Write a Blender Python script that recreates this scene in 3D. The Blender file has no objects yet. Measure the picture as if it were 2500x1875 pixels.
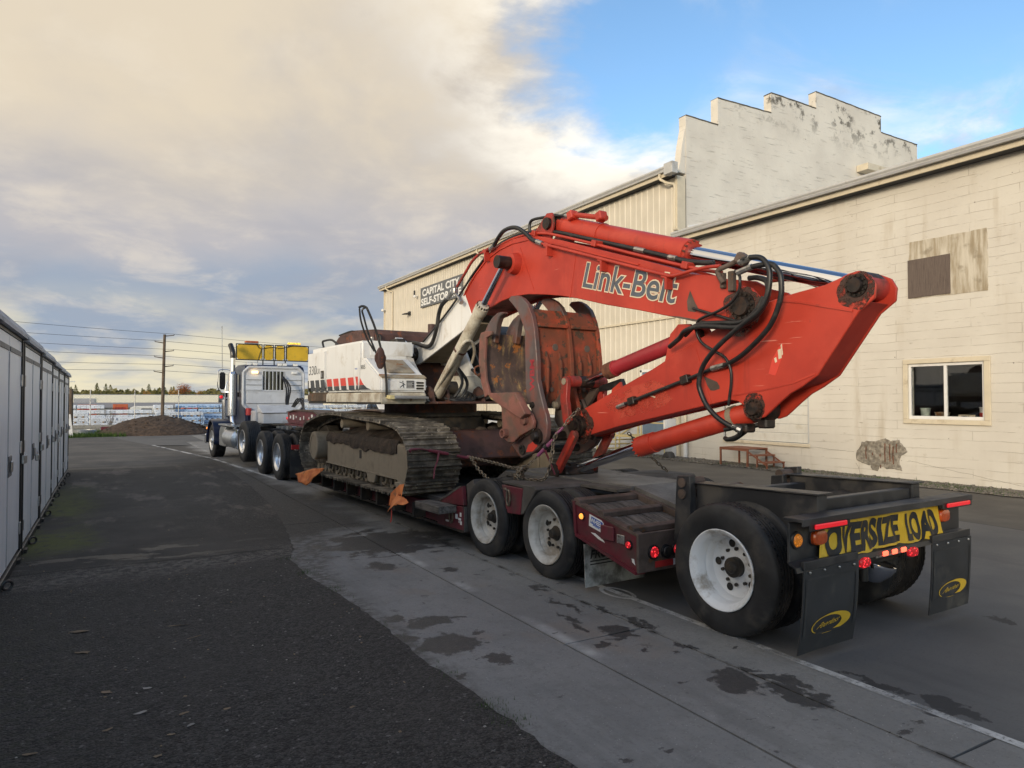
import bpy, bmesh, math, random
from math import sin, cos, pi, radians, sqrt, atan2
from mathutils import Vector, Matrix, noise
RND = random.Random(11)
SC = bpy.context.scene
COL = SC.collection

# ---------------------------------------------------------------- camera
cam_d = bpy.data.cameras.new('camera')
cam = bpy.data.objects.new('camera', cam_d); COL.objects.link(cam)
cam_d.sensor_width = 36.0; cam_d.lens = 24.48
cam_d.clip_start = 0.05; cam_d.clip_end = 4000
cam.location = (0, 0, 1.85)
cam.rotation_euler = (radians(90 + 1.331), 0, radians(-30.0885))
SC.camera = cam

# ---------------------------------------------------------------- world: low sun behind thin broken cloud
SUN_AZ = Vector((-0.80, -0.60, 0)).normalized()      # where the sun stands (seen from the yard)
SUN_EL = radians(11)
w = bpy.data.worlds.new('World'); SC.world = w; w.use_nodes = True
nt = w.node_tree; nt.nodes.clear()
def wn(t, **k):
    n = nt.nodes.new(t)
    for a, b in k.items(): setattr(n, a, b)
    return n
def wm(op, a, b=None, c=None, clamp=False):
    n = wn('ShaderNodeMath', operation=op, use_clamp=clamp)
    for i, x in enumerate((a, b, c)):
        if x is None: continue
        if isinstance(x, (int, float)): n.inputs[i].default_value = x
        else: nt.links.new(x, n.inputs[i])
    return n.outputs[0]
def wmix(f, a, b):
    n = wn('ShaderNodeMix', data_type='RGBA')
    for i, x in ((0, f), (6, a), (7, b)):
        if isinstance(x, (int, float)): n.inputs[i].default_value = x
        elif isinstance(x, tuple): n.inputs[i].default_value = (*x, 1)
        else: nt.links.new(x, n.inputs[i])
    return n.outputs[2]
def wramp(f, lo, hi):
    n = wn('ShaderNodeMapRange', interpolation_type='SMOOTHSTEP')
    nt.links.new(f, n.inputs[0]); n.inputs[1].default_value = lo; n.inputs[2].default_value = hi
    return n.outputs[0]
def wdot(v, d):
    n = wn('ShaderNodeVectorMath', operation='DOT_PRODUCT'); nt.links.new(v, n.inputs[0]); n.inputs[1].default_value = d
    return n.outputs['Value']
def wnoise(v, scale, detail=8, rough=.55, dist=0.):
    n = wn('ShaderNodeTexNoise'); nt.links.new(v, n.inputs['Vector'])
    n.inputs['Scale'].default_value = scale; n.inputs['Detail'].default_value = detail
    n.inputs['Roughness'].default_value = rough; n.inputs['Distortion'].default_value = dist
    return n.outputs['Fac']
sky = wn('ShaderNodeTexSky', sky_type='NISHITA'); sky.sun_disc = False
sky.sun_elevation = SUN_EL; sky.sun_rotation = atan2(SUN_AZ.x, SUN_AZ.y); sky.altitude = 60; sky.air_density = 1.0; sky.dust_density = .6; sky.ozone_density = 2.2
tc = wn('ShaderNodeTexCoord'); d = tc.outputs['Generated']
sep = wn('ShaderNodeSeparateXYZ'); nt.links.new(d, sep.inputs[0])
zc = wm('MAXIMUM', sep.outputs[2], 0.0)
den = wm('ADD', zc, 0.22)
comb = wn('ShaderNodeCombineXYZ')
nt.links.new(wm('DIVIDE', sep.outputs[0], den), comb.inputs[0]); nt.links.new(wm('DIVIDE', sep.outputs[1], den), comb.inputs[1])
P = comb.outputs[0]
n1 = wnoise(P, 1.15, 9, .56, .25)
n2 = wnoise(P, 0.75, 6, .5)
n3 = wnoise(P, 3.2, 9, .6, .3)
# the cloud bank covers the western half of the sky; its ragged edge runs across the view
edge = wdot(d, (0.504, -0.634, 0.586))               # >0 on the clear side
clear = wm('ADD', wm('MULTIPLY', edge, 2.6), wm('MULTIPLY', wm('ADD', n1, -0.5), -2.0))
clear = wm('ADD', clear, wm('MULTIPLY', wm('ADD', n3, -0.5), -0.75))
low = wramp(zc, 0.30, 0.08)
clear = wm('SUBTRACT', clear, wm('ADD', wm('MULTIPLY', low, 0.16), 0.25))
cov = wramp(clear, 0.26, -0.14)
wisp = wm('MULTIPLY', wramp(wnoise(P, 2.4, 8, .6, .7), .44, .70), wramp(wnoise(P, 1.3, 3, .5), .36, .56))
cov = wm('MAXIMUM', cov, wm('MULTIPLY', wisp, .8))
# colour of the bank: cream where it is high and thin, lavender then slate lower down, gold streaks at the horizon
zw = wm('ADD', zc, wm('MULTIPLY', wm('ADD', n2, -0.5), 0.22))
zw = wm('ADD', zw, wm('MULTIPLY', wm('ADD', n3, -0.5), 0.08))
body = wmix(wramp(zw, 0.20, 0.36), (3.55, 3.45, 3.6), (5.3, 4.6, 3.6))
body = wmix(wramp(zw, 0.22, 0.13), body, (2.35, 2.8, 3.5))
body = wmix(wm('MULTIPLY', wramp(n3, .46, .70), .42), body, (6.0, 5.35, 4.4))
body = wmix(wm('MULTIPLY', wramp(n1, .56, .34), .50), body, (2.7, 2.75, 3.1))
rim = wm('MULTIPLY', wramp(clear, -0.62, 0.0), wramp(n3, .34, .62))
body = wmix(wm('MULTIPLY', rim, .9), body, (8.3, 7.8, 6.8))
hor = wm('MULTIPLY', wramp(zc, 0.16, 0.05), wramp(wnoise(P, 1.7, 6, .5, .4), .38, .60))
body = wmix(wm('MULTIPLY', hor, .9), body, (6.0, 5.4, 3.8))
glow = wramp(wdot(d, (SUN_AZ.x * .98, SUN_AZ.y * .98, .19)), 0.0, 0.95)      # the bank is brightest round the veiled sun
body = wmix(wm('MULTIPLY', glow, .9), body, (14.5, 12.3, 9.2))
skc = wn('ShaderNodeHueSaturation'); nt.links.new(sky.outputs[0], skc.inputs['Color']); skc.inputs['Saturation'].default_value = 1.05; skc.inputs['Value'].default_value = 1.85
fin = wmix(cov, skc.outputs[0], body)
bg = wn('ShaderNodeBackground'); bg.inputs['Strength'].default_value = 0.10
nt.links.new(fin, bg.inputs['Color'])
wo = wn('ShaderNodeOutputWorld'); nt.links.new(bg.outputs[0], wo.inputs[0])

# ---------------------------------------------------------------- sun (veiled by thin cloud)
sd = bpy.data.lights.new('sun', 'SUN'); sd.energy = 1.6; sd.angle = radians(10); sd.color = (1.0, .86, .66)
so = bpy.data.objects.new('sun', sd); COL.objects.link(so)
sdir = Vector((SUN_AZ.x * cos(SUN_EL), SUN_AZ.y * cos(SUN_EL), sin(SUN_EL)))
so.rotation_euler = sdir.to_track_quat('Z', 'Y').to_euler(); so.location = sdir * 60

vs = SC.view_settings
vs.view_transform = 'Standard'; vs.look = 'None'; vs.gamma = 1; vs.use_curve_mapping = False; vs.exposure = 0.58

# ---------------------------------------------------------------- helpers
TH = radians(2.698)                                   # the rig stands 2.7 degrees off the yard's own grid
ROT = Matrix.Rotation(TH, 4, 'Z')
ORG = {}
def V(*a): return Vector(a)
def tag(o, label=None, cat=None, group=None, kind=None):
    if label: o['label'] = label
    if cat: o['category'] = cat
    if group: o['group'] = group
    if kind: o['kind'] = kind
    return o
def empty(name, label, cat, loc=(0, 0, 0), group=None, rig=False, rz=0, kind=None):
    o = bpy.data.objects.new(name, None); COL.objects.link(o); o.empty_display_size = .2
    loc = Vector(loc)
    if rig:
        o.location = ROT @ loc; o.rotation_euler = (0, 0, TH)
    else:
        o.location = loc; o.rotation_euler = (0, 0, rz)
    ORG[o.name] = loc
    return tag(o, label, cat, group, kind)
def rig_mesh(o, loc):                                 # put a single-mesh thing in the rig's frame
    o.location = ROT @ Vector(loc); o.rotation_euler = (0, 0, TH); return o

class MB:
    def __init__(s): s.v = []; s.f = []
    def add(s, vs, fs):
        b = len(s.v); s.v += [tuple(p) for p in vs]; s.f += [tuple(i + b for i in f) for f in fs]; return s
    def box(s, x0, x1, y0, y1, z0, z1):
        return s.add([(x0, y0, z0), (x1, y0, z0), (x1, y1, z0), (x0, y1, z0), (x0, y0, z1), (x1, y0, z1), (x1, y1, z1), (x0, y1, z1)],
                     [(3, 2, 1, 0), (4, 5, 6, 7), (0, 1, 5, 4), (1, 2, 6, 5), (2, 3, 7, 6), (3, 0, 4, 7)])
    def cbox(s, c, sx, sy, sz, m=None):
        m = m or Matrix.Identity(3); c = Vector(c); vs = []
        for z in (-.5, .5):
            for x, y in ((-.5, -.5), (.5, -.5), (.5, .5), (-.5, .5)): vs.append(c + m @ Vector((x * sx, y * sy, z * sz)))
        return s.add(vs, [(3, 2, 1, 0), (4, 5, 6, 7), (0, 1, 5, 4), (1, 2, 6, 5), (2, 3, 7, 6), (3, 0, 4, 7)])
    def prism(s, pts, a, b, axis='x'):
        n = len(pts)
        f = {'x': lambda p, t: (t, p[0], p[1]), 'y': lambda p, t: (p[0], t, p[1]), 'z': lambda p, t: (p[0], p[1], t)}[axis]
        return s.add([f(p, a) for p in pts] + [f(p, b) for p in pts],
                     [tuple(range(n))[::-1], tuple(range(n, 2 * n))] + [(i, (i + 1) % n, n + (i + 1) % n, n + i) for i in range(n)])
    def quad(s, *p): return s.add(p, [tuple(range(len(p)))])
    def ringset(s, rings, cap=True, closed=False):
        b = len(s.v); n = len(rings[0])
        for r in rings: s.v += [tuple(p) for p in r]
        m = len(rings)
        for i in range(m if closed else m - 1):
            j = (i + 1) % m
            for k in range(n):
                k2 = (k + 1) % n
                s.f.append((b + i * n + k, b + i * n + k2, b + j * n + k2, b + j * n + k))
        if cap and not closed:
            s.f.append(tuple(b + k for k in range(n))[::-1]); s.f.append(tuple(b + (m - 1) * n + k for k in range(n)))
        return s
    def tube(s, pts, r, seg=8, smooth=0, closed=False, cap=True):
        pts = [Vector(p) for p in pts]
        if smooth: pts = catmull(pts, smooth)
        m = len(pts); rings = []; up = None
        for i, p in enumerate(pts):
            if closed: t = pts[(i + 1) % m] - pts[i - 1]
            else: t = pts[min(i + 1, m - 1)] - pts[max(i - 1, 0)]
            if t.length < 1e-9: t = Vector((0, 0, 1))
            t.normalize()
            if up is None: up = t.orthogonal().normalized()
            up = (up - t * up.dot(t))
            if up.length < 1e-6: up = t.orthogonal()
            up.normalize(); sd_ = t.cross(up)
            rr = r[min(i, len(r) - 1)] if isinstance(r, (list, tuple)) else r
            rings.append([p + up * (rr * cos(2 * pi * k / seg)) + sd_ * (rr * sin(2 * pi * k / seg)) for k in range(seg)])
        return s.ringset(rings, cap, closed)
    def cyl(s, p0, p1, r, r1=None, seg=20):
        return s.tube([p0, p1], [r, r if r1 is None else r1], seg)
    def lathe(s, prof, p0, axis, seg=32, closed=False):      # prof: (distance along axis, radius)
        p0 = Vector(p0); a = Vector(axis).normalized(); u = a.orthogonal().normalized(); w_ = a.cross(u)
        rings = [[p0 + a * h + (u * cos(2 * pi * k / seg) + w_ * sin(2 * pi * k / seg)) * r for k in range(seg)] for h, r in prof]
        return s.ringset(rings, True, closed)
    def ball(s, c, rx, ry=None, rz=None, seg=12, rows=7):
        ry = ry or rx; rz = rz or rx; c = Vector(c)
        rings = []
        for i in range(1, rows):
            t = pi * i / rows
            rings.append([c + Vector((rx * sin(t) * cos(2 * pi * k / seg), ry * sin(t) * sin(2 * pi * k / seg), rz * cos(t))) for k in range(seg)])
        return s.ringset(rings, True)
    def build(s, name, m, parent=None, bevel=0, smooth=35, kind=None, org=None, bseg=1, label=None):
        o_ = Vector(org) if org is not None else (ORG.get(parent.name, Vector()) if parent is not None else Vector())
        me = bpy.data.meshes.new(name)
        me.from_pydata([(p[0] - o_.x, p[1] - o_.y, p[2] - o_.z) for p in s.v], [], s.f)
        bm = bmesh.new(); bm.from_mesh(me)
        bmesh.ops.recalc_face_normals(bm, faces=bm.faces)
        if bevel:
            ed = [e for e in bm.edges if len(e.link_faces) == 2 and e.calc_face_angle(0) > .5]
            bmesh.ops.bevel(bm, geom=ed, offset=bevel, segments=bseg, affect='EDGES', clamp_overlap=True)
        bm.to_mesh(me); bm.free()
        finish_mesh(me, m, smooth)
        o = bpy.data.objects.new(name, me); COL.objects.link(o)
        if parent is not None: o.parent = parent
        ORG[o.name] = o_
        if kind: o['kind'] = kind
        if label: o['label'] = label
        return o
def finish_mesh(me, m, smooth=35):
    if m is not None:
        for q in (m if isinstance(m, (list, tuple)) else [m]): me.materials.append(q)
    if smooth:
        me.polygons.foreach_set('use_smooth', [True] * len(me.polygons))
        me.set_sharp_from_angle(angle=radians(smooth))
def catmull(p, n):
    out = []
    for i in range(len(p) - 1):
        a = p[max(i - 1, 0)]; b = p[i]; c = p[i + 1]; d_ = p[min(i + 2, len(p) - 1)]
        for k in range(n):
            t = k / n
            out.append(.5 * ((2 * b) + (c - a) * t + (2 * a - 5 * b + 4 * c - d_) * t * t + (3 * b - a - 3 * c + d_) * t ** 3))
    out.append(p[-1]); return out
def sub(parent):                                       # children of parent keep its vertex origin
    return parent
def copy_part(src, parent, loc=None, rot=None, name=None):
    o = src.copy(); COL.objects.link(o); o.parent = parent
    if loc is not None: o.location = loc
    if rot is not None: o.rotation_euler = rot
    ORG[o.name] = ORG.get(src.name, Vector())
    return o
def kids(o): return [c for c in bpy.data.objects if c.parent == o]
def copy_tree(src, parent=None, kid=None):
    kid = kid or {}
    o = src.copy(); COL.objects.link(o); o.parent = parent
    for c in src.children: copy_tree(c, o)
    return o

FONT_CACHE = {}
def text_mesh(body, bold=0.0, res=4, spacing=1.0, extrude=0.0):
    key = (body, bold, spacing, extrude)
    if key in FONT_CACHE: return FONT_CACHE[key]
    cu = bpy.data.curves.new('lettering', 'FONT'); cu.body = body; cu.size = 1; cu.offset = bold; cu.resolution_u = res
    cu.space_character = spacing; cu.align_x = 'LEFT'; cu.extrude = extrude; cu.fill_mode = 'FRONT' if not extrude else 'BOTH'
    ob = bpy.data.objects.new('lettering_tmp', cu); COL.objects.link(ob)
    dg = bpy.context.evaluated_depsgraph_get(); dg.update()
    me = ob.evaluated_get(dg).to_mesh()
    vs = [v.co.copy() for v in me.vertices]; fs = [tuple(p.vertices) for p in me.polygons]
    ob.to_mesh_clear() if hasattr(ob, 'to_mesh_clear') else None
    bpy.data.objects.remove(ob); bpy.data.curves.remove(cu)
    x0 = min(v.x for v in vs); x1 = max(v.x for v in vs); y0 = min(v.y for v in vs); y1 = max(v.y for v in vs)
    FONT_CACHE[key] = (vs, fs, x0, x1, y0, y1); return FONT_CACHE[key]
def lettering(body, m, parent, o, ax, ay, width, height, bold=0.0, name='lettering', spacing=1.0, warp=None, depth=0, skew=0, box=None):
    """flat print: o = lower left corner, ax/ay unit directions, fitted to width x height"""
    vs, fs, x0, x1, y0, y1 = text_mesh(body, bold, 4, spacing)
    if box: x0, x1, y0, y1 = box
    o = Vector(o); ax = Vector(ax); ay = Vector(ay)
    mb = MB(); pts = []
    for v in vs:
        a = (v.x - x0) / (x1 - x0); b = (v.y - y0) / (y1 - y0)
        p = o + ax * (a * width + skew * b * height) + ay * (b * height)
        if warp: p = warp(p, a, b)
        pts.append(p)
    mb.add(pts, fs)
    return mb.build(name, m, parent, smooth=0)
# ---------------------------------------------------------------- materials
class NT:
    def __init__(s, name):
        s.m = bpy.data.materials.new(name); s.m.use_nodes = True; s.t = s.m.node_tree; s.t.nodes.clear()
        s.out = s.t.nodes.new('ShaderNodeOutputMaterial'); s.b = s.t.nodes.new('ShaderNodeBsdfPrincipled')
        s.t.links.new(s.b.outputs[0], s.out.inputs[0])
        tc = s.t.nodes.new('ShaderNodeTexCoord'); s.obj = tc.outputs['Object']
        oi = s.t.nodes.new('ShaderNodeObjectInfo'); s.rand = oi.outputs['Random']
        ad = s.t.nodes.new('ShaderNodeVectorMath'); ad.operation = 'ADD'
        s.t.links.new(s.obj, ad.inputs[0])
        mu = s.t.nodes.new('ShaderNodeMath'); mu.operation = 'MULTIPLY'; mu.inputs[1].default_value = 37.0; s.t.links.new(s.rand, mu.inputs[0])
        s.t.links.new(mu.outputs[0], ad.inputs[1]); s.co = ad.outputs[0]
    def lk(s, x, sock):
        if x is None: return
        if isinstance(x, (int, float)): sock.default_value = x
        elif isinstance(x, (tuple, list)):
            sock.default_value = tuple(x) + ((1,) if len(sock.default_value) == 4 and len(x) == 3 else ())
        else: s.t.links.new(x, sock)
    def set(s, k, x): s.lk(x, s.b.inputs[k]); return s
    def noise(s, scale, detail=4, rough=.55, co=None, dist=0, vec=None):
        n = s.t.nodes.new('ShaderNodeTexNoise'); c = co or s.co
        if vec: c = s.scaled(c, vec)
        s.t.links.new(c, n.inputs['Vector']); n.inputs['Scale'].default_value = scale; n.inputs['Detail'].default_value = detail
        n.inputs['Roughness'].default_value = rough; n.inputs['Distortion'].default_value = dist; return n.outputs['Fac']
    def voro(s, scale, co=None, feature='F1', out='Distance', vec=None):
        n = s.t.nodes.new('ShaderNodeTexVoronoi'); n.feature = feature; c = co or s.co
        if vec: c = s.scaled(c, vec)
        s.t.links.new(c, n.inputs['Vector']); n.inputs['Scale'].default_value = scale; return n.outputs[out]
    def scaled(s, c, vec):
        n = s.t.nodes.new('ShaderNodeVectorMath'); n.operation = 'MULTIPLY'; s.t.links.new(c, n.inputs[0]); n.inputs[1].default_value = vec; return n.outputs[0]
    def vadd(s, a, b):
        n = s.t.nodes.new('ShaderNodeVectorMath'); n.operation = 'ADD'; s.lk(a, n.inputs[0]); s.lk(b, n.inputs[1]); return n.outputs[0]
    def vlen(s, a):
        n = s.t.nodes.new('ShaderNodeVectorMath'); n.operation = 'LENGTH'; s.lk(a, n.inputs[0]); return n.outputs['Value']
    def sep(s, c=None):
        n = s.t.nodes.new('ShaderNodeSeparateXYZ'); s.t.links.new(c or s.obj, n.inputs[0]); return n.outputs
    def m_(s, op, a, b=None, clamp=False):
        n = s.t.nodes.new('ShaderNodeMath'); n.operation = op; n.use_clamp = clamp; s.lk(a, n.inputs[0]); s.lk(b, n.inputs[1]); return n.outputs[0]
    def ramp(s, f, lo, hi, smooth=True):
        n = s.t.nodes.new('ShaderNodeMapRange'); n.interpolation_type = 'SMOOTHSTEP' if smooth else 'LINEAR'
        s.lk(f, n.inputs[0]); n.inputs[1].default_value = lo; n.inputs[2].default_value = hi; return n.outputs[0]
    def mix(s, f, a, b, mode='MIX'):
        n = s.t.nodes.new('ShaderNodeMix'); n.data_type = 'RGBA'; n.blend_type = mode
        s.lk(f, n.inputs[0]); s.lk(a, n.inputs[6]); s.lk(b, n.inputs[7]); return n.outputs[2]
    def bump(s, h, strength=.3, dist=.01, prev=None):
        n = s.t.nodes.new('ShaderNodeBump'); n.inputs['Strength'].default_value = strength; n.inputs['Distance'].default_value = dist
        s.lk(h, n.inputs['Height']); 
        if prev: s.t.links.new(prev, n.inputs['Normal'])
        return n.outputs[0]
def sc3(c, k): return tuple(min(1, x * k) for x in c)
def MAT(name, base, rough=.5, metal=0, var=.12, vs=3., grime=None, ga=.3, gs=2.2, rust=None, ra=.0, rs=5., bump=.12, bs=60., streak=0, spec=.5, coat=0, chip=None, ca=0, bd=.002):
    """painted or bare surface: tone variation, soft grime, hard edged rust or chips, drips, fine relief"""
    n = NT(name)
    c = n.mix(n.ramp(n.noise(vs, 5), .3, .7), sc3(base, 1 - var), sc3(base, 1 + var))
    ro = rough
    if grime:
        g = n.ramp(n.noise(gs, 9, .62), .68 - ga * .6, .80 - ga * .3)
        if streak:
            st = n.ramp(n.noise(1, 6, .6, vec=(14, 14, .9)), .50, .78)
            g = n.m_('MAXIMUM', n.m_('MULTIPLY', g, .8), n.m_('MULTIPLY', st, streak))
        c = n.mix(n.m_('MULTIPLY', g, .85), c, grime)
        ro = n.m_('ADD', rough, n.m_('MULTIPLY', g, min(.9, rough + .35) - rough))
    if chip:
        k = n.ramp(n.noise(9, 8, .65), .70 - ca, .715 - ca)
        c = n.mix(k, c, chip)
    if rust:
        k = n.ramp(n.noise(rs, 10, .68), .66 - ra, .70 - ra)
        rc = n.mix(n.noise(22, 4), sc3(rust, .6), sc3(rust, 1.4))
        c = n.mix(n.m_('MULTIPLY', k, .92), c, rc)
        ro = n.m_('MAXIMUM', ro, n.m_('MULTIPLY', k, .8))
    n.set('Base Color', c).set('Roughness', ro).set('Metallic', metal).set('Specular IOR Level', spec)
    if coat: n.set('Coat Weight', coat).set('Coat Roughness', .15)
    if bump: n.set('Normal', n.bump(n.noise(bs, 5, .6), bump, bd))
    return n.m
def EMIT(name, col, e, base=None, pattern=0):
    n = NT(name); n.set('Base Color', base or col).set('Roughness', .25)
    if pattern:
        v = n.voro(pattern); k = n.ramp(v, .42, .12)
        n.set('Emission Color', n.mix(k, sc3(col, .35), col)); n.set('Emission Strength', n.m_('MULTIPLY', n.m_('ADD', .35, k), e))
    else: n.set('Emission Color', col).set('Emission Strength', e)
    return n.m

RED = (.50, .040, .022)
M = {}
n = NT('excavator_red')
c = n.mix(n.ramp(n.noise(1.1, 6, .6), .34, .66), (.34, .028, .015), (.465, .043, .022))
c = n.mix(n.m_('MULTIPLY', n.ramp(n.noise(2.3, 9, .68), .52, .66), .35), c, (.49, .062, .035))
c = n.mix(n.m_('MULTIPLY', n.ramp(n.noise(1, 8, .66, vec=(7, 7, .8)), .56, .74), .55), c, (.20, .024, .016))
c = n.mix(n.m_('MULTIPLY', n.ramp(n.noise(1, 4, .5, vec=(2.2, 2.2, 60)), .70, .72), n.ramp(n.noise(1.6, 3), .50, .60)), c, (.60, .20, .15))
c = n.mix(n.m_('MULTIPLY', n.ramp(n.noise(1, 4, .5, vec=(30, 30, 3)), .735, .75), n.ramp(n.noise(1.9, 3), .48, .58)), c, (.12, .03, .02))
c = n.mix(n.ramp(n.noise(11, 9, .7), .715, .73), c, (.085, .05, .035))
n.set('Base Color', c).set('Roughness', n.m_('ADD', .33, n.m_('MULTIPLY', n.noise(2, 6), .26))).set('Normal', n.bump(n.noise(3.5, 3), .10, .02)); M['red'] = n.m
M['reddk'] = MAT('worn_red', (.32, .030, .022), .5, var=.2, grime=(.07, .035, .025), ga=.42, gs=4, rust=(.10, .045, .022), ra=.06, rs=8)
M['crimson'] = MAT('cylinder_crimson', (.30, .022, .030), .45, var=.12, grime=(.10, .03, .025), ga=.3, gs=4, chip=(.12, .06, .04), ca=.02)
M['orange'] = MAT('grapple_orange', (.40, .052, .018), .6, var=.28, grime=(.085, .050, .028), ga=.80, gs=4.5, streak=.7, rust=(.060, .042, .028), ra=.13, rs=6, chip=(.04, .03, .022), ca=.07, bump=.3)
M['pinkred'] = MAT('faded_red_brown', (.20, .080, .062), .6, var=.18, grime=(.10, .075, .06), ga=.45, gs=5, rust=(.16, .07, .03), ra=.05, rs=9, bump=.25)
M['steelpurple'] = MAT('bare_claw_steel', (.115, .088, .085), .48, .25, var=.2, grime=(.20, .07, .055), ga=.42, gs=4, rust=(.12, .055, .03), ra=.02, rs=8, bump=.3)
n = NT('jaw_face_with_mud'); z = n.sep()[2]
c = n.mix(n.ramp(n.noise(4, 6), .3, .7), (.055, .040, .038), (.13, .085, .072))
st = n.m_('MULTIPLY', n.ramp(n.noise(1, 8, .65, vec=(16, 16, 2.2)), .46, .66), n.ramp(n.noise(3.5, 6), .38, .6))
c = n.mix(st, c, (.44, .30, .13)); c = n.mix(n.ramp(n.noise(6, 9, .72), .55, .62), c, (.38, .14, .035))
n.set('Base Color', c).set('Roughness', .75).set('Normal', n.bump(n.noise(28, 8, .7), .6, .006)); M['jawface'] = n.m
M['white'] = MAT('excavator_white', (.71, .71, .695), .38, var=.05, vs=1.5, grime=(.34, .27, .17), ga=.24, gs=2.2, streak=.28, rust=(.20, .09, .03), ra=-.02, rs=7, bump=.04)
M['whitedirt'] = MAT('dirty_white', (.58, .55, .46), .5, var=.08, grime=(.17, .11, .06), ga=.42, gs=3, streak=.75, rust=(.16, .07, .025), ra=.03, rs=6)
M['skirt'] = MAT('burnt_skirt', (.17, .12, .08), .6, var=.3, grime=(.05, .035, .025), ga=.6, gs=2.2, rust=(.14, .06, .025), ra=.1)
M['rustpan'] = MAT('rusty_panel', (.36, .32, .24), .6, var=.2, grime=(.20, .11, .04), ga=.5, gs=6, streak=.9, rust=(.28, .11, .03), ra=.08)
M['hood'] = MAT('rusty_hood', (.085, .040, .032), .6, var=.3, grime=(.05, .03, .025), ga=.4, gs=4, rust=(.16, .05, .022), ra=.10, rs=7)
M['dark'] = MAT('greasy_black', (.020, .018, .016), .55, var=.4, vs=6, grime=(.06, .045, .03), ga=.4, gs=6, bump=.3, bs=40)
M['grease'] = MAT('greasy_pin', (.018, .014, .012), .42, .3, var=.4, vs=14, grime=(.055, .03, .02), ga=.4, gs=12, bump=.6, bs=60, bd=.004)
M['blackpaint'] = MAT('black_paint', (.022, .023, .026), .42, var=.25, grime=(.075, .068, .06), ga=.34, gs=3, bump=.1)
M['rubber'] = MAT('hose_rubber', (.013, .013, .014), .42, var=.3, vs=14, grime=(.05, .045, .04), ga=.25, gs=9, bump=.15, bs=90)
M['chrome'] = MAT('chrome_rod', (.66, .68, .73), .07, 1.0, var=.02, bump=.01)
M['alu'] = MAT('polished_wheel', (.70, .72, .75), .34, .85, var=.10, grime=(.25, .24, .22), ga=.2, gs=6, bump=.03)
M['redtape'] = MAT('red_reflective_tape', (.42, .03, .03), .4, var=.1)
M['fitting'] = MAT('zinc_fitting', (.45, .44, .42), .38, .9, var=.2, vs=20, grime=(.1, .08, .06), ga=.3, gs=12)
M['tyre'] = MAT('tyre_rubber', (.022, .0225, .024), .60, var=.35, vs=5, grime=(.075, .068, .06), ga=.36, gs=4, bump=.12, bs=120, spec=.4)
M['rim'] = MAT('white_rim', (.72, .74, .76), .42, var=.08, grime=(.22, .18, .13), ga=.30, gs=4, rust=(.12, .06, .03), ra=-.10, rs=12)
M['rimdirty'] = MAT('dusty_rim', (.50, .49, .46), .5, var=.1, grime=(.24, .20, .15), ga=.45, gs=4, rust=(.14, .07, .03), ra=-.04, rs=10)
M['maroon'] = MAT('trailer_maroon', (.125, .016, .026), .42, var=.22, grime=(.06, .042, .036), ga=.36, gs=2.6, chip=(.30, .28, .27), ca=-.015, bump=.1)
M['deck'] = MAT('dirty_deck', (.085, .076, .068), .75, var=.28, vs=4, grime=(.055, .047, .04), ga=.5, gs=3, bump=.5, bs=45, bd=.004)
M['wood'] = None
n = NT('weathered_plank')
g = n.noise(1, 8, .65, vec=(26, 2.2, 26)); c = n.mix(n.ramp(g, .34, .66), (.045, .040, .036), (.17, .155, .14)); c = n.mix(n.ramp(n.noise(6, 6), .5, .75), c, (.055, .05, .046))
c = n.mix(n.m_('MULTIPLY', n.rand, .5), c, (.06, .055, .05))
n.set('Base Color', c).set('Roughness', .85).set('Normal', n.bump(g, .6, .006)); M['wood'] = n.m
n = NT('plywood_sheet')
wv = n.t.nodes.new('ShaderNodeTexWave'); wv.bands_direction = 'Y'; n.t.links.new(n.scaled(n.co, (1, 6, .7)), wv.inputs['Vector']); wv.inputs['Scale'].default_value = 2.6; wv.inputs['Distortion'].default_value = 7; wv.inputs['Detail'].default_value = 3
c = n.mix(n.ramp(wv.outputs['Fac'], .15, .9), (.085, .062, .052), (.16, .125, .105)); c = n.mix(n.ramp(n.noise(1, 6, .6, vec=(3, 30, 2)), .5, .8), c, (.06, .045, .04))
n.set('Base Color', c).set('Roughness', .8).set('Normal', n.bump(wv.outputs['Fac'], .2, .003)); M['ply'] = n.m
M['track'] = MAT('muddy_track_steel', (.20, .17, .13), .62, .2, var=.5, vs=7, grime=(.060, .050, .040), ga=.55, gs=6, rust=(.42, .36, .28), ra=.06, rs=9, bump=.6, bs=40, bd=.004)
_t = M['track'].node_tree; _b = next(x for x in _t.nodes if x.type == 'BSDF_PRINCIPLED'); _o = next(x for x in _t.nodes if x.type == 'OBJECT_INFO'); _h = _t.nodes.new('ShaderNodeHueSaturation'); _m = _t.nodes.new('ShaderNodeMapRange')
_t.links.new(_o.outputs['Random'], _m.inputs[0]); _m.inputs[3].default_value = .55; _m.inputs[4].default_value = 1.45; _t.links.new(_b.inputs['Base Color'].links[0].from_socket, _h.inputs['Color']); _t.links.new(_m.outputs[0], _h.inputs['Value']); _t.links.new(_h.outputs[0], _b.inputs['Base Color'])
M['trackdark'] = MAT('track_side', (.10, .082, .062), .8, var=.3, vs=6, grime=(.04, .032, .025), ga=.5, gs=5, bump=.7, bs=30, bd=.006)
M['mud'] = MAT('dried_mud', (.25, .21, .155), .85, var=.14, vs=3, grime=(.13, .10, .072), ga=.34, gs=3, streak=.4, bump=.5, bs=30, bd=.004)
M['soil'] = MAT('packed_soil', (.058, .040, .028), .95, var=.35, vs=9, grime=(.025, .018, .013), ga=.5, gs=7, bump=1., bs=26, bd=.015)
M['chain'] = MAT('chain_steel', (.22, .19, .15), .45, .7, var=.3, vs=20, grime=(.12, .07, .035), ga=.4, gs=20)
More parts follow.
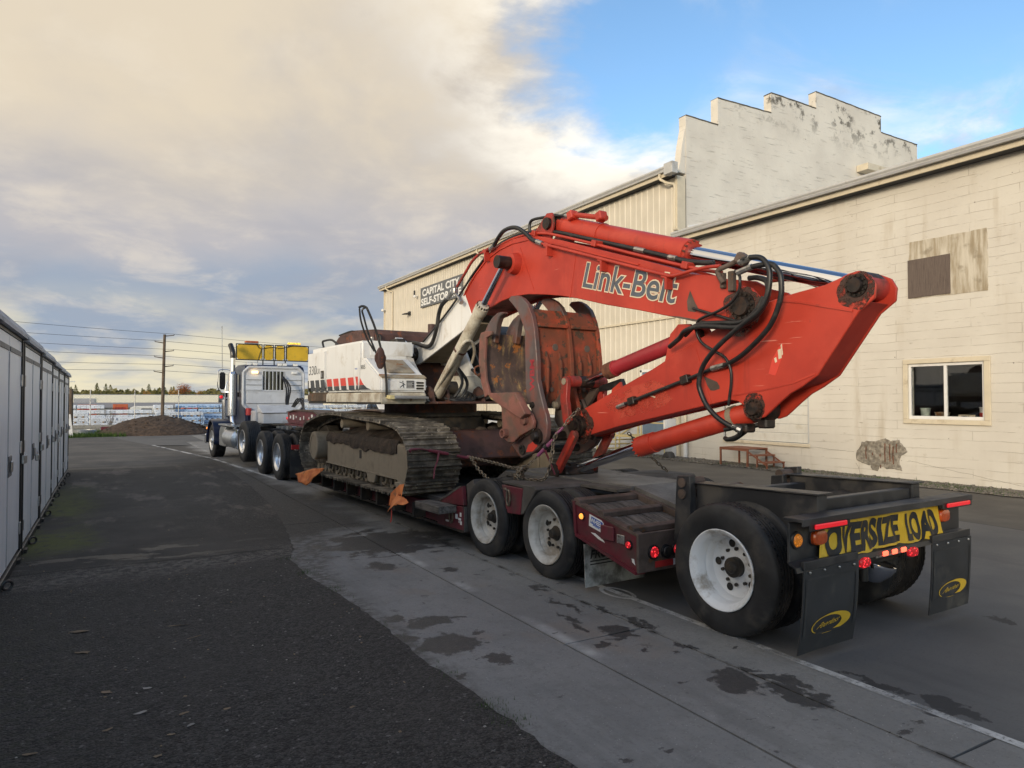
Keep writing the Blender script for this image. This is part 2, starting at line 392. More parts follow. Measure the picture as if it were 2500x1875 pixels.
M['binder'] = MAT('binder_maroon', (.15, .022, .040), .5, var=.2, grime=(.06, .03, .03), ga=.35, gs=12)
M['binderp'] = MAT('binder_purple', (.22, .055, .14), .45, var=.2, grime=(.08, .05, .06), ga=.3, gs=12)
n = NT('flag_mesh_orange'); c = n.mix(n.ramp(n.noise(5, 6), .3, .7), (.50, .125, .035), (.72, .24, .07)); c = n.mix(n.ramp(n.noise(7, 8), .6, .75), c, (.25, .11, .05))
n.set('Base Color', c).set('Roughness', .8).set('Subsurface Weight', .0).set('Normal', n.bump(n.voro(220), .4, .002)); M['flag'] = n.m
n = NT('sun_faded_red'); a = n.m_('MULTIPLY', n.ramp(n.noise(4.5, 9, .7), .40, .60), .7); tr = n.t.nodes.new('ShaderNodeBsdfTransparent'); mx = n.t.nodes.new('ShaderNodeMixShader'); n.set('Base Color', (.53, .075, .045)).set('Roughness', .55)
n.t.links.new(a, mx.inputs[0]); n.t.links.new(tr.outputs[0], mx.inputs[1]); n.t.links.new(n.b.outputs[0], mx.inputs[2]); n.t.links.new(mx.outputs[0], n.out.inputs[0]); M['fade'] = n.m
M['gray_letter'] = MAT('letter_grey', (.085, .10, .125), .5, var=.15, vs=6, grime=(.2, .07, .05), ga=.1, gs=10)
M['cream_letter'] = MAT('letter_cream', (.66, .56, .42), .5, var=.1)
M['blackprint'] = MAT('black_print', (.018, .018, .020), .55, var=.2, bump=0)
M['whiteprint'] = MAT('white_print', (.72, .72, .70), .5, var=.06, bump=0)
M['decal_dark'] = MAT('decal_charcoal', (.045, .047, .05), .5, var=.25, grime=(.2, .18, .15), ga=.15, gs=7)
M['decal_red'] = MAT('decal_red', (.60, .055, .035), .45, var=.1)
M['decal_yellow'] = MAT('print_yellow', (.62, .40, .03), .5, var=.12, vs=9, grime=(.2, .13, .03), ga=.2, gs=8)
M['blueprint'] = MAT('print_blue', (.03, .10, .42), .45, var=.1)
M['banner'] = MAT('banner_yellow', (.68, .44, .025), .5, var=.1, vs=5, grime=(.4, .26, .04), ga=.2, gs=5)
M['signyellow'] = MAT('sign_yellow', (.60, .38, .02), .5, var=.08, grime=(.35, .24, .05), ga=.2, gs=4)
M['flap'] = MAT('flap_rubber', (.028, .029, .031), .65, var=.2, grime=(.085, .08, .07), ga=.32, gs=4, bump=.2)
M['flapwhite'] = MAT('dirty_white_flap', (.42, .42, .40), .7, var=.15, grime=(.06, .055, .05), ga=.55, gs=5)
M['ledred'] = EMIT('led_red', (1., .035, .045), 1.15, (.4, .01, .015), 46)
M['ledhot'] = EMIT('led_hot', (1., .12, .06), 1.7)
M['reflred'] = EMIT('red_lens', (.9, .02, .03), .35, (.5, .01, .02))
M['amber'] = MAT('amber_lens', (.50, .075, .012), .15, var=.15, vs=30, bump=.3, bs=150, coat=.6)
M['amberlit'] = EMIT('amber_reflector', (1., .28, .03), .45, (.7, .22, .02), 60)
M['amberdot'] = EMIT('amber_lamp', (1., .30, .05), 1.2)
M['lampwarm'] = EMIT('lamp_warm', (1., .62, .25), 2.4)
M['beaconlit'] = EMIT('beacon_lit', (1., .62, .10), 1.7, None, 30)
M['beacon'] = MAT('beacon_amber', (.42, .10, .03), .3, var=.15)
M['truckwhite'] = MAT('truck_white', (.50, .52, .55), .42, var=.06, grime=(.30, .30, .30), ga=.25, gs=2, streak=.3, bump=.05)
M['truckblue'] = MAT('truck_blue', (.012, .020, .055), .30, var=.1, coat=.15, bump=0, spec=.35)
M['truckblack'] = MAT('truck_black', (.012, .012, .014), .25, var=.2, bump=.05)
M['guard'] = None
n = NT('perforated_guard'); v = n.voro(70); n.set('Base Color', n.mix(n.ramp(v, .25, .35), (.05, .05, .05), (.62, .63, .64))).set('Metallic', .9).set('Roughness', .3).set('Normal', n.bump(v, .4, .004)); M['guard'] = n.m
n = NT('tread_plate'); v = n.voro(30, vec=(1, 1, 1)); n.set('Base Color', n.mix(n.ramp(n.noise(4), .3, .7), (.5, .51, .52), (.66, .67, .68))).set('Metallic', .85).set('Roughness', .32).set('Normal', n.bump(v, .5, .006)); M['tread'] = n.m
n = NT('checker_plate_deck'); v = n.voro(24); c = n.mix(n.ramp(n.noise(2.5, 6), .35, .7), (.10, .094, .088), (.20, .19, .178)); c = n.mix(n.ramp(n.noise(5, 8), .56, .72), c, (.06, .05, .042)); c = n.mix(n.m_('MULTIPLY', n.ramp(v, .3, .1), .35), c, (.26, .25, .24))
n.set('Base Color', c).set('Metallic', .25).set('Roughness', .6).set('Normal', n.bump(v, .35, .004)); M['checker'] = n.m
n = NT('grease_film'); a = n.ramp(n.noise(11, 8, .68), .36, .58); tr = n.t.nodes.new('ShaderNodeBsdfTransparent'); mx = n.t.nodes.new('ShaderNodeMixShader'); n.set('Base Color', n.mix(n.noise(20, 5), (.022, .016, .013), (.085, .032, .022))).set('Roughness', .5)
n.t.links.new(a, mx.inputs[0]); n.t.links.new(tr.outputs[0], mx.inputs[1]); n.t.links.new(n.b.outputs[0], mx.inputs[2]); n.t.links.new(mx.outputs[0], n.out.inputs[0]); M['film'] = n.m
M['steelrust'] = MAT('rusty_steel', (.125, .090, .075), .65, .3, var=.25, grime=(.07, .055, .045), ga=.45, gs=5, rust=(.15, .07, .03), ra=.05)
# storage units and buildings
n = NT('storage_panel'); c = n.mix(n.ramp(n.noise(1.2, 4), .3, .7), (.74, .75, .765), (.82, .825, .835)); c = n.mix(n.m_('MULTIPLY', n.ramp(n.noise(1, 6, .6, vec=(9, 9, .7)), .52, .8), .5), c, (.36, .37, .38))
n.set('Base Color', c).set('Roughness', .34).set('Normal', n.bump(n.noise(1.6, 3), .35, .03)); M['panel'] = n.m
M['unitframe'] = MAT('unit_black_frame', (.014, .014, .016), .4, var=.3, grime=(.05, .045, .04), ga=.25)
M['unitroof'] = MAT('unit_roof', (.42, .43, .45), .5, var=.1, grime=(.2, .2, .2), ga=.35, gs=3, streak=.4)
M['vent'] = MAT('vent_strip', (.13, .13, .13), .5, var=.3, vs=8)
M['lock'] = MAT('lock_steel', (.45, .45, .46), .35, .9, var=.2, vs=20)
n = NT('board_formed_concrete')
co = n.obj; sx = n.sep(co)
br = n.t.nodes.new('ShaderNodeTexBrick'); br.offset = .37
cm = n.t.nodes.new('ShaderNodeCombineXYZ'); n.lk(n.m_('ADD', sx[1], sx[0]), cm.inputs[0]); n.lk(n.m_('ADD', sx[2], n.m_('MULTIPLY', n.noise(.9, 5, co=n.obj), .10)), cm.inputs[1])
n.lk(cm.outputs[0], br.inputs['Vector']); br.inputs['Scale'].default_value = 1; br.inputs['Brick Width'].default_value = 2.62; br.inputs['Row Height'].default_value = .205; br.inputs['Mortar Size'].default_value = .006; br.inputs['Mortar Smooth'].default_value = .6
for k, cc in (('Color1', .47), ('Color2', .53), ('Mortar', .3)): br.inputs[k].default_value = (cc, cc, cc, 1)
base = n.mix(n.ramp(n.noise(.8, 5, co=n.obj), .3, .7), (.55, .515, .455), (.63, .60, .535))
base = n.mix(.32, base, n.mix(n.ramp(br.outputs['Color'], .46, .54), (.565, .53, .47), (.61, .575, .51)))
line = n.m_('MULTIPLY', br.outputs['Fac'], n.ramp(n.noise(2.0, 6, .65, co=n.obj), .40, .58))
c = n.mix(n.m_('MULTIPLY', line, .55), base, (.30, .255, .20))
scr = n.m_('MULTIPLY', n.ramp(n.noise(1, 9, .72, co=n.obj, vec=(2.6, 2.6, 26)), .61, .66), n.ramp(n.noise(1.3, 4, co=n.obj), .44, .58))
c = n.mix(n.m_('MULTIPLY', scr, .65), c, (.30, .25, .185))
pit = n.ramp(n.voro(2.6, co=n.obj), .045, .02); c = n.mix(n.m_('MULTIPLY', pit, .8), c, (.13, .11, .09))
stn = n.m_('MULTIPLY', n.ramp(n.noise(1, 6, .6, co=n.obj, vec=(2.4, 2.4, .35)), .50, .74), n.ramp(n.noise(.6, 3, co=n.obj), .4, .65)); c = n.mix(n.m_('MULTIPLY', stn, .55), c, (.36, .29, .195))
h = n.m_('SUBTRACT', n.m_('MULTIPLY', n.noise(9, 6, .6, co=n.obj), .5), n.m_('ADD', n.m_('MULTIPLY', line, 1.4), n.m_('ADD', n.m_('MULTIPLY', scr, .8), pit)))
n.set('Base Color', c).set('Roughness', .85).set('Normal', n.bump(h, .55, .014)); M['concwall'] = n.m
n = NT('mossy_parapet_concrete'); z = n.sep()[2]
base = n.mix(n.ramp(n.noise(.7, 5, co=n.obj), .3, .7), (.62, .58, .51), (.71, .67, .59))
scr = n.ramp(n.noise(1, 9, .72, co=n.obj, vec=(1.2, 1.2, 15)), .57, .66); c = n.mix(n.m_('MULTIPLY', scr, .5), base, (.27, .24, .20))
mo = n.m_('MULTIPLY', n.ramp(n.noise(2.4, 9, .68, co=n.obj), .50, .60), n.ramp(z, 11.4, 13.0)); mo = n.m_('MULTIPLY', mo, n.ramp(n.noise(.55, 3, co=n.obj), .36, .50))
c = n.mix(n.m_('MULTIPLY', mo, .9), c, (.055, .048, .035))
pit = n.ramp(n.voro(1.9, co=n.obj), .05, .02); c = n.mix(n.m_('MULTIPLY', pit, .7), c, (.15, .13, .11))
n.set('Base Color', c).set('Roughness', .9).set('Normal', n.bump(n.m_('SUBTRACT', n.noise(8, 6, co=n.obj), scr), .5, .012)); M['parapet'] = n.m
M['capstone'] = MAT('parapet_cap', (.14, .125, .10), .9, var=.4, vs=4, grime=(.06, .055, .04), ga=.55, gs=5, bump=.6, bs=25)
n = NT('cream_siding'); c = n.mix(n.ramp(n.noise(.9, 4, co=n.obj), .3, .7), (.54, .495, .405), (.62, .57, .475)); c = n.mix(n.m_('MULTIPLY', n.ramp(n.noise(1, 5, .6, co=n.obj, vec=(6, 6, .3)), .5, .8), .35), c, (.42, .36, .26))
n.set('Base Color', c).set('Roughness', .5); M['siding'] = n.m
M['fascia'] = MAT('cream_fascia', (.60, .53, .40), .5, var=.06, grime=(.42, .35, .25), ga=.2, gs=3)
M['gutter'] = MAT('grey_gutter', (.46, .46, .45), .5, var=.08, grime=(.28, .27, .25), ga=.25, gs=3)
M['soffit'] = MAT('dark_soffit', (.045, .045, .048), .8, var=.15)  # on soffits the eave shadow is put into this near-black; plain dark elsewhere
M['roofmetal'] = MAT('roof_sheet', (.30, .30, .30), .5, var=.1)
M['whitepaint'] = MAT('white_trim', (.72, .71, .69), .45, var=.04, grime=(.5, .47, .42), ga=.15)
M['plaster'] = None
n = NT('streaked_plaster'); c = n.mix(n.ramp(n.noise(1, 7, .62, vec=(9, 9, 1.1)), .32, .66), (.30, .245, .165), (.56, .515, .43)); c = n.mix(n.ramp(n.noise(3, 6), .55, .75), c, (.25, .21, .15))
n.set('Base Color', c).set('Roughness', .9).set('Normal', n.bump(n.noise(14, 6), .3, .006)); M['plaster'] = n.m
M['spall'] = MAT('spalled_concrete', (.26, .235, .195), .95, var=.35, vs=14, grime=(.13, .11, .085), ga=.4, gs=10, bump=1., bs=24, bd=.02)
M['rust'] = MAT('red_rust', (.15, .055, .028), .85, var=.35, vs=9, grime=(.06, .025, .015), ga=.4, gs=10, bump=.4)
M['rustframe'] = MAT('rusty_steel_steps', (.24, .085, .045), .75, var=.25, vs=6, grime=(.12, .06, .04), ga=.35, gs=6)
M['doorwhite'] = MAT('roll_door_white', (.62, .60, .54), .5, var=.04, grime=(.45, .40, .31), ga=.25, gs=2, streak=.4)
n = NT('window_glass'); n.set('Base Color', (.9, .92, .92)).set('Roughness', .02).set('Transmission Weight', 1.).set('IOR', 1.45)
M['glass'] = n.m
M['tint'] = MAT('tinted_glass', (.012, .014, .016), .05, var=.0, bump=0, spec=.8)
M['mirror'] = MAT('mirror_back', (.015, .015, .017), .3, var=.1)
M['interior'] = MAT('dim_room', (.045, .043, .042), .9, var=.2)
M['signgrey'] = MAT('sign_grey', (.12, .125, .13), .5, var=.06)
M['yellowrail'] = MAT('yellow_rail', (.58, .47, .22), .5, var=.1, grime=(.4, .3, .12), ga=.2)
M['bluedoor'] = MAT('blue_door', (.12, .17, .24), .5, var=.1)
M['bucketgreen'] = MAT('pale_bucket', (.46, .52, .46), .5, var=.05)
M['timberpole'] = MAT('pole_timber', (.105, .075, .052), .85, var=.25, vs=2, grime=(.05, .037, .027), ga=.3, gs=5)
M['fencewire'] = MAT('fence_wire', (.10, .10, .105), .5, .3, var=.1, bump=0)
M['galv'] = MAT('galvanised', (.40, .41, .42), .42, .7, var=.12, vs=3, grime=(.2, .19, .18), ga=.25)
M['wire'] = MAT('power_line', (.03, .03, .032), .6, var=.1, bump=0)
M['wrapwhite'] = MAT('lumber_wrap_white', (.70, .74, .80), .55, var=.10, vs=2, grime=(.40, .45, .53), ga=.3, gs=2)
M['wrapblue'] = MAT('lumber_wrap_blue', (.46, .62, .84), .55, var=.14, vs=2, grime=(.24, .36, .56), ga=.35, gs=2)
M['wrapgreen'] = MAT('lumber_wrap_green', (.52, .62, .60), .55, var=.12, vs=2)
M['wrapprint'] = MAT('wrap_print_blue', (.10, .20, .42), .6, var=.1)
M['wrapprint2'] = MAT('wrap_print_dark', (.12, .13, .15), .6, var=.1)
M['lumber'] = MAT('lumber_ends', (.36, .24, .13), .8, var=.2, vs=12)
M['warehouse'] = MAT('warehouse_cream', (.80, .75, .60), .6, var=.05)
M['warehouse2'] = MAT('warehouse_grey', (.36, .36, .38), .6, var=.05)
M['greyroof'] = MAT('long_grey_roof', (.22, .22, .235), .6, var=.1)
M['orangebox'] = MAT('orange_container', (.50, .11, .04), .5, var=.12)
M['rv'] = MAT('rv_white', (.66, .65, .61), .4, var=.05)
M['blockgrey'] = MAT('concrete_block', (.27, .26, .235), .9, var=.15, grime=(.16, .15, .12), ga=.35, gs=3)
M['barkbr'] = MAT('bark', (.07, .05, .038), .9, var=.3)
def leafmat(name, a, b):
    n = NT(name); c = n.mix(n.noise(1.1, 3, co=n.obj), a, b); n.set('Base Color', c).set('Roughness', .8).set('Specular IOR Level', .2); return n.m
M['conifer'] = leafmat('conifer_foliage', (.075, .095, .030), (.20, .19, .055))
M['conifer2'] = leafmat('conifer_foliage_light', (.15, .15, .04), (.34, .29, .085))
M['autumn'] = leafmat('autumn_foliage', (.26, .08, .035), (.42, .17, .07))
M['autumny'] = leafmat('autumn_yellow_foliage', (.34, .19, .05), (.55, .33, .10))
M['shrub'] = leafmat('shrub_foliage', (.10, .10, .035), (.24, .20, .075))
M['grass'] = leafmat('grass_blade', (.028, .055, .012), (.075, .125, .030))
M['leafdry'] = MAT('dry_leaf', (.22, .16, .10), .8, var=.3, vs=8)
M['leafpale'] = MAT('pale_chip', (.30, .28, .25), .8, var=.3, vs=8)
M['gravel'] = MAT('gravel', (.15, .135, .115), .95, var=.4, vs=20, bump=.6, bs=30)
M['dirtpile'] = MAT('pile_soil', (.070, .046, .032), .95, var=.35, vs=5, grime=(.030, .020, .014), ga=.45, gs=8, bump=1., bs=12, bd=.04)
M['pickupwhite'] = MAT('pickup_white', (.66, .67, .68), .25, var=.03, coat=.5, bump=0)
M['bluehose'] = MAT('blue_air_hose', (.03, .10, .32), .4, var=.1)
M['carpetdark'] = MAT('cab_dark', (.02, .02, .021), .6, var=.2)
# ---------------------------------------------------------------- ground, paving
def sheet(name, pts, z, m, kind='structure', parent=None, hole=None):
    mb = MB(); mb.add([(x, y, z) for x, y in pts], [tuple(range(len(pts)))])
    return mb.build(name, m, parent, smooth=0, kind=kind)
n = NT('open_ground'); c = n.mix(n.ramp(n.noise(.05, 6, co=n.obj), .35, .65), (.040, .038, .035), (.075, .070, .060)); n.set('Base Color', c).set('Roughness', .9)
sheet('ground', [(-900, -400), (900, -400), (900, 1500), (-900, 1500)], -.02, n.m)

# old asphalt: coarse chippings in front, a smoother patch behind the cross seam, moss by the units
n = NT('yard_asphalt'); P_ = n.obj; sx = n.sep(P_)
wob = n.m_('MULTIPLY', n.m_('SUBTRACT', n.noise(.9, 6, .6, co=P_), .5), 1.1)
yy = n.m_('ADD', sx[1], wob)
smooth = n.m_('MULTIPLY', n.ramp(yy, 8.86, 8.96), 1.0)
smooth = n.m_('MULTIPLY', smooth, n.ramp(n.m_('ADD', sx[0], n.m_('MULTIPLY', n.m_('SUBTRACT', n.noise(.5, 7, .65, co=P_), .5), 4.)), 2.2, .9))
bandn = n.m_('MULTIPLY', n.ramp(n.m_('ABSOLUTE', n.m_('SUBTRACT', n.m_('ADD', sx[1], n.m_('MULTIPLY', n.m_('SUBTRACT', n.noise(.8, 5, co=P_), .5), 1.6)), 8.62)), .55, .05), .9)
vo = n.voro(58, co=P_); vc = n.voro(58, co=P_, out='Color'); vs_ = n.voro(135, co=P_, out='Color')
g1 = n.sep(vc)[0]; g2 = n.sep(vs_)[1]
chip = n.mix(n.ramp(g1, .0, 1.0, False), (.009, .0085, .008), (.072, .067, .062)); chip = n.mix(n.ramp(g1, .978, .99), chip, (.17, .16, .15)); chip = n.mix(n.ramp(g2, .80, .97), chip, (.10, .092, .085)); chip = n.mix(n.ramp(n.noise(26, 7, .8, co=P_), .48, .60), chip, (.011, .010, .0095))
chip = n.mix(n.ramp(n.noise(.55, 5, co=P_), .36, .68), chip, n.mix(.5, chip, (.050, .045, .040)), 'MIX')
fine = n.mix(n.ramp(n.noise(60, 6, .7, co=P_), .35, .7), (.019, .0185, .018), (.040, .038, .036)); fine = n.mix(n.ramp(n.noise(.6, 6, .6, co=P_), .40, .66), fine, (.052, .047, .043))
c = n.mix(smooth, chip, fine)
c = n.mix(n.m_('MULTIPLY', bandn, n.ramp(n.noise(14, 6, .7, co=P_), .42, .60)), c, (.14, .125, .11))
# long pale scuffs and wheel dust further back
far = n.m_('MULTIPLY', n.ramp(sx[1], 9.5, 13), n.ramp(n.noise(1, 8, .66, co=P_, vec=(1.3, .38, 1)), .52, .64)); c = n.mix(n.m_('MULTIPLY', far, .75), c, (.14, .115, .10))
# beyond the patch the old worn surface is paler
c = n.mix(n.m_('MULTIPLY', n.ramp(yy, 21.5, 23), .8), c, n.mix(n.ramp(n.noise(.7, 6, co=P_), .36, .66), (.07, .069, .068), (.125, .117, .107)))
band2 = n.m_('MULTIPLY', n.ramp(n.m_('ABSOLUTE', n.m_('SUBTRACT', yy, 21.8)), .5, .1), n.ramp(sx[0], 2.5, .5)); c = n.mix(n.m_('MULTIPLY', band2, .6), c, (.15, .14, .12))
moss = n.m_('MULTIPLY', n.ramp(n.m_('ADD', sx[0], n.m_('MULTIPLY', n.noise(.8, 5, co=P_), .9)), .50, -.15), n.m_('MULTIPLY', n.ramp(sx[1], 9.4, 10.6), n.ramp(n.noise(.45, 3, co=P_), .34, .50)))
moss = n.m_('MULTIPLY', moss, n.ramp(n.noise(7, 8, .7, co=P_), .34, .52)); c = n.mix(n.m_('MULTIPLY', n.m_('MULTIPLY', moss, n.ramp(sx[1], 20, 13)), .9), c, (.085, .098, .018))
olive = n.m_('MULTIPLY', n.ramp(sx[0], .35, -.8), n.ramp(sx[1], 9, 6)); c = n.mix(n.m_('MULTIPLY', olive, n.m_('MULTIPLY', n.ramp(n.noise(16, 6, co=P_), .45, .6), .5)), c, (.045, .046, .028))
# wet film
wet = n.m_('MULTIPLY', n.ramp(n.noise(1, 8, .66, co=P_, vec=(1.2, 2.6, 1)), .53, .55), n.m_('MULTIPLY', smooth, n.ramp(n.m_('ABSOLUTE', n.m_('SUBTRACT', sx[1], 9.45)), .8, .3)))
c = n.mix(n.m_('MULTIPLY', wet, .80), c, (.022, .022, .024))
seam = n.m_('MULTIPLY', n.ramp(n.m_('ABSOLUTE', n.m_('SUBTRACT', n.m_('ADD', sx[1], n.m_('MULTIPLY', n.m_('SUBTRACT', n.noise(2.2, 5, co=P_), .5), .16)), 8.93)), .035, .012), n.ramp(n.noise(1.5, 4, co=P_), .36, .5)); c = n.mix(seam, c, (.012, .011, .010))
rg = n.m_('SUBTRACT', n.m_('ADD', .72, n.m_('MULTIPLY', n.noise(3, 4, co=P_), .2)), n.m_('MULTIPLY', wet, .26))
h = n.m_('ADD', n.m_('MULTIPLY', n.m_('SUBTRACT', 1, vo), n.m_('SUBTRACT', 1.1, smooth)), n.m_('MULTIPLY', n.noise(110, 4, co=P_), n.m_('ADD', .25, n.m_('MULTIPLY', g1, .4))))
n.set('Base Color', c).set('Roughness', rg).set('Specular IOR Level', .45).set('Normal', n.bump(h, .75, .012)); ASPH = n.m
def jag(pts, step, amp, seed):
    r = random.Random(seed); out = []
    for (x0, y0), (x1, y1) in zip(pts, pts[1:]):
        k = max(1, int(sqrt((x1 - x0) ** 2 + (y1 - y0) ** 2) / step))
        for i in range(k):
            t = i / k; out.append((x0 + (x1 - x0) * t + r.uniform(-amp, amp), y0 + (y1 - y0) * t + r.uniform(-amp, amp) * .6))
    out.append(pts[-1]); return out
eg = jag([(2.25, -12), (2.10, 1.0), (2.02, 3.49), (1.99, 4.06), (1.95, 4.6), (1.96, 5.25), (1.93, 6.36), (1.82, 7.5), (1.84, 8.37), (2.0, 8.8), (2.12, 9.6), (2.3, 11), (2.5, 13), (2.66, 16), (2.75, 20), (2.72, 24.3), (2.1, 28.5), (1.5, 32), (.6, 37), (.2, 39.6)], .10, .016, 3)
pave_l = [(-60, -12)] + eg + [(-60, 41)]
sheet('asphalt_yard', pave_l, .016, ASPH)

# concrete apron: real slabs with open joints; stains are in the surface
STAINS = [(2.31, 5.37, .20, .17), (2.23, 4.79, .24, .26), (2.38, 4.38, .12, .12), (2.06, 4.21, .07, .10), (1.99, 5.11, .11, .13), (2.12, 5.61, .10, .10), (2.58, 5.36, .09, .07), (2.57, 4.92, .05, .06),
          (2.65, 7.45, .16, .24), (3.22, 6.93, .10, .10), (2.86, 8.6, .3, .14),
          (3.57, 3.23, .15, .20), (3.73, 2.90, .12, .22), (3.88, 3.10, .09, .15), (4.29, 2.42, .11, .17), (4.33, 2.72, .03, .25), (3.55, 4.43, .11, .17), (3.40, 4.88, .05, .22), (3.70, 5.79, .045, .13), (3.57, 5.2, .04, .3),
          (3.80, 4.94, .035, .2), (3.80, 4.55, .05, .22), (3.51, 3.97, .05, .05), (3.77, 3.88, .05, .12), (3.79, 3.35, .05, .08), (4.01, 2.32, .04, .04), (3.30, 4.62, .06, .12), (3.25, 4.25, .06, .05)]
def stain_mask(n, co, lst):
    jit = n.t.nodes.new('ShaderNodeTexNoise'); n.t.links.new(co, jit.inputs['Vector']); jit.inputs['Scale'].default_value = 4.2; jit.inputs['Detail'].default_value = 8; jit.inputs['Roughness'].default_value = .66
    off = n.t.nodes.new('ShaderNodeVectorMath'); off.operation = 'MULTIPLY_ADD'; n.t.links.new(jit.outputs['Color'], off.inputs[0]); off.inputs[1].default_value = (.56, .56, 0); off.inputs[2].default_value = (-.28, -.28, 0)
    q = n.vadd(co, off.outputs[0]); acc = None
    for (x, y, rx, ry) in lst:
        a = n.scaled(n.vadd(q, (-x, -y, 0)), (1 / rx, 1 / ry, 0)); f = n.ramp(n.vlen(a), 1.0, .82)
        acc = f if acc is None else n.m_('MAXIMUM', acc, f)
    return acc
n = NT('concrete_slab_surface'); P_ = n.obj; sx = n.sep(P_)
tone = n.mix(n.ramp(n.noise(.7, 6, .6, co=P_), .32, .68), (.185, .183, .178), (.265, .258, .245))
tone = n.mix(n.m_('MULTIPLY', n.rand, .35), tone, (.18, .18, .178))
tone = n.mix(n.ramp(n.noise(45, 7, .75, co=P_), .5, .75), tone, (.125, .122, .118)); tone = n.mix(n.m_('MULTIPLY', n.ramp(n.noise(6, 9, .75, co=P_), .48, .66), .45), tone, (.15, .146, .138)); tone = n.mix(n.ramp(n.voro(150, co=P_, out='Color'), .90, .97), tone, (.36, .35, .335))
tone = n.mix(n.m_('MULTIPLY', n.ramp(n.noise(1.0, 4, co=P_), .56, .7), .5), tone, (.225, .185, .15))
pale = n.m_('MULTIPLY', n.ramp(n.m_('ABSOLUTE', n.m_('SUBTRACT', sx[0], 3.06)), .10, .0), n.ramp(n.noise(1.0, 6, .6, co=P_), .46, .68)); tone = n.mix(n.m_('MULTIPLY', pale, .75), tone, (.50, .50, .49))
edge = n.m_('MULTIPLY', n.ramp(n.m_('SUBTRACT', n.m_('ADD', sx[0], n.m_('MULTIPLY', n.noise(3.5, 8, .7, co=P_), .5)), n.m_('MULTIPLY', n.ramp(sx[1], 7, 9.8), .55)), 2.40, 2.20), n.ramp(n.noise(9, 8, .7, co=P_), .36, .58))
tone = n.mix(n.m_('MULTIPLY', edge, .85), tone, (.075, .068, .060))
tone = n.mix(n.m_('MULTIPLY', n.ramp(n.noise(1, 7, .65, co=P_, vec=(4, .5, 1)), .52, .68), .35), tone, (.12, .118, .115))
wet = stain_mask(n, P_, STAINS)
soak = n.ramp(n.vlen(n.scaled(n.vadd(P_, (-3.15, -8.7, 0)), (1 / 1.35, 1 / 1.25, 0))), 1.0, .15)
wet = n.m_('MAXIMUM', wet, n.ramp(n.m_('ADD', n.noise(3.0, 9, .66, co=P_, vec=(1, 1.5, 1)), n.m_('MULTIPLY', soak, .30)), .635, .655))
wet = n.m_('MAXIMUM', wet, n.m_('MULTIPLY', n.ramp(n.noise(2.6, 8, .62, co=P_, vec=(1.5, 1, 1)), .665, .675), n.ramp(n.noise(.45, 3, co=P_), .42, .55)))
wet = n.m_('MAXIMUM', wet, n.m_('MULTIPLY', n.ramp(n.m_('ABSOLUTE', n.m_('SUBTRACT', sx[0], 3.765)), .05, .01), n.ramp(n.noise(3.2, 6, co=P_), .52, .60)))
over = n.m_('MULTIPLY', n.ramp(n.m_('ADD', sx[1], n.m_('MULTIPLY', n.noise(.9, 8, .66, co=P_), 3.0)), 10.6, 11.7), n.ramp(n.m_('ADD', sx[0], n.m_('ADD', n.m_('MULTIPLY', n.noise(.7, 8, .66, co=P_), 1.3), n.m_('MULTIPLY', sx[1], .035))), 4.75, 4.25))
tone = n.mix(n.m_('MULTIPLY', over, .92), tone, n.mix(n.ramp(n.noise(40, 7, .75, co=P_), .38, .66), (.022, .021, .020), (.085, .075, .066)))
c = n.mix(n.m_('MULTIPLY', wet, .86), tone, n.mix(n.ramp(n.noise(30, 6, co=P_), .4, .7), (.026, .026, .0265), (.046, .044, .042)))
rg = n.m_('SUBTRACT', .82, n.m_('MULTIPLY', wet, .30))
h = n.noise(70, 6, .7, co=P_)
n.set('Base Color', c).set('Roughness', rg).set('Normal', n.bump(h, .7, .008)); SLAB = n.m
apron = empty('concrete_apron', None, None, kind='structure')
def slab(x0, x1, y0, y1, r):
    g = .008; xa, xb, ya, yb = x0 + g, x1 - g, y0 + g, y1 - g
    N = 10; P = []
    for i in range(N): P.append((xa + r.uniform(-.004, .004), ya + (yb - ya) * i / N))
    for i in range(3): P.append((xa + (xb - xa) * i / 3, yb + r.uniform(-.003, .003)))
    for i in range(N): P.append((xb + r.uniform(-.004, .004), yb - (yb - ya) * i / N))
    for i in range(3): P.append((xb - (xb - xa) * i / 3, ya + r.uniform(-.003, .003)))
    mb = MB().prism(P, -.018, .010, 'z'); mb.build('concrete_slab', SLAB, apron, smooth=0)
rs_ = random.Random(5)
for xa, xb, ys in ((1.60, 3.0, (-9, 1.2, 10.6, 17, 24, 31)), (3.0, 3.765, (-9, -5, -1.2, 4.38, 10.2, 16, 22, 28, 34)), (3.765, 4.235, (-9, -3, 2.0, 8.4, 14.5, 22, 30, 40))):
    for a, b in zip(ys, ys[1:]): slab(xa, xb, a, b, rs_)
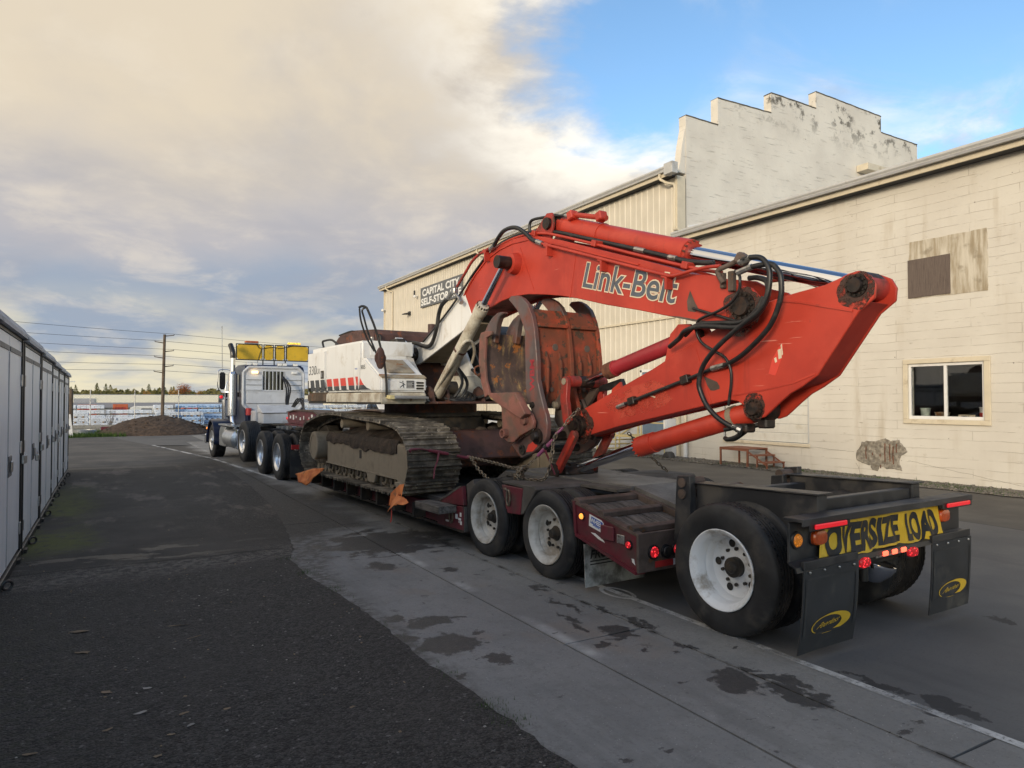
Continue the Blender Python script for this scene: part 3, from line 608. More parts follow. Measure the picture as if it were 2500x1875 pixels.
# right hand lot: smooth dark paving, a browner strip towards the building
n = NT('lot_paving'); P_ = n.obj; sx = n.sep(P_)
c = n.mix(n.ramp(n.noise(.45, 7, .6, co=P_), .34, .66), (.085, .086, .088), (.125, .123, .120)); c = n.mix(n.ramp(n.noise(55, 6, .7, co=P_), .5, .8), c, (.070, .070, .071))
c = n.mix(n.m_('MULTIPLY', n.ramp(n.noise(1, 7, .62, co=P_, vec=(1.4, .3, 1)), .54, .68), .5), c, (.068, .068, .070))
brn = n.ramp(n.m_('ADD', sx[0], n.m_('MULTIPLY', n.noise(.4, 4, co=P_), .5)), 11.40, 11.55); c = n.mix(brn, c, n.mix(n.ramp(n.noise(.8, 6, .6, co=P_), .36, .66), (.072, .066, .059), (.110, .102, .090)))
seam = n.ramp(n.m_('ABSOLUTE', n.m_('SUBTRACT', n.m_('ADD', sx[0], n.m_('MULTIPLY', n.noise(.4, 4, co=P_), .5)), 11.47)), .035, .012); c = n.mix(n.m_('MULTIPLY', seam, .7), c, (.018, .018, .018))
st = stain_mask(n, P_, [(4.40, 2.35, .12, .22), (6.5, 3.0, .07, .12), (6.0, 4.0, .1, .05), (4.36, 2.8, .05, .25)]); c = n.mix(n.m_('MULTIPLY', st, .8), c, (.017, .0175, .019))
n.set('Base Color', c).set('Roughness', .8).set('Normal', n.bump(n.noise(90, 6, .7, co=P_), .35, .005)); 
sheet('lot_paving', [(4.245, -12), (15.2, -12), (15.2, 60), (-2, 60), (-2, 40.5), (.2, 39.5), (1.5, 32), (3.0, 31.2), (3.0, 34.2), (3.77, 34.2), (3.77, 40.2), (4.245, 40.2)], .006, n.m)
# chalky white line along the joint and a chalk ring
n = NT('worn_white_line'); sx = n.sep(n.obj); a = n.m_('MULTIPLY', n.ramp(n.noise(1.0, 8, .68, co=n.obj), .33, .56), n.ramp(n.noise(40, 6, .7, co=n.obj), .22, .5))
tr = n.t.nodes.new('ShaderNodeBsdfTransparent'); mx = n.t.nodes.new('ShaderNodeMixShader'); n.set('Base Color', (.52, .52, .51)).set('Roughness', .85)
n.t.links.new(a, mx.inputs[0]); n.t.links.new(tr.outputs[0], mx.inputs[1]); n.t.links.new(n.b.outputs[0], mx.inputs[2]); n.t.links.new(mx.outputs[0], n.out.inputs[0]); LINE = n.m
sheet('painted_line', [(4.195, -2), (4.27, -2), (4.26, 6.2), (4.19, 6.2)], .0145, LINE)
sheet('painted_line', [(2.74, 24.0), (2.86, 24.0), (1.62, 32), (1.5, 32)], .0205, LINE)
sheet('painted_line', [(3.42, 16.2), (3.52, 16.2), (2.90, 24), (2.78, 24)], .0145, LINE)
sheet('painted_line', [(4.6, 36.5), (6.0, 30.0), (6.12, 30), (4.72, 36.5)], .0105, LINE)
mb = MB(); k = 28
ring = [(4.22 + cos(2 * pi * i / k) * r * 1.0, 5.28 + sin(2 * pi * i / k) * r * 1.9, .0148) for r in (.095, .125) for i in range(k)]
mb.add(ring, [(i, (i + 1) % k, k + (i + 1) % k, k + i) for i in range(k)]); mb.build('painted_ring', LINE, kind='structure', smooth=0)
# gravel margin with weeds along the building
sheet('gravel_margin', jag([(15.0, -12), (14.9, 2), (14.85, 9), (15.0, 12), (15.1, 17), (15.2, 46)], .3, .07, 8) + [(16.06, 46), (16.06, -12)], .022, M['gravel'])
def scatter(name, m, spots, size, kind='stuff', blade=False, flat=.5, seed=1, thick=0):
    r = random.Random(seed); mb = MB()
    for (x, y, z) in spots:
        s = size * r.uniform(.5, 1.5); a = r.uniform(0, 6.28)
        if blade:
            hgt = s * r.uniform(.8, 2.2); lx, ly = cos(a) * s * .5, sin(a) * s * .5; w_ = s * .13
            mb.add([(x - sin(a) * w_, y + cos(a) * w_, z), (x + sin(a) * w_, y - cos(a) * w_, z), (x + lx, y + ly, z + hgt)], [(0, 1, 2)])
        else:
            q = Matrix.Rotation(a, 3, 'Z') @ Matrix.Rotation(r.uniform(-.5, .5), 3, 'X')
            mb.cbox((x, y, z + s * .25 * flat), s, s * r.uniform(.5, 1), s * flat * r.uniform(.5, 1), q)
    return mb.build(name, m, None, smooth=0, kind=kind)
r = random.Random(4)
scatter('gravel', M['gravel'], [(r.uniform(14.85, 16.0), r.uniform(2, 22), .022) for _ in range(2600)], .045, seed=2)
gs_ = []
for _ in range(4500):
    y = r.uniform(2.5, 22); x = 15.35 + r.gauss(0, .22)
    if noise.noise(V(x * 1.3, y * .9, 3)) + (.35 if y < 11 else -.05) > .05 and x < 16.0: gs_.append((x, y, .02))
scatter('weeds', M['grass'], gs_, .032, blade=True, seed=3)
scatter('weeds', M['grass'], [(r.gauss(0, .06) + cx, r.gauss(0, .06) + cy, .015) for cx, cy, k_ in ((1.86, 7.55, 80), (1.9, 6.75, 40), (2.0, 3.7, 60), (2.02, 3.5, 60), (1.96, 4.3, 20), (1.82, 8.3, 25), (15.4, 8.4, 260), (15.5, 7.9, 220)) for _ in range(k_ * 2)], .012, blade=True, seed=5)
scatter('weeds', M['grass'], [(r.uniform(-3.2, .8) , r.uniform(40.3, 46), .0) for _ in range(9000)], .10, blade=True, seed=6)
sheet('grass_bank', [(-14, 40.6), (-.2, 40.0), (.8, 41), (1.2, 48), (-14, 48)], .0, MAT('bank_turf', (.05, .085, .022), .95, var=.3))
scatter('weeds', M['grass'], [(0.99 * (1.99 + r.uniform(-.02, .06)), r.uniform(2.0, 7.4), .014) for _ in range(150)], .012, blade=True, seed=7)
# chips, twigs and leaves lying on the old asphalt
scatter('asphalt_debris', M['leafpale'], [(r.uniform(-.8, 2.0), r.uniform(2.6, 8.8), .018) for _ in range(110)], .010, flat=.25, seed=8)
scatter('asphalt_debris', M['leafdry'], [(r.uniform(-.85, 2.0), r.uniform(2.6, 13), .018) for _ in range(150)], .013, flat=.2, seed=9)
leafpos = [(-.18, 6.52, .06), (-.14, 5.97, .05), (.01, 5.09, .035), (.19, 4.66, .035), (.51, 6.29, .09), (.60, 5.92, .05), (.40, 4.52, .03), (.42, 4.34, .03), (.32, 4.27, .025), (.63, 4.46, .025), (1.28, 4.11, .02), (.23, 5.03, .03), (-.33, 4.40, .035), (.02, 4.51, .03), (.24, 4.05, .025)]
leaf0 = None
desc = ['largest curled brown leaf on the coarse asphalt, nearest the storage units', 'broad crumpled brown leaf on coarse asphalt below the largest leaf', 'small pale folded leaf on the asphalt in front of the crumpled leaf', 'pale slim leaf lying on the asphalt towards the bottom edge', 'long thin twig like leaf on the asphalt halfway to the concrete', 'narrow pale leaf just in front of the long thin leaf']
for i, (x, y, s) in enumerate(leafpos):
    mb = MB(); rr = random.Random(i); L = 10; pts = []
    for k in range(L):
        t = 2 * pi * k / L; q = (1 + .35 * rr.uniform(-1, 1)); pts.append(V(cos(t) * s * q, sin(t) * s * (.10 if i in (4, 5) else .5) * q, .004 + abs(sin(t * 1.5)) * s * .12 * rr.random()))
    mb.add([(0, 0, .004)] + pts, [(0, 1 + k, 1 + (k + 1) % L) for k in range(L)])
    o = mb.build('fallen_leaf', M['leafdry'] if i % 4 < 3 else M['leafpale'], smooth=60); o.location = (x, y, .017); o.rotation_euler = (0, 0, rr.uniform(-.6, .6))
    tag(o, desc[i] if i < len(desc) else 'tiny scrap of dry leaf lying on the coarse asphalt', 'leaf', 'dry leaves on the asphalt')
# ---------------------------------------------------------------- concrete workshop on the right
XW = 16.07
def cells(mb, xs, ys, zs, holes, x0, x1):
    for a, b in zip(ys, ys[1:]):
        for c, d_ in zip(zs, zs[1:]):
            if not any(a >= h[0] - 1e-6 and b <= h[1] + 1e-6 and c >= h[2] - 1e-6 and d_ <= h[3] + 1e-6 for h in holes): mb.box(x0, x1, a, b, c, d_)
ws = empty('concrete_workshop', 'cream board marked concrete workshop with sliding window and roll up door', 'building', (16.07, 8, 0))
mb = MB(); cells(mb, None, [-9, 7.75, 9.37, 12.07, 14.95, 16.80], [-.02, .69, 1.42, 2.68, 3.7, 7.0], [(7.75, 9.37, 1.42, 2.68), (12.07, 14.95, .69, 3.7)], XW, XW + .22)
mb.build('wall', M['concwall'], ws, smooth=0)
MB().box(XW, 30, -9.2, -9, 0, 7).build('wall', M['concwall'], ws, smooth=0)
mb = MB(); mb.add([(15.58, -9.2, 7.06), (15.58, 16.84, 7.06), (30, 16.84, 9.1), (30, -9.2, 9.1), (15.58, -9.2, 7.12), (15.58, 16.84, 7.12), (30, 16.84, 9.16), (30, -9.2, 9.16)], [(0, 1, 2, 3), (4, 5, 6, 7), (0, 1, 5, 4), (1, 2, 6, 5), (2, 3, 7, 6), (3, 0, 4, 7)]); mb.build('roof', M['roofmetal'], ws, smooth=0)
def gutter_run(parent, y0, y1, zt, x):
    mb = MB(); prof = [(x, zt), (x - .012, zt - .03), (x - .012, zt - .055), (x + .02, zt - .10), (x + .035, zt - .17), (x + .13, zt - .17), (x + .13, zt), (x + .118, zt), (x + .118, zt - .155), (x + .045, zt - .155), (x + .012, zt - .05), (x + .012, zt)]
    mb.prism(prof, y0, y1, 'y'); mb.build('gutter', M['gutter'], parent, smooth=20)
    MB().box(x + .133, x + .17, y0, y1, zt - .30, zt - .02).build('fascia', M['fascia'], parent, smooth=0, bevel=.006)
    MB().box(x + .172, XW - .003, y0 + .01, y1 - .01, zt - .29, zt - .27).build('soffit', M['soffit'], parent, smooth=0)
gutter_run(ws, -9.2, 16.72, 7.24, 15.58)
# sliding window
fr = MB(); y0, y1, z0, z1 = 7.62, 9.48, 1.31, 2.79
fr.box(XW - .045, XW - .002, y0, y1, 2.685, z1).box(XW - .045, XW - .002, y0, y1, z0, 1.415).box(XW - .045, XW - .002, y0, 7.745, 1.417, 2.683).box(XW - .045, XW - .002, 9.375, y1, 1.417, 2.683)
wf = fr.build('window_surround', M['fascia'], ws, bevel=.006)
wn_ = MB()
for a, b, c, d_ in ((7.75, 9.37, 2.62, 2.68), (7.75, 9.37, 1.42, 1.49), (7.75, 7.80, 1.49, 2.62), (9.32, 9.37, 1.49, 2.62), (8.53, 8.59, 1.49, 2.62)): wn_.box(XW + .01, XW + .08, a, b, c, d_)
wo_ = wn_.build('window', M['whitepaint'], ws, bevel=.005)
MB().box(XW + .045, XW + .051, 7.80, 8.53, 1.49, 2.62).build('pane', M['glass'], wo_, smooth=0)
MB().box(XW + .030, XW + .036, 8.59, 9.32, 1.49, 2.62).build('pane', M['glass'], wo_, smooth=0)
rm = MB(); rm.quad((XW + .23, 6.3, 1.30), (20, 6.3, 1.30), (20, 10.8, 1.30), (XW + .23, 10.8, 1.30)).quad((XW + .23, 6.3, 3.3), (20, 6.3, 3.3), (20, 10.8, 3.3), (XW + .23, 10.8, 3.3)).quad((20, 6.3, 1.3), (20, 10.8, 1.3), (20, 10.8, 3.3), (20, 6.3, 3.3)).quad((XW + .23, 6.3, 1.3), (20, 6.3, 1.3), (20, 6.3, 3.3), (XW + .23, 6.3, 3.3)).quad((XW + .23, 10.8, 1.3), (20, 10.8, 1.3), (20, 10.8, 3.3), (XW + .23, 10.8, 3.3))
rm.build('interior', M['interior'], ws, smooth=0)
MB().box(XW + .222, XW + .55, 7.6, 9.5, 1.36, 1.41).build('window_shelf', M['whitepaint'], ws)
# roll up door: slats one by one
dr = empty('door', None, None); dr.parent = ws; ORG[dr.name] = ORG[ws.name]
for i in range(12):
    z = .70 + i * .25
    MB().prism([(XW + .05, z + .004), (XW + .075, z), (XW + .095, z + .01), (XW + .095, z + .246), (XW + .06, z + .246), (XW + .05, z + .23)], 12.08, 14.94, 'y').build('slat', M['doorwhite'], dr, smooth=0)
MB().box(XW - .01, XW + .03, 12.03, 12.07, .69, 3.7).build('door_track', M['gutter'], ws)
MB().box(XW - .01, XW + .03, 14.95, 15.0, .69, 3.7).build('door_track', M['gutter'], ws)
MB().box(XW - .05, XW, 12.0, 15.0, .60, .685).build('door_sill', M['fascia'], ws, bevel=.008)
# plastered-up opening with a sheet of plywood
mb = MB(); mb.prism(jag([(7.65, 4.17), (9.32, 4.20), (9.31, 5.51), (7.65, 5.50), (7.65, 4.17)], .12, .014, 5)[:-1], XW - .012, XW - .001, 'x'); mb.build('plaster_patch', M['plaster'], ws, smooth=0)
MB().box(XW - .035, XW - .013, 8.40, 9.335, 4.21, 5.09).build('plywood_sheet', M['ply'], ws, bevel=.003)
# spalled patch with bare reinforcing bars
k = 44; mb = MB(); rr = random.Random(3); prof = []
base = [(10.71 - (x - 175) * .00527, .93 - (y - 1310) * .00503) for x, y in ((175, 1400), (182, 1375), (205, 1332), (240, 1324), (282, 1322), (318, 1306), (345, 1320), (388, 1312), (402, 1342), (425, 1365), (398, 1385), (384, 1402), (393, 1455), (350, 1450), (328, 1456), (290, 1438), (284, 1466), (256, 1464), (250, 1442), (205, 1434), (178, 1420))]
P = jag(base + [base[0]], .05, .022, 7)[:-1]; cy = sum(p[0] for p in P) / len(P); cz = sum(p[1] for p in P) / len(P)
rings = []
for s_, dx in ((1.0, -.004), (.96, -.022), (.80, -.016), (.55, -.010), (.28, -.014)):
    rings.append([(XW + dx + (rr.uniform(-.008, .006) if s_ < .99 else 0), cy + (p[0] - cy) * s_, cz + (p[1] - cz) * s_) for p in P])
mb.ringset(rings, True); mb.build('spalled_patch', M['spall'], ws, smooth=30)
for y, a, b in ((10.42, .42, .72), (9.94, .38, .82), (9.82, .40, .80), (9.74, .34, .76), (9.66, .62, .82), (10.25, .52, .58), (10.06, .50, .56), (10.05, .22, .30)):
    MB().tube([(XW - .024, y, a), (XW - .034, y + .004, (a + b) / 2), (XW - .024, y, b)], .011, 6).build('reinforcing_bar', M['rust'], ws)
for i, P in enumerate(([(15.0, .66), (13.5, .60), (12.2, .62), (10.75, .57)], [(9.40, .45), (8.4, .30), (7.2, .12), (5.8, -.0)], [(10.7, .30), (10.62, .10), (10.6, -.0)])):
    Q = jag(P, .09, .014, 20 + i); MB().tube([(XW, a, b) for a, b in Q], .0028, 4).build('crack', M['soil'], ws)
# things on the sill inside
def pail(name, lab, y, r0, r1, h, m, x=XW + .38):
    mb = MB().lathe([(0, r0), (h, r1), (h, r1 * 1.08), (h + .02, r1 * 1.08), (h + .02, r1 * .96), (h - .02, r1 * .94), (.01, r0 * .92)], (x, y, 1.41), (0, 0, 1), 20)
    return tag(mb.build(name, m), lab, 'bucket')
pail('bucket', 'pale green bucket behind the left window pane', 9.20, .085, .105, .24, M['bucketgreen'])
t = pail('tub', 'low yellowish tub of oddments behind the left window pane', 8.82, .13, .15, .15, M['rustpan'])
b = pail('bucket', 'white bucket with a red label behind the right window pane', 7.93, .085, .10, .27, M['whiteprint'])
MB().lathe([(.05, .094), (.17, .100), (.17, .102), (.05, .096)], (XW + .38, 7.93, 1.41), (0, 0, 1), 20).build('bucket_label', M['decal_red'], b, org=(0, 0, 0))
sg = empty('notice_card', 'small cream notice card reading smile you are on camera, on the sill', 'sign', (XW + .26, 8.3, 1.41))
MB().add([(XW + .25, 8.08, 1.412), (XW + .25, 8.43, 1.412), (XW + .29, 8.43, 1.53), (XW + .29, 8.08, 1.53), (XW + .255, 8.08, 1.412), (XW + .255, 8.43, 1.412), (XW + .295, 8.43, 1.53), (XW + .295, 8.08, 1.53)], [(0, 1, 2, 3), (4, 5, 6, 7), (0, 1, 5, 4), (1, 2, 6, 5), (2, 3, 7, 6), (3, 0, 4, 7)]).build('card', M['cream_letter'], sg, smooth=0)
lettering('SMILE...', M['blackprint'], sg, (XW + .270, 8.37, 1.478), (0, -1, 0), (.316, 0, .949), .22, .035, .03)
lettering("YOU'RE ON CAMERA", M['blackprint'], sg, (XW + .255, 8.41, 1.43), (0, -1, 0), (.316, 0, .949), .30, .026, .02)
# downpipe at the corner of the two buildings
def downpipe(name, lab, pts, r, m, parent=None):
    o = MB().tube(pts, r, 8, 4).build(name, m, parent); return o
downpipe('downpipe', None, [(15.70, 16.45, 7.07), (15.70, 16.45, 6.95), (15.98, 16.5, 6.80), (15.98, 16.52, 6.5), (15.98, 16.52, 4.6), (15.98, 16.52, .55)], .05, M['fascia'], ws)
MB().cyl((15.98, 16.52, -.02), (15.98, 16.52, .60), .068).build('drain_boot', M['whitepaint'], ws)

# ---------------------------------------------------------------- stepped parapet of the hall between the two
pp = empty('stepped_parapet_wall', 'tall weathered concrete wall with stepped top, stained dark along its edges', 'wall', (23, 17, 0))
st = [(16.45, 11.29), (17.94, 11.27), (17.94, 12.20), (20.63, 12.24), (20.63, 12.98), (23.15, 12.94), (23.15, 13.58), (27.28, 13.48), (27.28, 12.82), (29.85, 12.78), (29.85, 12.0), (32.3, 11.95), (32.3, 11.2), (34, 11.2)]
P = []
for (a, b), (c, d_) in zip(st, st[1:]):
    L = sqrt((c - a) ** 2 + (d_ - b) ** 2); k = max(1, int(L / .16))
    for i in range(k): P.append((a + (c - a) * i / k + RND.uniform(-.010, .010), b + (d_ - b) * i / k + RND.uniform(-.012, .012)))
P = [(16.45, 6.0)] + [(16.45, 9.4 + .0)] + P + [(34, 11.2), (34, 6.0)]
MB().prism(P, 16.90, 17.22, 'y').build('wall', M['parapet'], pp, smooth=0)
MB().prism([(16.10, 9.35), (16.22, 9.75), (16.30, 10.3), (16.44, 10.9), (16.44, 9.35)], 16.92, 17.20, 'y').build('buttress', M['parapet'], pp, smooth=0)
for (a, b), (c, d_) in zip(st, st[1:]):
    if abs(c - a) > .5:
        k = int((c - a) / .2); mb = MB(); rings = []
        for i in range(k + 1):
            x = a + (c - a) * i / k; z = b + (d_ - b) * i / k + RND.uniform(.004, .020)
            rings.append([(x, 16.89, z - .03), (x, 16.885, z + .012), (x, 17.23, z + .012), (x, 17.23, z - .03)])
        mb.ringset(rings); mb.build('coping', M['capstone'], pp, smooth=0)
mb = MB(); mb.prism([(16.5, 7.35), (16.5, 7.62), (20.6, 8.62), (20.6, 8.85), (20.85, 8.9), (20.85, 8.62), (27, 9.6), (27, 8.7)], 16.86, 16.897, 'y'); mb.build('flashing', M['whitepaint'], pp, smooth=0)
MB().box(25.6, 28.6, 16.4, 16.88, 10.9, 11.15).build('eave_end', M['fascia'], pp)

# ---------------------------------------------------------------- metal clad hall
mh = empty('metal_hall', 'long cream ribbed metal hall with sloping gutter and storage sign', 'building', (16.07, 30, 0))
pitch = .3; W = .9
prof = []
for i in range(3):
    o_ = i * pitch; prof += [(o_, 0), (o_ + .20, 0), (o_ + .22, -.018), (o_ + .28, -.018)]
prof.append((W, 0))
def siding_mesh(z0, z1):
    mb = MB(); vs = []; fs = []
    for (y, x) in prof: vs += [(x, y, z0), (x, y, z1)]
    for i in range(len(prof) - 1): fs.append((2 * i, 2 * i + 2, 2 * i + 3, 2 * i + 1))
    mb.add(vs, fs); return mb
for z0, z1, dx in ((1.25, 4.60, -.006), (4.58, 9.18, -.030)):
    p0 = siding_mesh(z0, z1).build('siding_panel', M['siding'], mh, smooth=0, org=(0, 0, 0))
    k = 0
    for i in range(31):
        y = 16.92 + i * W
        if y + W > 44.9: break
        o = p0 if i == 0 else copy_part(p0, mh)
        o.location = (XW + dx - 16.07 + 0, y - 30, 0)
MB().box(XW + .03, XW + .25, 16.95, 44.72, -.02, 9.2).build('wall', M['soffit'], mh, smooth=0)
MB().box(XW - .10, XW + .028, 16.95, 44.7, -.02, 1.24).build('plinth', M['truckwhite'], mh, smooth=0)
MB().box(XW - .075, XW - .045, 16.93, 44.7, 4.55, 4.62).build('flashing', M['fascia'], mh)
MB().box(XW - .09, XW + .2, 44.72, 44.84, 0, 9.2).build('corner_trim', M['fascia'], mh)
MB().box(XW - .085, XW + .27, 16.825, 16.94, 0, 9.2).build('corner_trim', M['fascia'], mh)
gutter_run(mh, 16.9, 44.95, 9.48, 15.58)
mb = MB(); mb.add([(15.6, 17.24, 9.36), (15.6, 45, 9.36), (27, 45, 11.0), (27, 17.24, 11.0), (15.6, 17.24, 9.42), (15.6, 45, 9.42), (27, 45, 11.06), (27, 17.24, 11.06)], [(0, 1, 2, 3), (4, 5, 6, 7), (0, 1, 5, 4), (1, 2, 6, 5), (2, 3, 7, 6), (3, 0, 4, 7)]); mb.build('roof', M['roofmetal'], mh, smooth=0)
MB().box(15.50, 15.76, 16.55, 16.95, 9.15, 9.52).build('gutter_box', M['gutter'], mh, bevel=.01)
for y in (17.3, 30.5, 43.5):
    downpipe('downpipe', None, [(15.66, y, 9.30), (15.66, y, 9.15), (15.80, y - .2, 8.98), (15.97, y - .35, 8.9), (15.97, y - .35, 8.5), (15.97, y - .35, 7.6)] + ([(15.97, y - .35, 7.45), (15.9, y - .6, 7.40)] if y < 18 else [(15.97, y - .35, 4), (15.97, y - .35, .3)]), .045, M['fascia'], mh)
sgn = empty('storage_sign', 'grey sign board with white capitals on the metal hall, half hidden by the boom', 'sign', (15.96, 35.5, 7.9))
for a, b in ((32.7, 35.49), (35.51, 38.30)): MB().box(15.93, 15.985, a, b, 7.30, 8.47).build('sign_panel', M['signgrey'], sgn, bevel=.006)
lettering('CAPITAL CITY', M['whiteprint'], sgn, (15.926, 38.02, 7.93), (0, -1, 0), (0, 0, 1), 5.0, .42, .035)
lettering('SELF-STORAGE', M['whiteprint'], sgn, (15.926, 38.20, 7.40), (0, -1, 0), (0, 0, 1), 5.4, .42, .035)
def fixture(name, lab, cat, y, z, kind):
    t = empty(name, lab, cat, (XW - .08, y, z))
    if kind == 'flood':
        MB().box(XW - .14, XW - .06, y - .14, y + .14, z - .1, z + .12).build('mount', M['blackpaint'], t, bevel=.02); MB().prism([(XW - .14, z + .03), (XW - .50, z - .04), (XW - .50, z - .10), (XW - .14, z - .08)], y - .2, y + .2, 'y').build('lamp_head', M['blackpaint'], t, bevel=.01)
    elif kind == 'cam':
        MB().cyl((XW - .05, y, z), (XW - .22, y, z), .03).build('arm', M['whitepaint'], t); MB().ball((XW - .26, y, z - .04), .10).build('dome', M['whitepaint'], t)
    else:
        MB().box(XW - .12, XW - .04, y - .07, y + .07, z - .17, z + .17).build('housing', M['soffit'], t, bevel=.02); MB().box(XW - .125, XW - .121, y - .05, y + .05, z - .12, z + .02).build('cover', M['blackpaint'], t)
fixture('wall_light', 'dark flood light fixed to the metal hall below the storage sign', 'light', 40.2, 7.2, 'flood')
fixture('security_camera', 'white dome camera on the metal hall beside the storage sign', 'camera', 38.9, 8.1, 'cam')
fixture('junction_box', 'dark narrow box on the metal hall under the gutter', 'box', 39.4, 8.33, 'box')
fixture('security_camera', 'white camera at the far corner of the metal hall', 'camera', 44.55, 7.9, 'cam')

# ---------------------------------------------------------------- steps against the buildings
t = empty('rusty_loading_steps', 'rust red steel platform with two steps below the roll up door', 'steps', (15.4, 13.6, 0))
MB().box(15.06, 15.86, 13.20, 14.22, .50, .53).build('platform', M['rustframe'], t, bevel=.004)
mb = MB()
for x in (15.08, 15.83): mb.box(x - .02, x + .02, 13.20, 14.22, .455, .499)
mb.build('frame', M['rustframe'], t)
for x in (15.08, 15.83):
    for y in (13.23, 14.19): MB().box(x - .022, x + .022, y - .022, y + .022, .02, .454).build('leg', M['rustframe'], t)
for i, (y0, y1, z) in enumerate(((12.92, 13.195, .335), (12.60, 12.915, .165))):
    MB().box(15.10, 15.82, y0, y1, z, z + .03).build('step', M['rustframe'], t, bevel=.003)
    for x in (15.13, 15.79): MB().box(x - .018, x + .018, y0 + .01, y0 + .045, .02, z).build('leg', M['rustframe'], t)
for x in (15.10, 15.82): MB().prism([(13.19, .45), (13.19, .40), (12.62, .10), (12.62, .14)], x - .02, x - .002, 'x').build('stringer', M['rustframe'], t)
t = empty('yellow_rail_steps', 'cream yellow tube rail steps leading up to a blue door', 'steps', (15.4, 18.5, 0))
MB().box(14.9, 15.96, 17.4, 18.8, .62, .68).build('landing', M['yellowrail'], t)
for i in range(3): MB().box(14.95, 15.9, 18.82 + i * .32, 19.12 + i * .32, .48 - i * .17, .51 - i * .17).build('step', M['yellowrail'], t)
for x in (14.93, 15.92):
    for y, zb, zt in ((17.43, .02, 1.5), (18.75, .02, 1.5), (19.78, .02, 1.0)): MB().cyl((x, y, zb), (x, y, zt), .024, seg=8).build('post', M['yellowrail'], t)
    for dz in (0, -.42): MB().tube([(x, 17.43, 1.5 + dz), (x, 18.75, 1.5 + dz), (x, 19.78, 1.0 + dz)], .024, 8).build('rail', M['yellowrail'], t)
d_ = empty('blue_door', 'slate blue door in the metal hall behind the yellow steps', 'door', (XW - .1, 18.0, .7))
MB().box(XW - .16, XW - .101, 17.45, 18.5, .69, 2.8).build('leaf', M['bluedoor'], d_, bevel=.01); MB().box(XW - .18, XW - .101, 17.36, 17.44, .69, 2.88).box(XW - .18, XW - .101, 18.51, 18.6, .69, 2.88).box(XW - .18, XW - .101, 17.36, 18.6, 2.81, 2.9).build('frame', M['whitepaint'], d_); MB().ball((XW - .19, 17.6, 1.65), .04).build('handle', M['lock'], d_)
o_ = tag(MB().prism([(-.18, 0), (.2, 0), (.16, .12), (.02, .22), (-.12, .16)], -.12, .14, 'x').build('stone', M['blackpaint'], bevel=.03), 'dark lump of stone by the white drain boot at the wall foot', 'stone'); o_.location = (15.35, 16.6, .02)
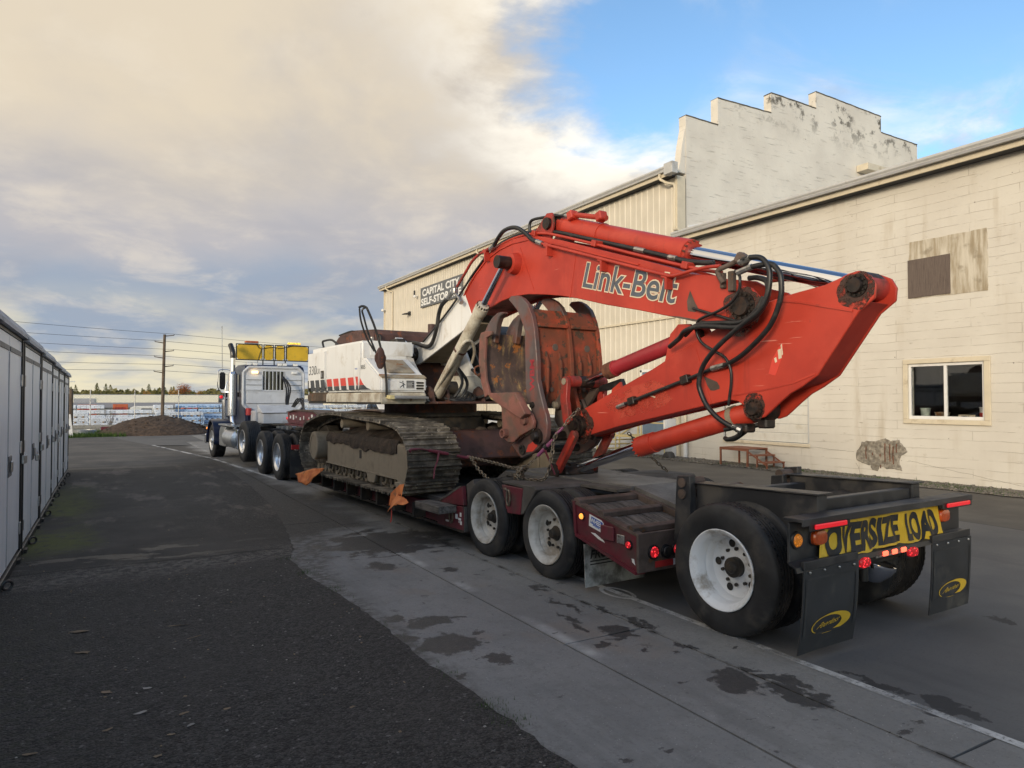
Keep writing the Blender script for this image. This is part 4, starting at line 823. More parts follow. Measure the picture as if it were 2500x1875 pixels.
# ---------------------------------------------------------------- wheels
WH = {}
def wheel_src(kind):
    if kind in WH: return WH[kind]
    R, w_, rr, dish, mt, steer = {'trailer': (.457, .235, .298, .15, 'rimdirty', 0), 'booster': (.515, .24, .31, .20, 'rim', 0), 'drive': (.54, .25, .315, .16, 'alu', 0), 'lift': (.56, .40, .315, .10, 'alu', 0), 'steer': (.54, .36, .315, .04, 'alu', 1)}[kind]
    p = [(.035, rr - .012), (.012, rr + .004), (.0, rr + .03), (-.006, R * .80), (-.002, R * .88), (.006, R * .915), (.008, R * .93), (.016, R * .965), (.030, R * .988), (.045, R)]
    ng = 4 if w_ < .3 else 6; a = .052; b = w_ - .052
    for i in range(ng):
        x = a + (b - a) * (i + .5) / ng; p += [(x - .0085, R + .001), (x - .0065, R - .022), (x + .0065, R - .022), (x + .0085, R + .001)]
    p += [(w_ - .045, R), (w_ - .030, R * .988), (w_ - .016, R * .965), (w_ - .002, R * .88), (w_ + .004, R * .80), (w_, rr + .03), (w_ - .02, rr), (w_ - .035, rr - .012)]
    ty = MB().lathe(p, (0, 0, 0), (1, 0, 0), 56, closed=True)
    if kind in ('booster', 'drive'):                       # cut lug sipes as small ribs across the shoulders
        for k in range(64):
            t = 2 * pi * k / 64; q = Matrix.Rotation(t, 3, 'X')
            for x in (.060, w_ - .060): ty.cbox(q @ Vector((x, 0, R + .0005)), .026, .022, .006, q)
    rm = MB().lathe([(-.004, rr + .010), (-.008, rr + .004), (-.004, rr - .006), (.012, rr - .020), (.028, rr - .040), (.04, rr - .046), (dish * .55, rr - .056), (dish * .62, rr - .048), (dish * .70, rr - .062), (dish - .012, rr - .072), (dish, rr - .095), (dish + .006, .15), (dish - .006, .125), (dish - .006, .05), (dish + .02, .05), (dish + .02, rr - .03), (.05, rr - .02), (.03, rr)], (0, 0, 0), (1, 0, 0), 48, closed=True)
    hole = MB(); nut = MB(); hole1 = MB(); nut1 = MB()
    for k in range(5):
        t = 2 * pi * (k + .3) / 5; c = Vector((dish - .004, cos(t) * .186, sin(t) * .186)); [q.lathe([(0, .032), (.0, .026), (.012, .024)], c, (1, 0, 0), 14) for q in ([hole, hole1] if k == 0 else [hole])]
    for k in range(10):
        t = 2 * pi * k / 10; c = Vector((dish - .012, cos(t) * .143, sin(t) * .143)); [q.cyl(c - Vector((.008, 0, 0)), c + Vector((.02, 0, 0)), .0145, seg=6) for q in ([nut, nut1] if k == 0 else [nut])]
    hb = MB().lathe([(dish - .01, .080), (dish - .02, .068), (dish - .035, .062), (dish - .04, .054), (dish - .07, .048), (dish - .078, .040), (dish - .08, .022), (dish - .086, .020), (dish - .087, .001)], (0, 0, 0), (1, 0, 0), 24)
    if steer: hb = MB().lathe([(dish - .01, .10), (dish - .05, .09), (dish - .075, .05), (dish - .08, .001)], (0, 0, 0), (1, 0, 0), 24)
    def me(mb, nm, m):
        o = mb.build(nm, m, org=(0, 0, 0)); d_ = o.data; bpy.data.objects.remove(o); return d_
    WH[kind] = dict(tyre=me(ty, 'tyre', M['tyre']), rim=me(rm, 'rim', M[mt]), hole=me(hole, 'hand_hole', M['dark']), hole1=me(hole1, 'hand_hole', M['dark']), nut1=me(nut1, 'wheel_nut', M['dark'] if mt != 'alu' else M['alu']), nut=me(nut, 'wheel_nut', M['dark'] if mt != 'alu' else M['alu']), hub=me(hb, 'hub', M['dark'] if mt != 'alu' else M['alu']), w=w_)
    return WH[kind]
def raw(name, me, parent, loc=(0, 0, 0), rot=(0, 0, 0)):
    o = bpy.data.objects.new(name, me); COL.objects.link(o); o.parent = parent; o.location = loc; o.rotation_euler = rot; ORG[o.name] = Vector(); return o
def add_wheel(parent, v, u, z, kind, far=False, dual=True, turn=0, spin=None):
    W_ = wheel_src(kind); po = ORG[parent.name]
    e = raw('wheel', None, parent, (v - po.x, u - po.y, z - po.z), (0, 0, (pi if far else 0) + turn)); e.empty_display_size = .1
    sp = RND.uniform(0, 6) if spin is None else spin
    raw('tyre', W_['tyre'], e, rot=(sp, 0, 0)); raw('rim', W_['rim'], e, rot=(sp, 0, 0)); 
    if kind in ('trailer', 'booster') and not far:
        for k in range(5): raw('hand_hole', W_['hole1'], e, rot=(sp + 2 * pi * k / 5, 0, 0))
        for k in range(10): raw('wheel_nut', W_['nut1'], e, rot=(sp + 2 * pi * k / 10, 0, 0))
    else:
        for q, nm in ((W_['hole'], 'hand_hole'), (W_['nut'], 'wheel_nut')): raw(nm, q, e, rot=(sp, 0, 0))['kind'] = 'stuff'
    raw('hub', W_['hub'], e, rot=(sp, 0, 0))
    if dual: raw('tyre', W_['tyre'], e, (W_['w'] + .065, 0, 0), (sp, 0, 0))
    return e

# ---------------------------------------------------------------- lowboy trailer
VC = 5.42
TR = empty('lowboy_trailer', 'maroon lowboy trailer with black booster axle carrying the excavator', 'trailer', (VC, 8, 0), rig=True)
def mir(f): f(0); f(1)
def bx(mb, v0, v1, u0, u1, z0, z1, far=False):
    if far: v0, v1 = 2 * VC - v1, 2 * VC - v0
    return mb.box(v0, v1, u0, u1, z0, z1)
def px_(mb, pts, v0, v1, far=False):
    if far: v0, v1 = 2 * VC - v1, 2 * VC - v0
    return mb.prism(pts, v0, v1, 'x')
for far in (False, True):
    px_(MB(), [(7.63, .24), (13.95, .24), (13.95, .47), (7.63, .47)], 4.20, 4.30, far).build('side_beam', M['maroon'], TR, bevel=.006)
    px_(MB(), [(7.62, .20), (13.95, .20), (13.95, .235), (7.62, .235)], 4.19, 4.36, far).build('beam_flange', M['dark'], TR)
    px_(MB(), [(7.59, .24), (8.30, .22), (8.30, .49), (7.60, .53)], 4.175, 4.198, far).build('corner_plate', M['maroon'], TR, bevel=.004)
    px_(MB(), [(7.61, .54), (8.28, .505), (8.10, .60), (7.72, .77), (7.64, .78)], 4.185, 4.24, far).build('gusset', M['maroon'], TR, bevel=.006)
    px_(MB(), [(7.64, .785), (7.72, .775), (8.11, .605), (8.30, .54), (8.30, .52), (8.05, .60)], 4.18, 4.80, far).build('ramp_plate', M['deck'], TR)
    px_(MB(), [(7.56, .54), (7.60, .54), (7.63, .80), (7.45, .88), (7.42, .80)], 4.24, 4.80, far).build('ramp_plate', M['deck'], TR)
    px_(MB(), [(7.57, .22), (7.59, .22), (7.59, .53), (7.57, .53)], 4.18, 4.55, far).build('end_plate', M['deck'], TR)
    # wheels
    vv = 4.215 if not far else 2 * VC - 4.215
    add_wheel(TR, vv, 7.16, .457, 'trailer', far, spin=.3); add_wheel(TR, vv, 5.91, .457, 'trailer', far, spin=1.35)
    # box outrigger between the two wheels
    px_(MB(), [(6.74, .89), (6.31, .89), (6.35, .60), (6.62, .585)], 4.20, 4.24, far).build('fender_plate', M['maroon'], TR, bevel=.006)
    px_(MB(), [(6.72, .905), (6.74, .93), (6.10, .935), (6.06, .90), (6.30, .62), (6.36, .60), (6.31, .895)], 4.205, 4.99, far).build('fender_box', M['deck'], TR, bevel=.006)
    px_(MB(), [(6.72, .62), (6.74, .88), (6.70, .88), (6.62, .60)], 4.245, 4.70, far).build('fender_rib', M['maroon'], TR)
    # rear ramp side
    px_(MB(), [(5.42, .865), (4.535, .685), (4.535, .36), (5.36, .55)], 4.215, 4.24, far).build('side_panel', M['maroon'], TR, bevel=.004)
    px_(MB(), [(5.36, .535), (5.37, .555), (4.52, .362), (4.52, .335)], 4.18, 4.30, far).build('panel_flange', M['maroon'], TR)
    px_(MB(), [(5.45, .85), (5.45, .875), (4.53, .688), (4.53, .662)], 4.205, 4.28, far).build('top_rail', M['steelrust'], TR)
    px_(MB(), [(5.43, .865), (5.40, .56), (5.37, .55), (5.39, .87)], 4.20, 4.36, far).build('end_cap', M['maroon'], TR)
    sl = .2045
    zr = lambda u: .845 + (u - 5.42) * sl
    for u in (5.38, 5.02, 4.62):
        px_(MB(), [(u - .04, zr(u - .04) + .005), (u + .04, zr(u + .04) + .005), (u + .045, zr(u) + .055), (u + .0, zr(u) + .065), (u - .045, zr(u) + .045)], 4.215, 4.97, far).build('ramp_bar', M['steelrust'], TR, bevel=.004)
    for a, b in ((5.33, 5.07), (4.97, 4.67)):
        for i in range(7):
            q0 = 4.285 + i * .097; dz = RND.uniform(-.004, .004)
            px_(MB(), [(a, zr(a) - .03), (b, zr(b) - .03), (b, zr(b) + .005 + dz), (a, zr(a) + .008 + dz)], q0, q0 + .092, far).build('plank', M['wood'], TR)
    px_(MB(), [(6.05, .90), (6.05, .93), (5.46, .93), (5.46, .90)], 4.80, 5.0, far).build('fender_strip', M['deck'], TR)
    px_(MB(), [(5.5, .86), (5.5, .92), (4.5, .72), (4.5, .66)], 4.975, 5.03, far).build('deck_rail', M['steelrust'], TR)
# centre deck over the rear bogie
for i in range(3):
    a = 7.62 - i * .72; MB().box(5.00, 5.84, a - .715, a, .90, .95).build('deck_plate', M['checker'], TR, bevel=.003)
MB().prism([(5.46, .90), (5.46, .95), (4.50, .76), (4.50, .71)], 5.04, 5.80, 'x').build('deck_plate', M['checker'], TR, bevel=.003)
MB().box(4.80, 4.995, 6.76, 7.60, .885, .935).build('deck_strip', M['checker'], TR); MB().box(5.845, 6.04, 6.76, 7.60, .885, .935).build('deck_strip', M['checker'], TR)
MB().prism([(7.62, .95), (7.62, .85), (8.34, .50), (8.40, .545)], 4.82, 6.02, 'x').build('ramp_deck', M['checker'], TR, bevel=.003)
MB().box(4.86, 5.98, 4.6, 7.6, .48, .66).build('bogie_frame', M['dark'], TR)
for u in (7.16, 5.91): MB().cyl((4.4, u, .457), (6.44, u, .457), .075).build('axle', M['dark'], TR)
MB().prism([(4.86, .965), (4.86, 1.005), (4.50, .955), (4.50, .87)], 5.03, 5.40, 'x').build('wood_block', M['wood'], TR, bevel=.008)
MB().box(4.20, 6.64, 4.505, 4.533, .345, .690).build('rear_plate', M['steelrust'], TR, bevel=.006)
MB().box(4.40, 4.62, 4.500, 4.504, .375, .43).build('reflective_tape', M['redtape'], TR)
MB().box(4.625, 4.70, 4.500, 4.504, .375, .43).build('reflective_tape', M['whiteprint'], TR)
def disc_light(v, u, z, r, m, facing='u', ring=True):
    ax = (0, 1, 0) if facing == 'u' else (1, 0, 0)
    p = Vector((v, u, z))
    b = MB().lathe([(-.012, r * 1.2), (0, r * 1.28), (.012, r * 1.28)], p, ax, 24).build('lamp_ring', M['rubber'], TR) if ring else None
    return MB().lathe([(-.026, r * .35), (-.022, r * .80), (-.008, r), (.0, r)], p, ax, 24).build('lamp', m, TR)
for v in (4.38, 4.665, 6.18, 6.46): disc_light(v, 4.500, .515, .052, M['ledred'])
disc_light(4.535, 4.500, .505, .050, M['dark'])
disc_light(4.212, 5.29, .735, .030, M['amberdot'], 'v'); disc_light(4.212, 4.63, .575, .033, M['ledred'], 'v')
MB().box(4.205, 4.213, 4.69, 4.79, .565, .645).build('lamp_socket', M['fitting'], TR, bevel=.01)
MB().box(4.19, 4.213, 4.82, 5.0, .57, .70).build('cover_plate', M['maroon'], TR, bevel=.006)
sk = MB().prism([(5.19, .66), (4.985, .615), (4.975, .71), (5.01, .735), (5.18, .77)], 4.2105, 4.2135, 'x').build('sticker', M['whiteprint'], TR, smooth=0)
MB().prism([(5.165, .69), (4.99, .652), (4.985, .715), (5.15, .752)], 4.2088, 4.2100, 'x').build('sticker_field', M['blueprint'], sk, smooth=0)
lettering('WHEEL', M['whiteprint'], sk, (4.2085, 5.16, .698), (0, -.978, -.209), (0, 0, 1), .165, .045, .03)
lettering('ABS', M['blueprint'], sk, (4.2080, 5.13, .668), (0, -.978, -.209), (0, 0, 1), .10, .022, .03)
MB().prism([(5.16, .60), (5.10, .60), (4.98, .555), (4.96, .535), (5.05, .555)], 4.2108, 4.2138, 'x').build('paint_scrape', M['whiteprint'], TR, smooth=0)
MB().prism([(4.60, .46), (4.57, .46), (4.555, .41), (4.59, .43)], 4.2108, 4.2138, 'x').build('paint_scrape', M['whiteprint'], TR, smooth=0)
# white mud flap behind the second axle
fl = MB().prism([(5.30, .46), (5.28, .05), (5.27, .05), (5.29, .46)], 4.235, 5.0, 'x').build('mud_flap', M['flapwhite'], TR)
lettering('FRO', M['blackprint'], fl, (4.30, 5.279, .315), (1, 0, 0), (0, 0, 1), .22, .085, .03, skew=.2)
for z in (.255, .285): MB().box(4.30, 4.75, 5.277, 5.2795, z, z + .012).build('flap_stripe', M['blackprint'], fl)
# well deck: planks
for i in range(9):
    a = 4.315 + i * .246; dz = RND.uniform(-.005, .005)
    MB().box(a, a + .238, 8.34, 13.92, .47, .535 + dz).build('plank', M['wood'], TR, bevel=.003)
MB().box(4.31, 6.53, 8.4, 13.9, .30, .46).build('deck_frame', M['dark'], TR)
for far in (False, True):
    px_(MB(), [(7.76, .435), (8.46, .425), (8.46, .52), (7.76, .53)], 3.92, 4.172, far).build('outrigger_board', M['wood'], TR, bevel=.006)
    for i in range(8):
        u = 8.7 + i * .66
        px_(MB(), [(u, .26), (u + .06, .26), (u + .06, .46), (u, .46)], 4.02, 4.195, far).build('outrigger', M['dark'], TR)
        px_(MB(), [(u + .2, .36), (u + .34, .36), (u + .34, .41), (u + .2, .41)], 4.180, 4.197, far).build('reflector', M['whiteprint'] if i % 2 else M['redtape'], TR)
# chipped decals and a tie ring on the corner plate
for (a, b, z, h) in ((7.64, 7.68, .40, .05), (7.65, 7.72, .35, .03), (7.63, 7.67, .30, .045), (7.69, 7.71, .32, .02), (7.74, 7.80, .36, .06), (7.98, 8.06, .29, .025)): MB().box(4.172, 4.1748, a, b, z, z + h).build('paint_scrape', M['whiteprint'], TR, smooth=0)
MB().tube([Vector((4.165, 7.90 + cos(t) * .045, .37 + sin(t) * .075)) for t in [2 * pi * i / 16 for i in range(16)]], .014, 8, closed=True).build('tie_ring', M['chain'], TR)
MB().tube([Vector((4.19, 6.58 + cos(t) * .035, .76 + sin(t) * .085)) for t in [2 * pi * i / 16 for i in range(16)]], .013, 8, closed=True).build('tie_ring', M['chain'], TR)
# gooseneck
for far in (False, True):
    px_(MB(), [(16.90, 1.36), (16.70, 1.57), (16.10, 1.62), (14.72, 1.61), (14.12, 1.47), (13.72, 1.05), (13.70, .30), (14.05, .30), (14.10, .95), (14.50, 1.22), (15.40, 1.30), (16.80, 1.31)], 4.50, 4.58, far).build('gooseneck_side', M['maroon'], TR, bevel=.008)
    px_(MB(), [(16.75, 1.58), (16.1, 1.635), (14.70, 1.63), (14.10, 1.49), (14.10, 1.47), (14.7, 1.60), (16.1, 1.61), (16.75, 1.56)], 4.44, 4.9, far).build('gooseneck_flange', M['steelrust'], TR)
    px_(MB(), [(16.95, 1.26), (15.2, 1.26), (15.2, 1.30), (16.95, 1.30)], 4.46, 4.9, far).build('gooseneck_flange', M['maroon'], TR)
    v = 4.47 if not far else 2 * VC - 4.47
    MB().tube([(v - .02 * (1 if not far else -1), 14.95, 1.36), (v, 14.6, 1.52)], .025, 8).build('ratchet', M['binderp'], TR)
MB().box(4.6, 6.24, 14.15, 16.8, 1.50, 1.58).build('gooseneck_top', M['steelrust'], TR, bevel=.006)
MB().box(4.6, 6.24, 13.72, 14.02, .30, .80).build('gooseneck_front', M['maroon'], TR)
MB().box(4.9, 5.94, 15.0, 17.6, 1.30, 1.40).build('hydraulic_bed', M['dark'], TR)
MB().cyl((4.52, 16.86, 1.5), (4.66, 16.86, 1.5), .075).build('hitch_roller', M['reddk'], TR)
for (a, z, w2, h) in ((16.55, 1.42, .10, .07), (16.30, 1.40, .09, .11), (16.1, 1.44, .05, .05), (15.75, 1.40, .08, .06), (15.5, 1.42, .05, .08), (15.1, 1.38, .05, .10)): MB().box(4.492, 4.4985, a, a + w2, z, z + h).build('paint_scrape', M['whiteprint'], TR, smooth=0)
for (u, z) in ((16.86, 1.42), (15.12, 1.40)):
    MB().lathe([(-.02, .02), (-.012, .035), (0, .04)], (4.49, u, z), (1, 0, 0), 14).build('lamp', M['ledred'], TR)
MB().box(4.488, 4.4985, 14.86, 14.96, 1.40, 1.54).build('reflector', M['whiteprint'], TR)
# booster axle
for far in (False, True):
    px_(MB(), [(4.30, 1.115), (3.12, 1.145), (3.12, .70), (3.4, .62), (4.30, .80)], 4.70, 4.82, far).build('booster_beam', M['blackpaint'], TR, bevel=.008)
    px_(MB(), [(4.32, 1.125), (3.10, 1.158), (3.10, 1.148), (4.32, 1.117)], 4.67, 4.86, far).build('beam_cap', M['blackpaint'], TR)
    px_(MB(), [(4.46, 1.17), (4.30, 1.19), (4.28, .62), (4.50, .55)], 4.62, 4.695, far).build('hinge_plate', M['blackpaint'], TR, bevel=.008)
    px_(MB(), [(4.46, 1.10), (4.32, 1.12), (4.30, .66), (4.48, .60)], 4.83, 4.90, far).build('hinge_plate', M['blackpaint'], TR, bevel=.008)
    for z in (1.12, 1.02):
        v = 4.605 if not far else 2 * VC - 4.605
        MB().cyl((v, 4.385, z), (v + .015 * (1 if not far else -1) + (.25 if not far else -.25), 4.385, z), .043, seg=16).build('hinge_pin', M['steelrust'], TR)
    add_wheel(TR, 4.36 if not far else 2 * VC - 4.36, 3.745, .515, 'booster', far, spin=.95)
    px_(MB(), [(4.1, .44), (4.1, .58), (3.2, .58), (3.2, .40)], 5.0, 5.12, far).build('booster_spring', M['dark'], TR)
MB().box(4.825, 6.015, 3.14, 3.21, .78, 1.11).build('cross_member', M['blackpaint'], TR, bevel=.006)
MB().box(4.825, 6.015, 4.12, 4.20, .74, 1.06).build('cross_member', M['blackpaint'], TR, bevel=.006)
MB().cyl((4.5, 3.745, .515), (6.34, 3.745, .515), .08).build('axle', M['dark'], TR)
MB().box(4.24, 6.62, 3.035, 3.055, .715, 1.0).build('bumper', M['blackpaint'], TR, bevel=.004)
MB().prism([(2.935, 1.012), (3.08, 1.012), (3.08, 1.035), (2.925, 1.035), (2.925, .985), (2.937, .985)], 4.235, 6.625, 'x').build('bumper_lip', M['blackpaint'], TR, bevel=.003)
MB().prism([(3.033, .712), (3.033, .73), (2.975, .70), (2.965, .665), (2.98, .664), (2.985, .692)], 4.225, 6.63, 'x').build('bumper_ledge', M['blackpaint'], TR)
def oval(v, u, z, rx, rz, m, name, deep=.03):
    mb = MB(); rings = []
    for h, s_ in ((0, 1), (-.6, 1), (-.9, .88), (-1, .6)):
        rings.append([(v + rx * s_ * (abs(cos(t)) ** .7) * (1 if cos(t) > 0 else -1), u + h * deep, z + rz * s_ * (abs(sin(t)) ** .7) * (1 if sin(t) > 0 else -1)) for t in [2 * pi * i / 28 for i in range(28)]])
    return mb.ringset(rings).build(name, m, TR)
disc_light(4.315, 3.032, .872, .050, M['amberlit'])
for v in (4.545, 6.30): oval(v, 3.033, .872, .088, .062, M['rubber'], 'lamp_ring', .012); oval(v, 3.022, .872, .080, .054, M['amber'], 'turn_lamp', .035)
for a, b in ((4.36, 4.735), (6.17, 6.55)):
    MB().box(a - .05, b + .06, 2.925, 2.935, .945, 1.0).build('lamp_holder', M['rubber'], TR, bevel=.004)
    MB().box(a, b, 2.908, 2.924, .958, .992).build('light_bar', M['reflred'], TR, bevel=.006)
for v in (5.04, 5.72): oval(v, 2.99, .635, .080, .050, M['rubber'], 'lamp_ring', .012); oval(v, 2.98, .640, .068, .038, M['ledred'], 'lamp', .03)
MB().box(5.22, 5.66, 2.975, 2.995, .645, .70).build('lamp_holder', M['fitting'], TR, bevel=.004)
for v in (5.32, 5.45, 5.58): MB().box(v - .035, v + .035, 2.955, 2.974, .655, .693).build('lamp', M['ledhot'], TR, bevel=.008)
MB().cyl((5.28, 3.12, .44), (5.28, 3.12, .72), .035).build('hose_post', M['dark'], TR)
MB().lathe([(.09, .125), (.085, .15), (.06, .155), (.0, .13), (-.07, .085), (-.10, .03), (-.10, .001), (-.08, .02), (0, .11), (.07, .13)], (5.56, 3.20, .47), (.12, -.28, .95), 24).build('air_chamber', M['chrome'], TR)
MB().box(5.2, 5.8, 3.1, 3.5, .55, .66).build('suspension_block', M['dark'], TR, bevel=.03)
def logo_flap(v0, v1, seedv):
    rr = random.Random(seedv); N = 8; Hn = 10
    def P(a, b, dx=0): return Vector((v0 + (v1 - v0) * a, 2.955 + .055 * (1 - b) ** 2 * (1 if seedv == 1 else .6) + .012 * sin(a * 3 + seedv) + dx, .075 + (.675 - .075) * b + .012 * a * (1 - b)))
    mb = MB(); g = [[P(i / N, j / Hn) for i in range(N + 1)] for j in range(Hn + 1)]; g2 = [[P(i / N, j / Hn, .010) for i in range(N + 1)] for j in range(Hn + 1)]
    vs = [p for row in g for p in row] + [p for row in g2 for p in row]; n1_ = (N + 1) * (Hn + 1); fs = []
    for j in range(Hn):
        for i in range(N):
            a = j * (N + 1) + i; fs.append((a, a + 1, a + N + 2, a + N + 1)); fs.append((n1_ + a, n1_ + a + N + 1, n1_ + a + N + 2, n1_ + a + 1))
    for j in range(Hn):
        for i in (0, N): a = j * (N + 1) + i; fs.append((a, a + N + 1, n1_ + a + N + 1, n1_ + a))
    for i in range(N): fs.append((i, i + 1, n1_ + i + 1, n1_ + i))
    mb.add(vs, fs); f = mb.build('mud_flap', M['flap'], TR, smooth=40)
    W_ = v1 - v0
    def strip(a0, a1, b0, b1, m, nm, off=-.004):
        mb = MB(); k = 6
        for t in range(k):
            bA = b0 + (b1 - b0) * t / k; bB = b0 + (b1 - b0) * (t + 1) / k
            for q in range(k):
                aA = a0 + (a1 - a0) * q / k; aB = a0 + (a1 - a0) * (q + 1) / k
                mb.quad(P(aA, bA, off), P(aB, bA, off), P(aB, bB, off), P(aA, bB, off))
        return mb.build(nm, m, f, smooth=0)
    for a0, a1, b0, b1 in ((.03, .07, .20, .90), (.93, .97, .20, .90), (.07, .93, .20, .225), (.07, .93, .875, .90)): strip(a0, a1, b0, b1, M['flap'], 'raised_border', -.0055)
    mb = MB(); k = 48                                    # crescent oval
    out = []; inn = []
    for i in range(k):
        t = 2 * pi * i / k
        a = .53 + .345 * cos(t); b = .31 + .115 * sin(t); out.append(P(a + .14 * (b - .31), b + .05 * (a - .53), -.0045))
        a = .465 + .255 * cos(t) - .005; b = .307 + .098 * sin(t); inn.append(P(a + .14 * (b - .31), b + .05 * (a - .53), -.0045))
    mb.add(out + inn, [(i, (i + 1) % k, k + (i + 1) % k, k + i) for i in range(k)]); mb.build('oval_emblem', M['decal_yellow'], f, smooth=0)
    lettering('Peerless', M['decal_yellow'], f, (0, 0, 0), (1, 0, 0), (0, 0, 1), .001, .001, .0, name='emblem_lettering', warp=lambda p, a, b: P(.27 + .36 * a + .10 * b, .262 + .07 * b + .04 * a, -.0052))
    for i in range(4): MB().ball(P(.10 + .265 * i, .965, -.006), .010, seg=8, rows=5).build('bolt', M['fitting'], f)
    MB().box(v0 - .01, v1 + .01, 2.955, 2.985, .675, .735).build('flap_bracket', M['blackpaint'], TR, bevel=.004)
    return f
logo_flap(4.30, 4.93, 1); logo_flap(6.02, 6.63, 2)
MB().cyl((6.62, 4.30, .93), (6.72, 4.30, .93), .12).build('hose_reel', M['blackpaint'], TR)
MB().tube([Vector((6.60, 4.30 + cos(t) * .13, .95 + sin(t) * .10)) for t in [pi * i / 8 for i in range(-1, 9)]], .010, 6, 2).build('air_line', M['bluehose'], TR)

# ---------------------------------------------------------------- banner tied to the bumper
BN = empty('oversize_load_banner', 'yellow banner with black capitals reading oversize load tied across the rear bumper', 'banner', (5.4, 3.0, .7), rig=True)
def BP(a, b, off=0):
    v = 4.52 + .09 * b + a * (6.28 - 4.52 - .09 * b - .10 * b); z = .705 + .275 * b - .012 * sin(a * 9) * (1 - b)
    fold = .010 * sin(a * 34 + 1.2 * b) + .007 * sin(a * 61 + 2) * (1 - b) + .006 * noise.noise(V(a * 9, b * 3, 1))
    return Vector((v, 3.008 + fold + off - .02 * (1 - b) ** 3, z))
mb = MB(); NA, NB = 90, 10
vs = [BP(i / NA, j / NB) for j in range(NB + 1) for i in range(NA + 1)]
fs = [(j * (NA + 1) + i, j * (NA + 1) + i + 1, (j + 1) * (NA + 1) + i + 1, (j + 1) * (NA + 1) + i) for j in range(NB) for i in range(NA)]
mb.add(vs, fs); cl = mb.build('cloth', M['banner'], BN, smooth=80)
def banner_word(word, a0, a1):
    vs, fs, x0, x1, y0, y1 = text_mesh(word, .05, 4, 1.02)
    bm = bmesh.new()
    bv = [bm.verts.new(v) for v in vs]
    for f in fs:
        try: bm.faces.new([bv[i] for i in f])
        except ValueError: pass
    for k in range(1, 40):
        bmesh.ops.bisect_plane(bm, geom=bm.verts[:] + bm.edges[:] + bm.faces[:], plane_co=(x0 + (x1 - x0) * k / 40, 0, 0), plane_no=(1, 0, 0))
    for k in range(1, 5):
        bmesh.ops.bisect_plane(bm, geom=bm.verts[:] + bm.edges[:] + bm.faces[:], plane_co=(0, y0 + (y1 - y0) * k / 5, 0), plane_no=(0, 1, 0))
    mb = MB(); idx = {v: i for i, v in enumerate(bm.verts)}
    pts = [BP(a0 + (a1 - a0) * (v.co.x - x0) / (x1 - x0) + .004 * sin(9 * (v.co.y - y0)), .06 + .82 * (v.co.y - y0) / (y1 - y0), -.0035) for v in bm.verts]
    mb.add(pts, [tuple(idx[v] for v in f.verts) for f in bm.faces]); bm.free()
    mb.build('lettering', M['blackprint'], BN, smooth=0)
banner_word('OVERSIZE', .03, .615); banner_word('LOAD', .66, .97)
for a, b in ((0, .05), (1, .08)): MB().tube([BP(a, b), BP(a, b) + Vector((.03 if a else -.03, .02, .02))], .006, 6).build('tie', M['rubber'], BN)
# ---------------------------------------------------------------- excavator
EX = empty('excavator', 'red and white crawler excavator chained on the lowboy trailer with its boom folded', 'excavator', (VC, 11.0, .54), rig=True)
XC = VC
def xm(v): return 2 * XC - v
# ---- tracks
loop_ctrl = [(9.05, .560), (9.8, .556), (11, .552), (12.2, .548), (13.02, .545), (13.30, .60), (13.50, .76), (13.56, .98), (13.48, 1.19), (13.28, 1.36), (12.95, 1.46), (12.4, 1.555), (11.85, 1.60), (11.3, 1.595), (10.75, 1.565), (10.2, 1.545), (9.75, 1.53), (9.3, 1.495), (8.92, 1.43), (8.66, 1.28), (8.54, 1.06), (8.57, .84), (8.70, .67), (8.88, .585)]
lp = catmull([V(0, a, b) for a, b in loop_ctrl] + [V(0, *loop_ctrl[0])], 10)
cum = [0]
for a, b in zip(lp, lp[1:]): cum.append(cum[-1] + (b - a).length)
NP = 52; pitch_ = cum[-1] / NP
def at_len(s):
    s %= cum[-1]
    for i in range(len(lp) - 1):
        if cum[i + 1] >= s:
            t = (s - cum[i]) / max(1e-9, cum[i + 1] - cum[i]); return lp[i].lerp(lp[i + 1], t), (lp[i + 1] - lp[i]).normalized()
    return lp[-1], (lp[-1] - lp[-2]).normalized()
# one shoe: plate with three grousers, along x = width, y = travel, z = outward
L = pitch_ * .985
prof = [(-L / 2, -.006), (-L / 2, .012), (-L / 2 + .004, .042), (-L / 2 + .018, .042), (-L / 2 + .026, .006), (-.016, .006), (-.010, .036), (.010, .036), (.016, .006), (L / 2 - .036, .006), (L / 2 - .026, .042), (L / 2 - .010, .042), (L / 2 - .004, .010), (L / 2, .004), (L / 2, -.006)]
sh = MB().prism(prof, -.40, .40, 'x')
for x in (-.10, .10): sh.box(x - .022, x + .022, -L * .49, L * .49, -.075, -.007)
sh0 = sh.build('track_shoe', [M['track']], None, smooth=0, org=(0, 0, 0)); shme = sh0.data; bpy.data.objects.remove(sh0)
def make_track(vc, name):
    t = raw('track', None, EX); ORG[t.name] = ORG[EX.name]
    oo = ORG[EX.name]
    for i in range(NP):
        p, d_ = at_len(i * pitch_ + .05)
        outw = Vector((0, d_.z, -d_.y))             # outward normal of a counter-clockwise path in (u,z)
        xax = Vector((-1, 0, 0)); yax = d_
        zax = outw
        m = Matrix((xax, yax, zax)).transposed()
        o = raw('track_shoe', shme, t); o.matrix_local = Matrix.Translation(Vector((vc + RND.uniform(-.006, .006), p.y, p.z)) - oo + outw * -.0) @ m.to_4x4()
    return t
TL = make_track(4.25, 'near'); TF = make_track(xm(4.25), 'far')
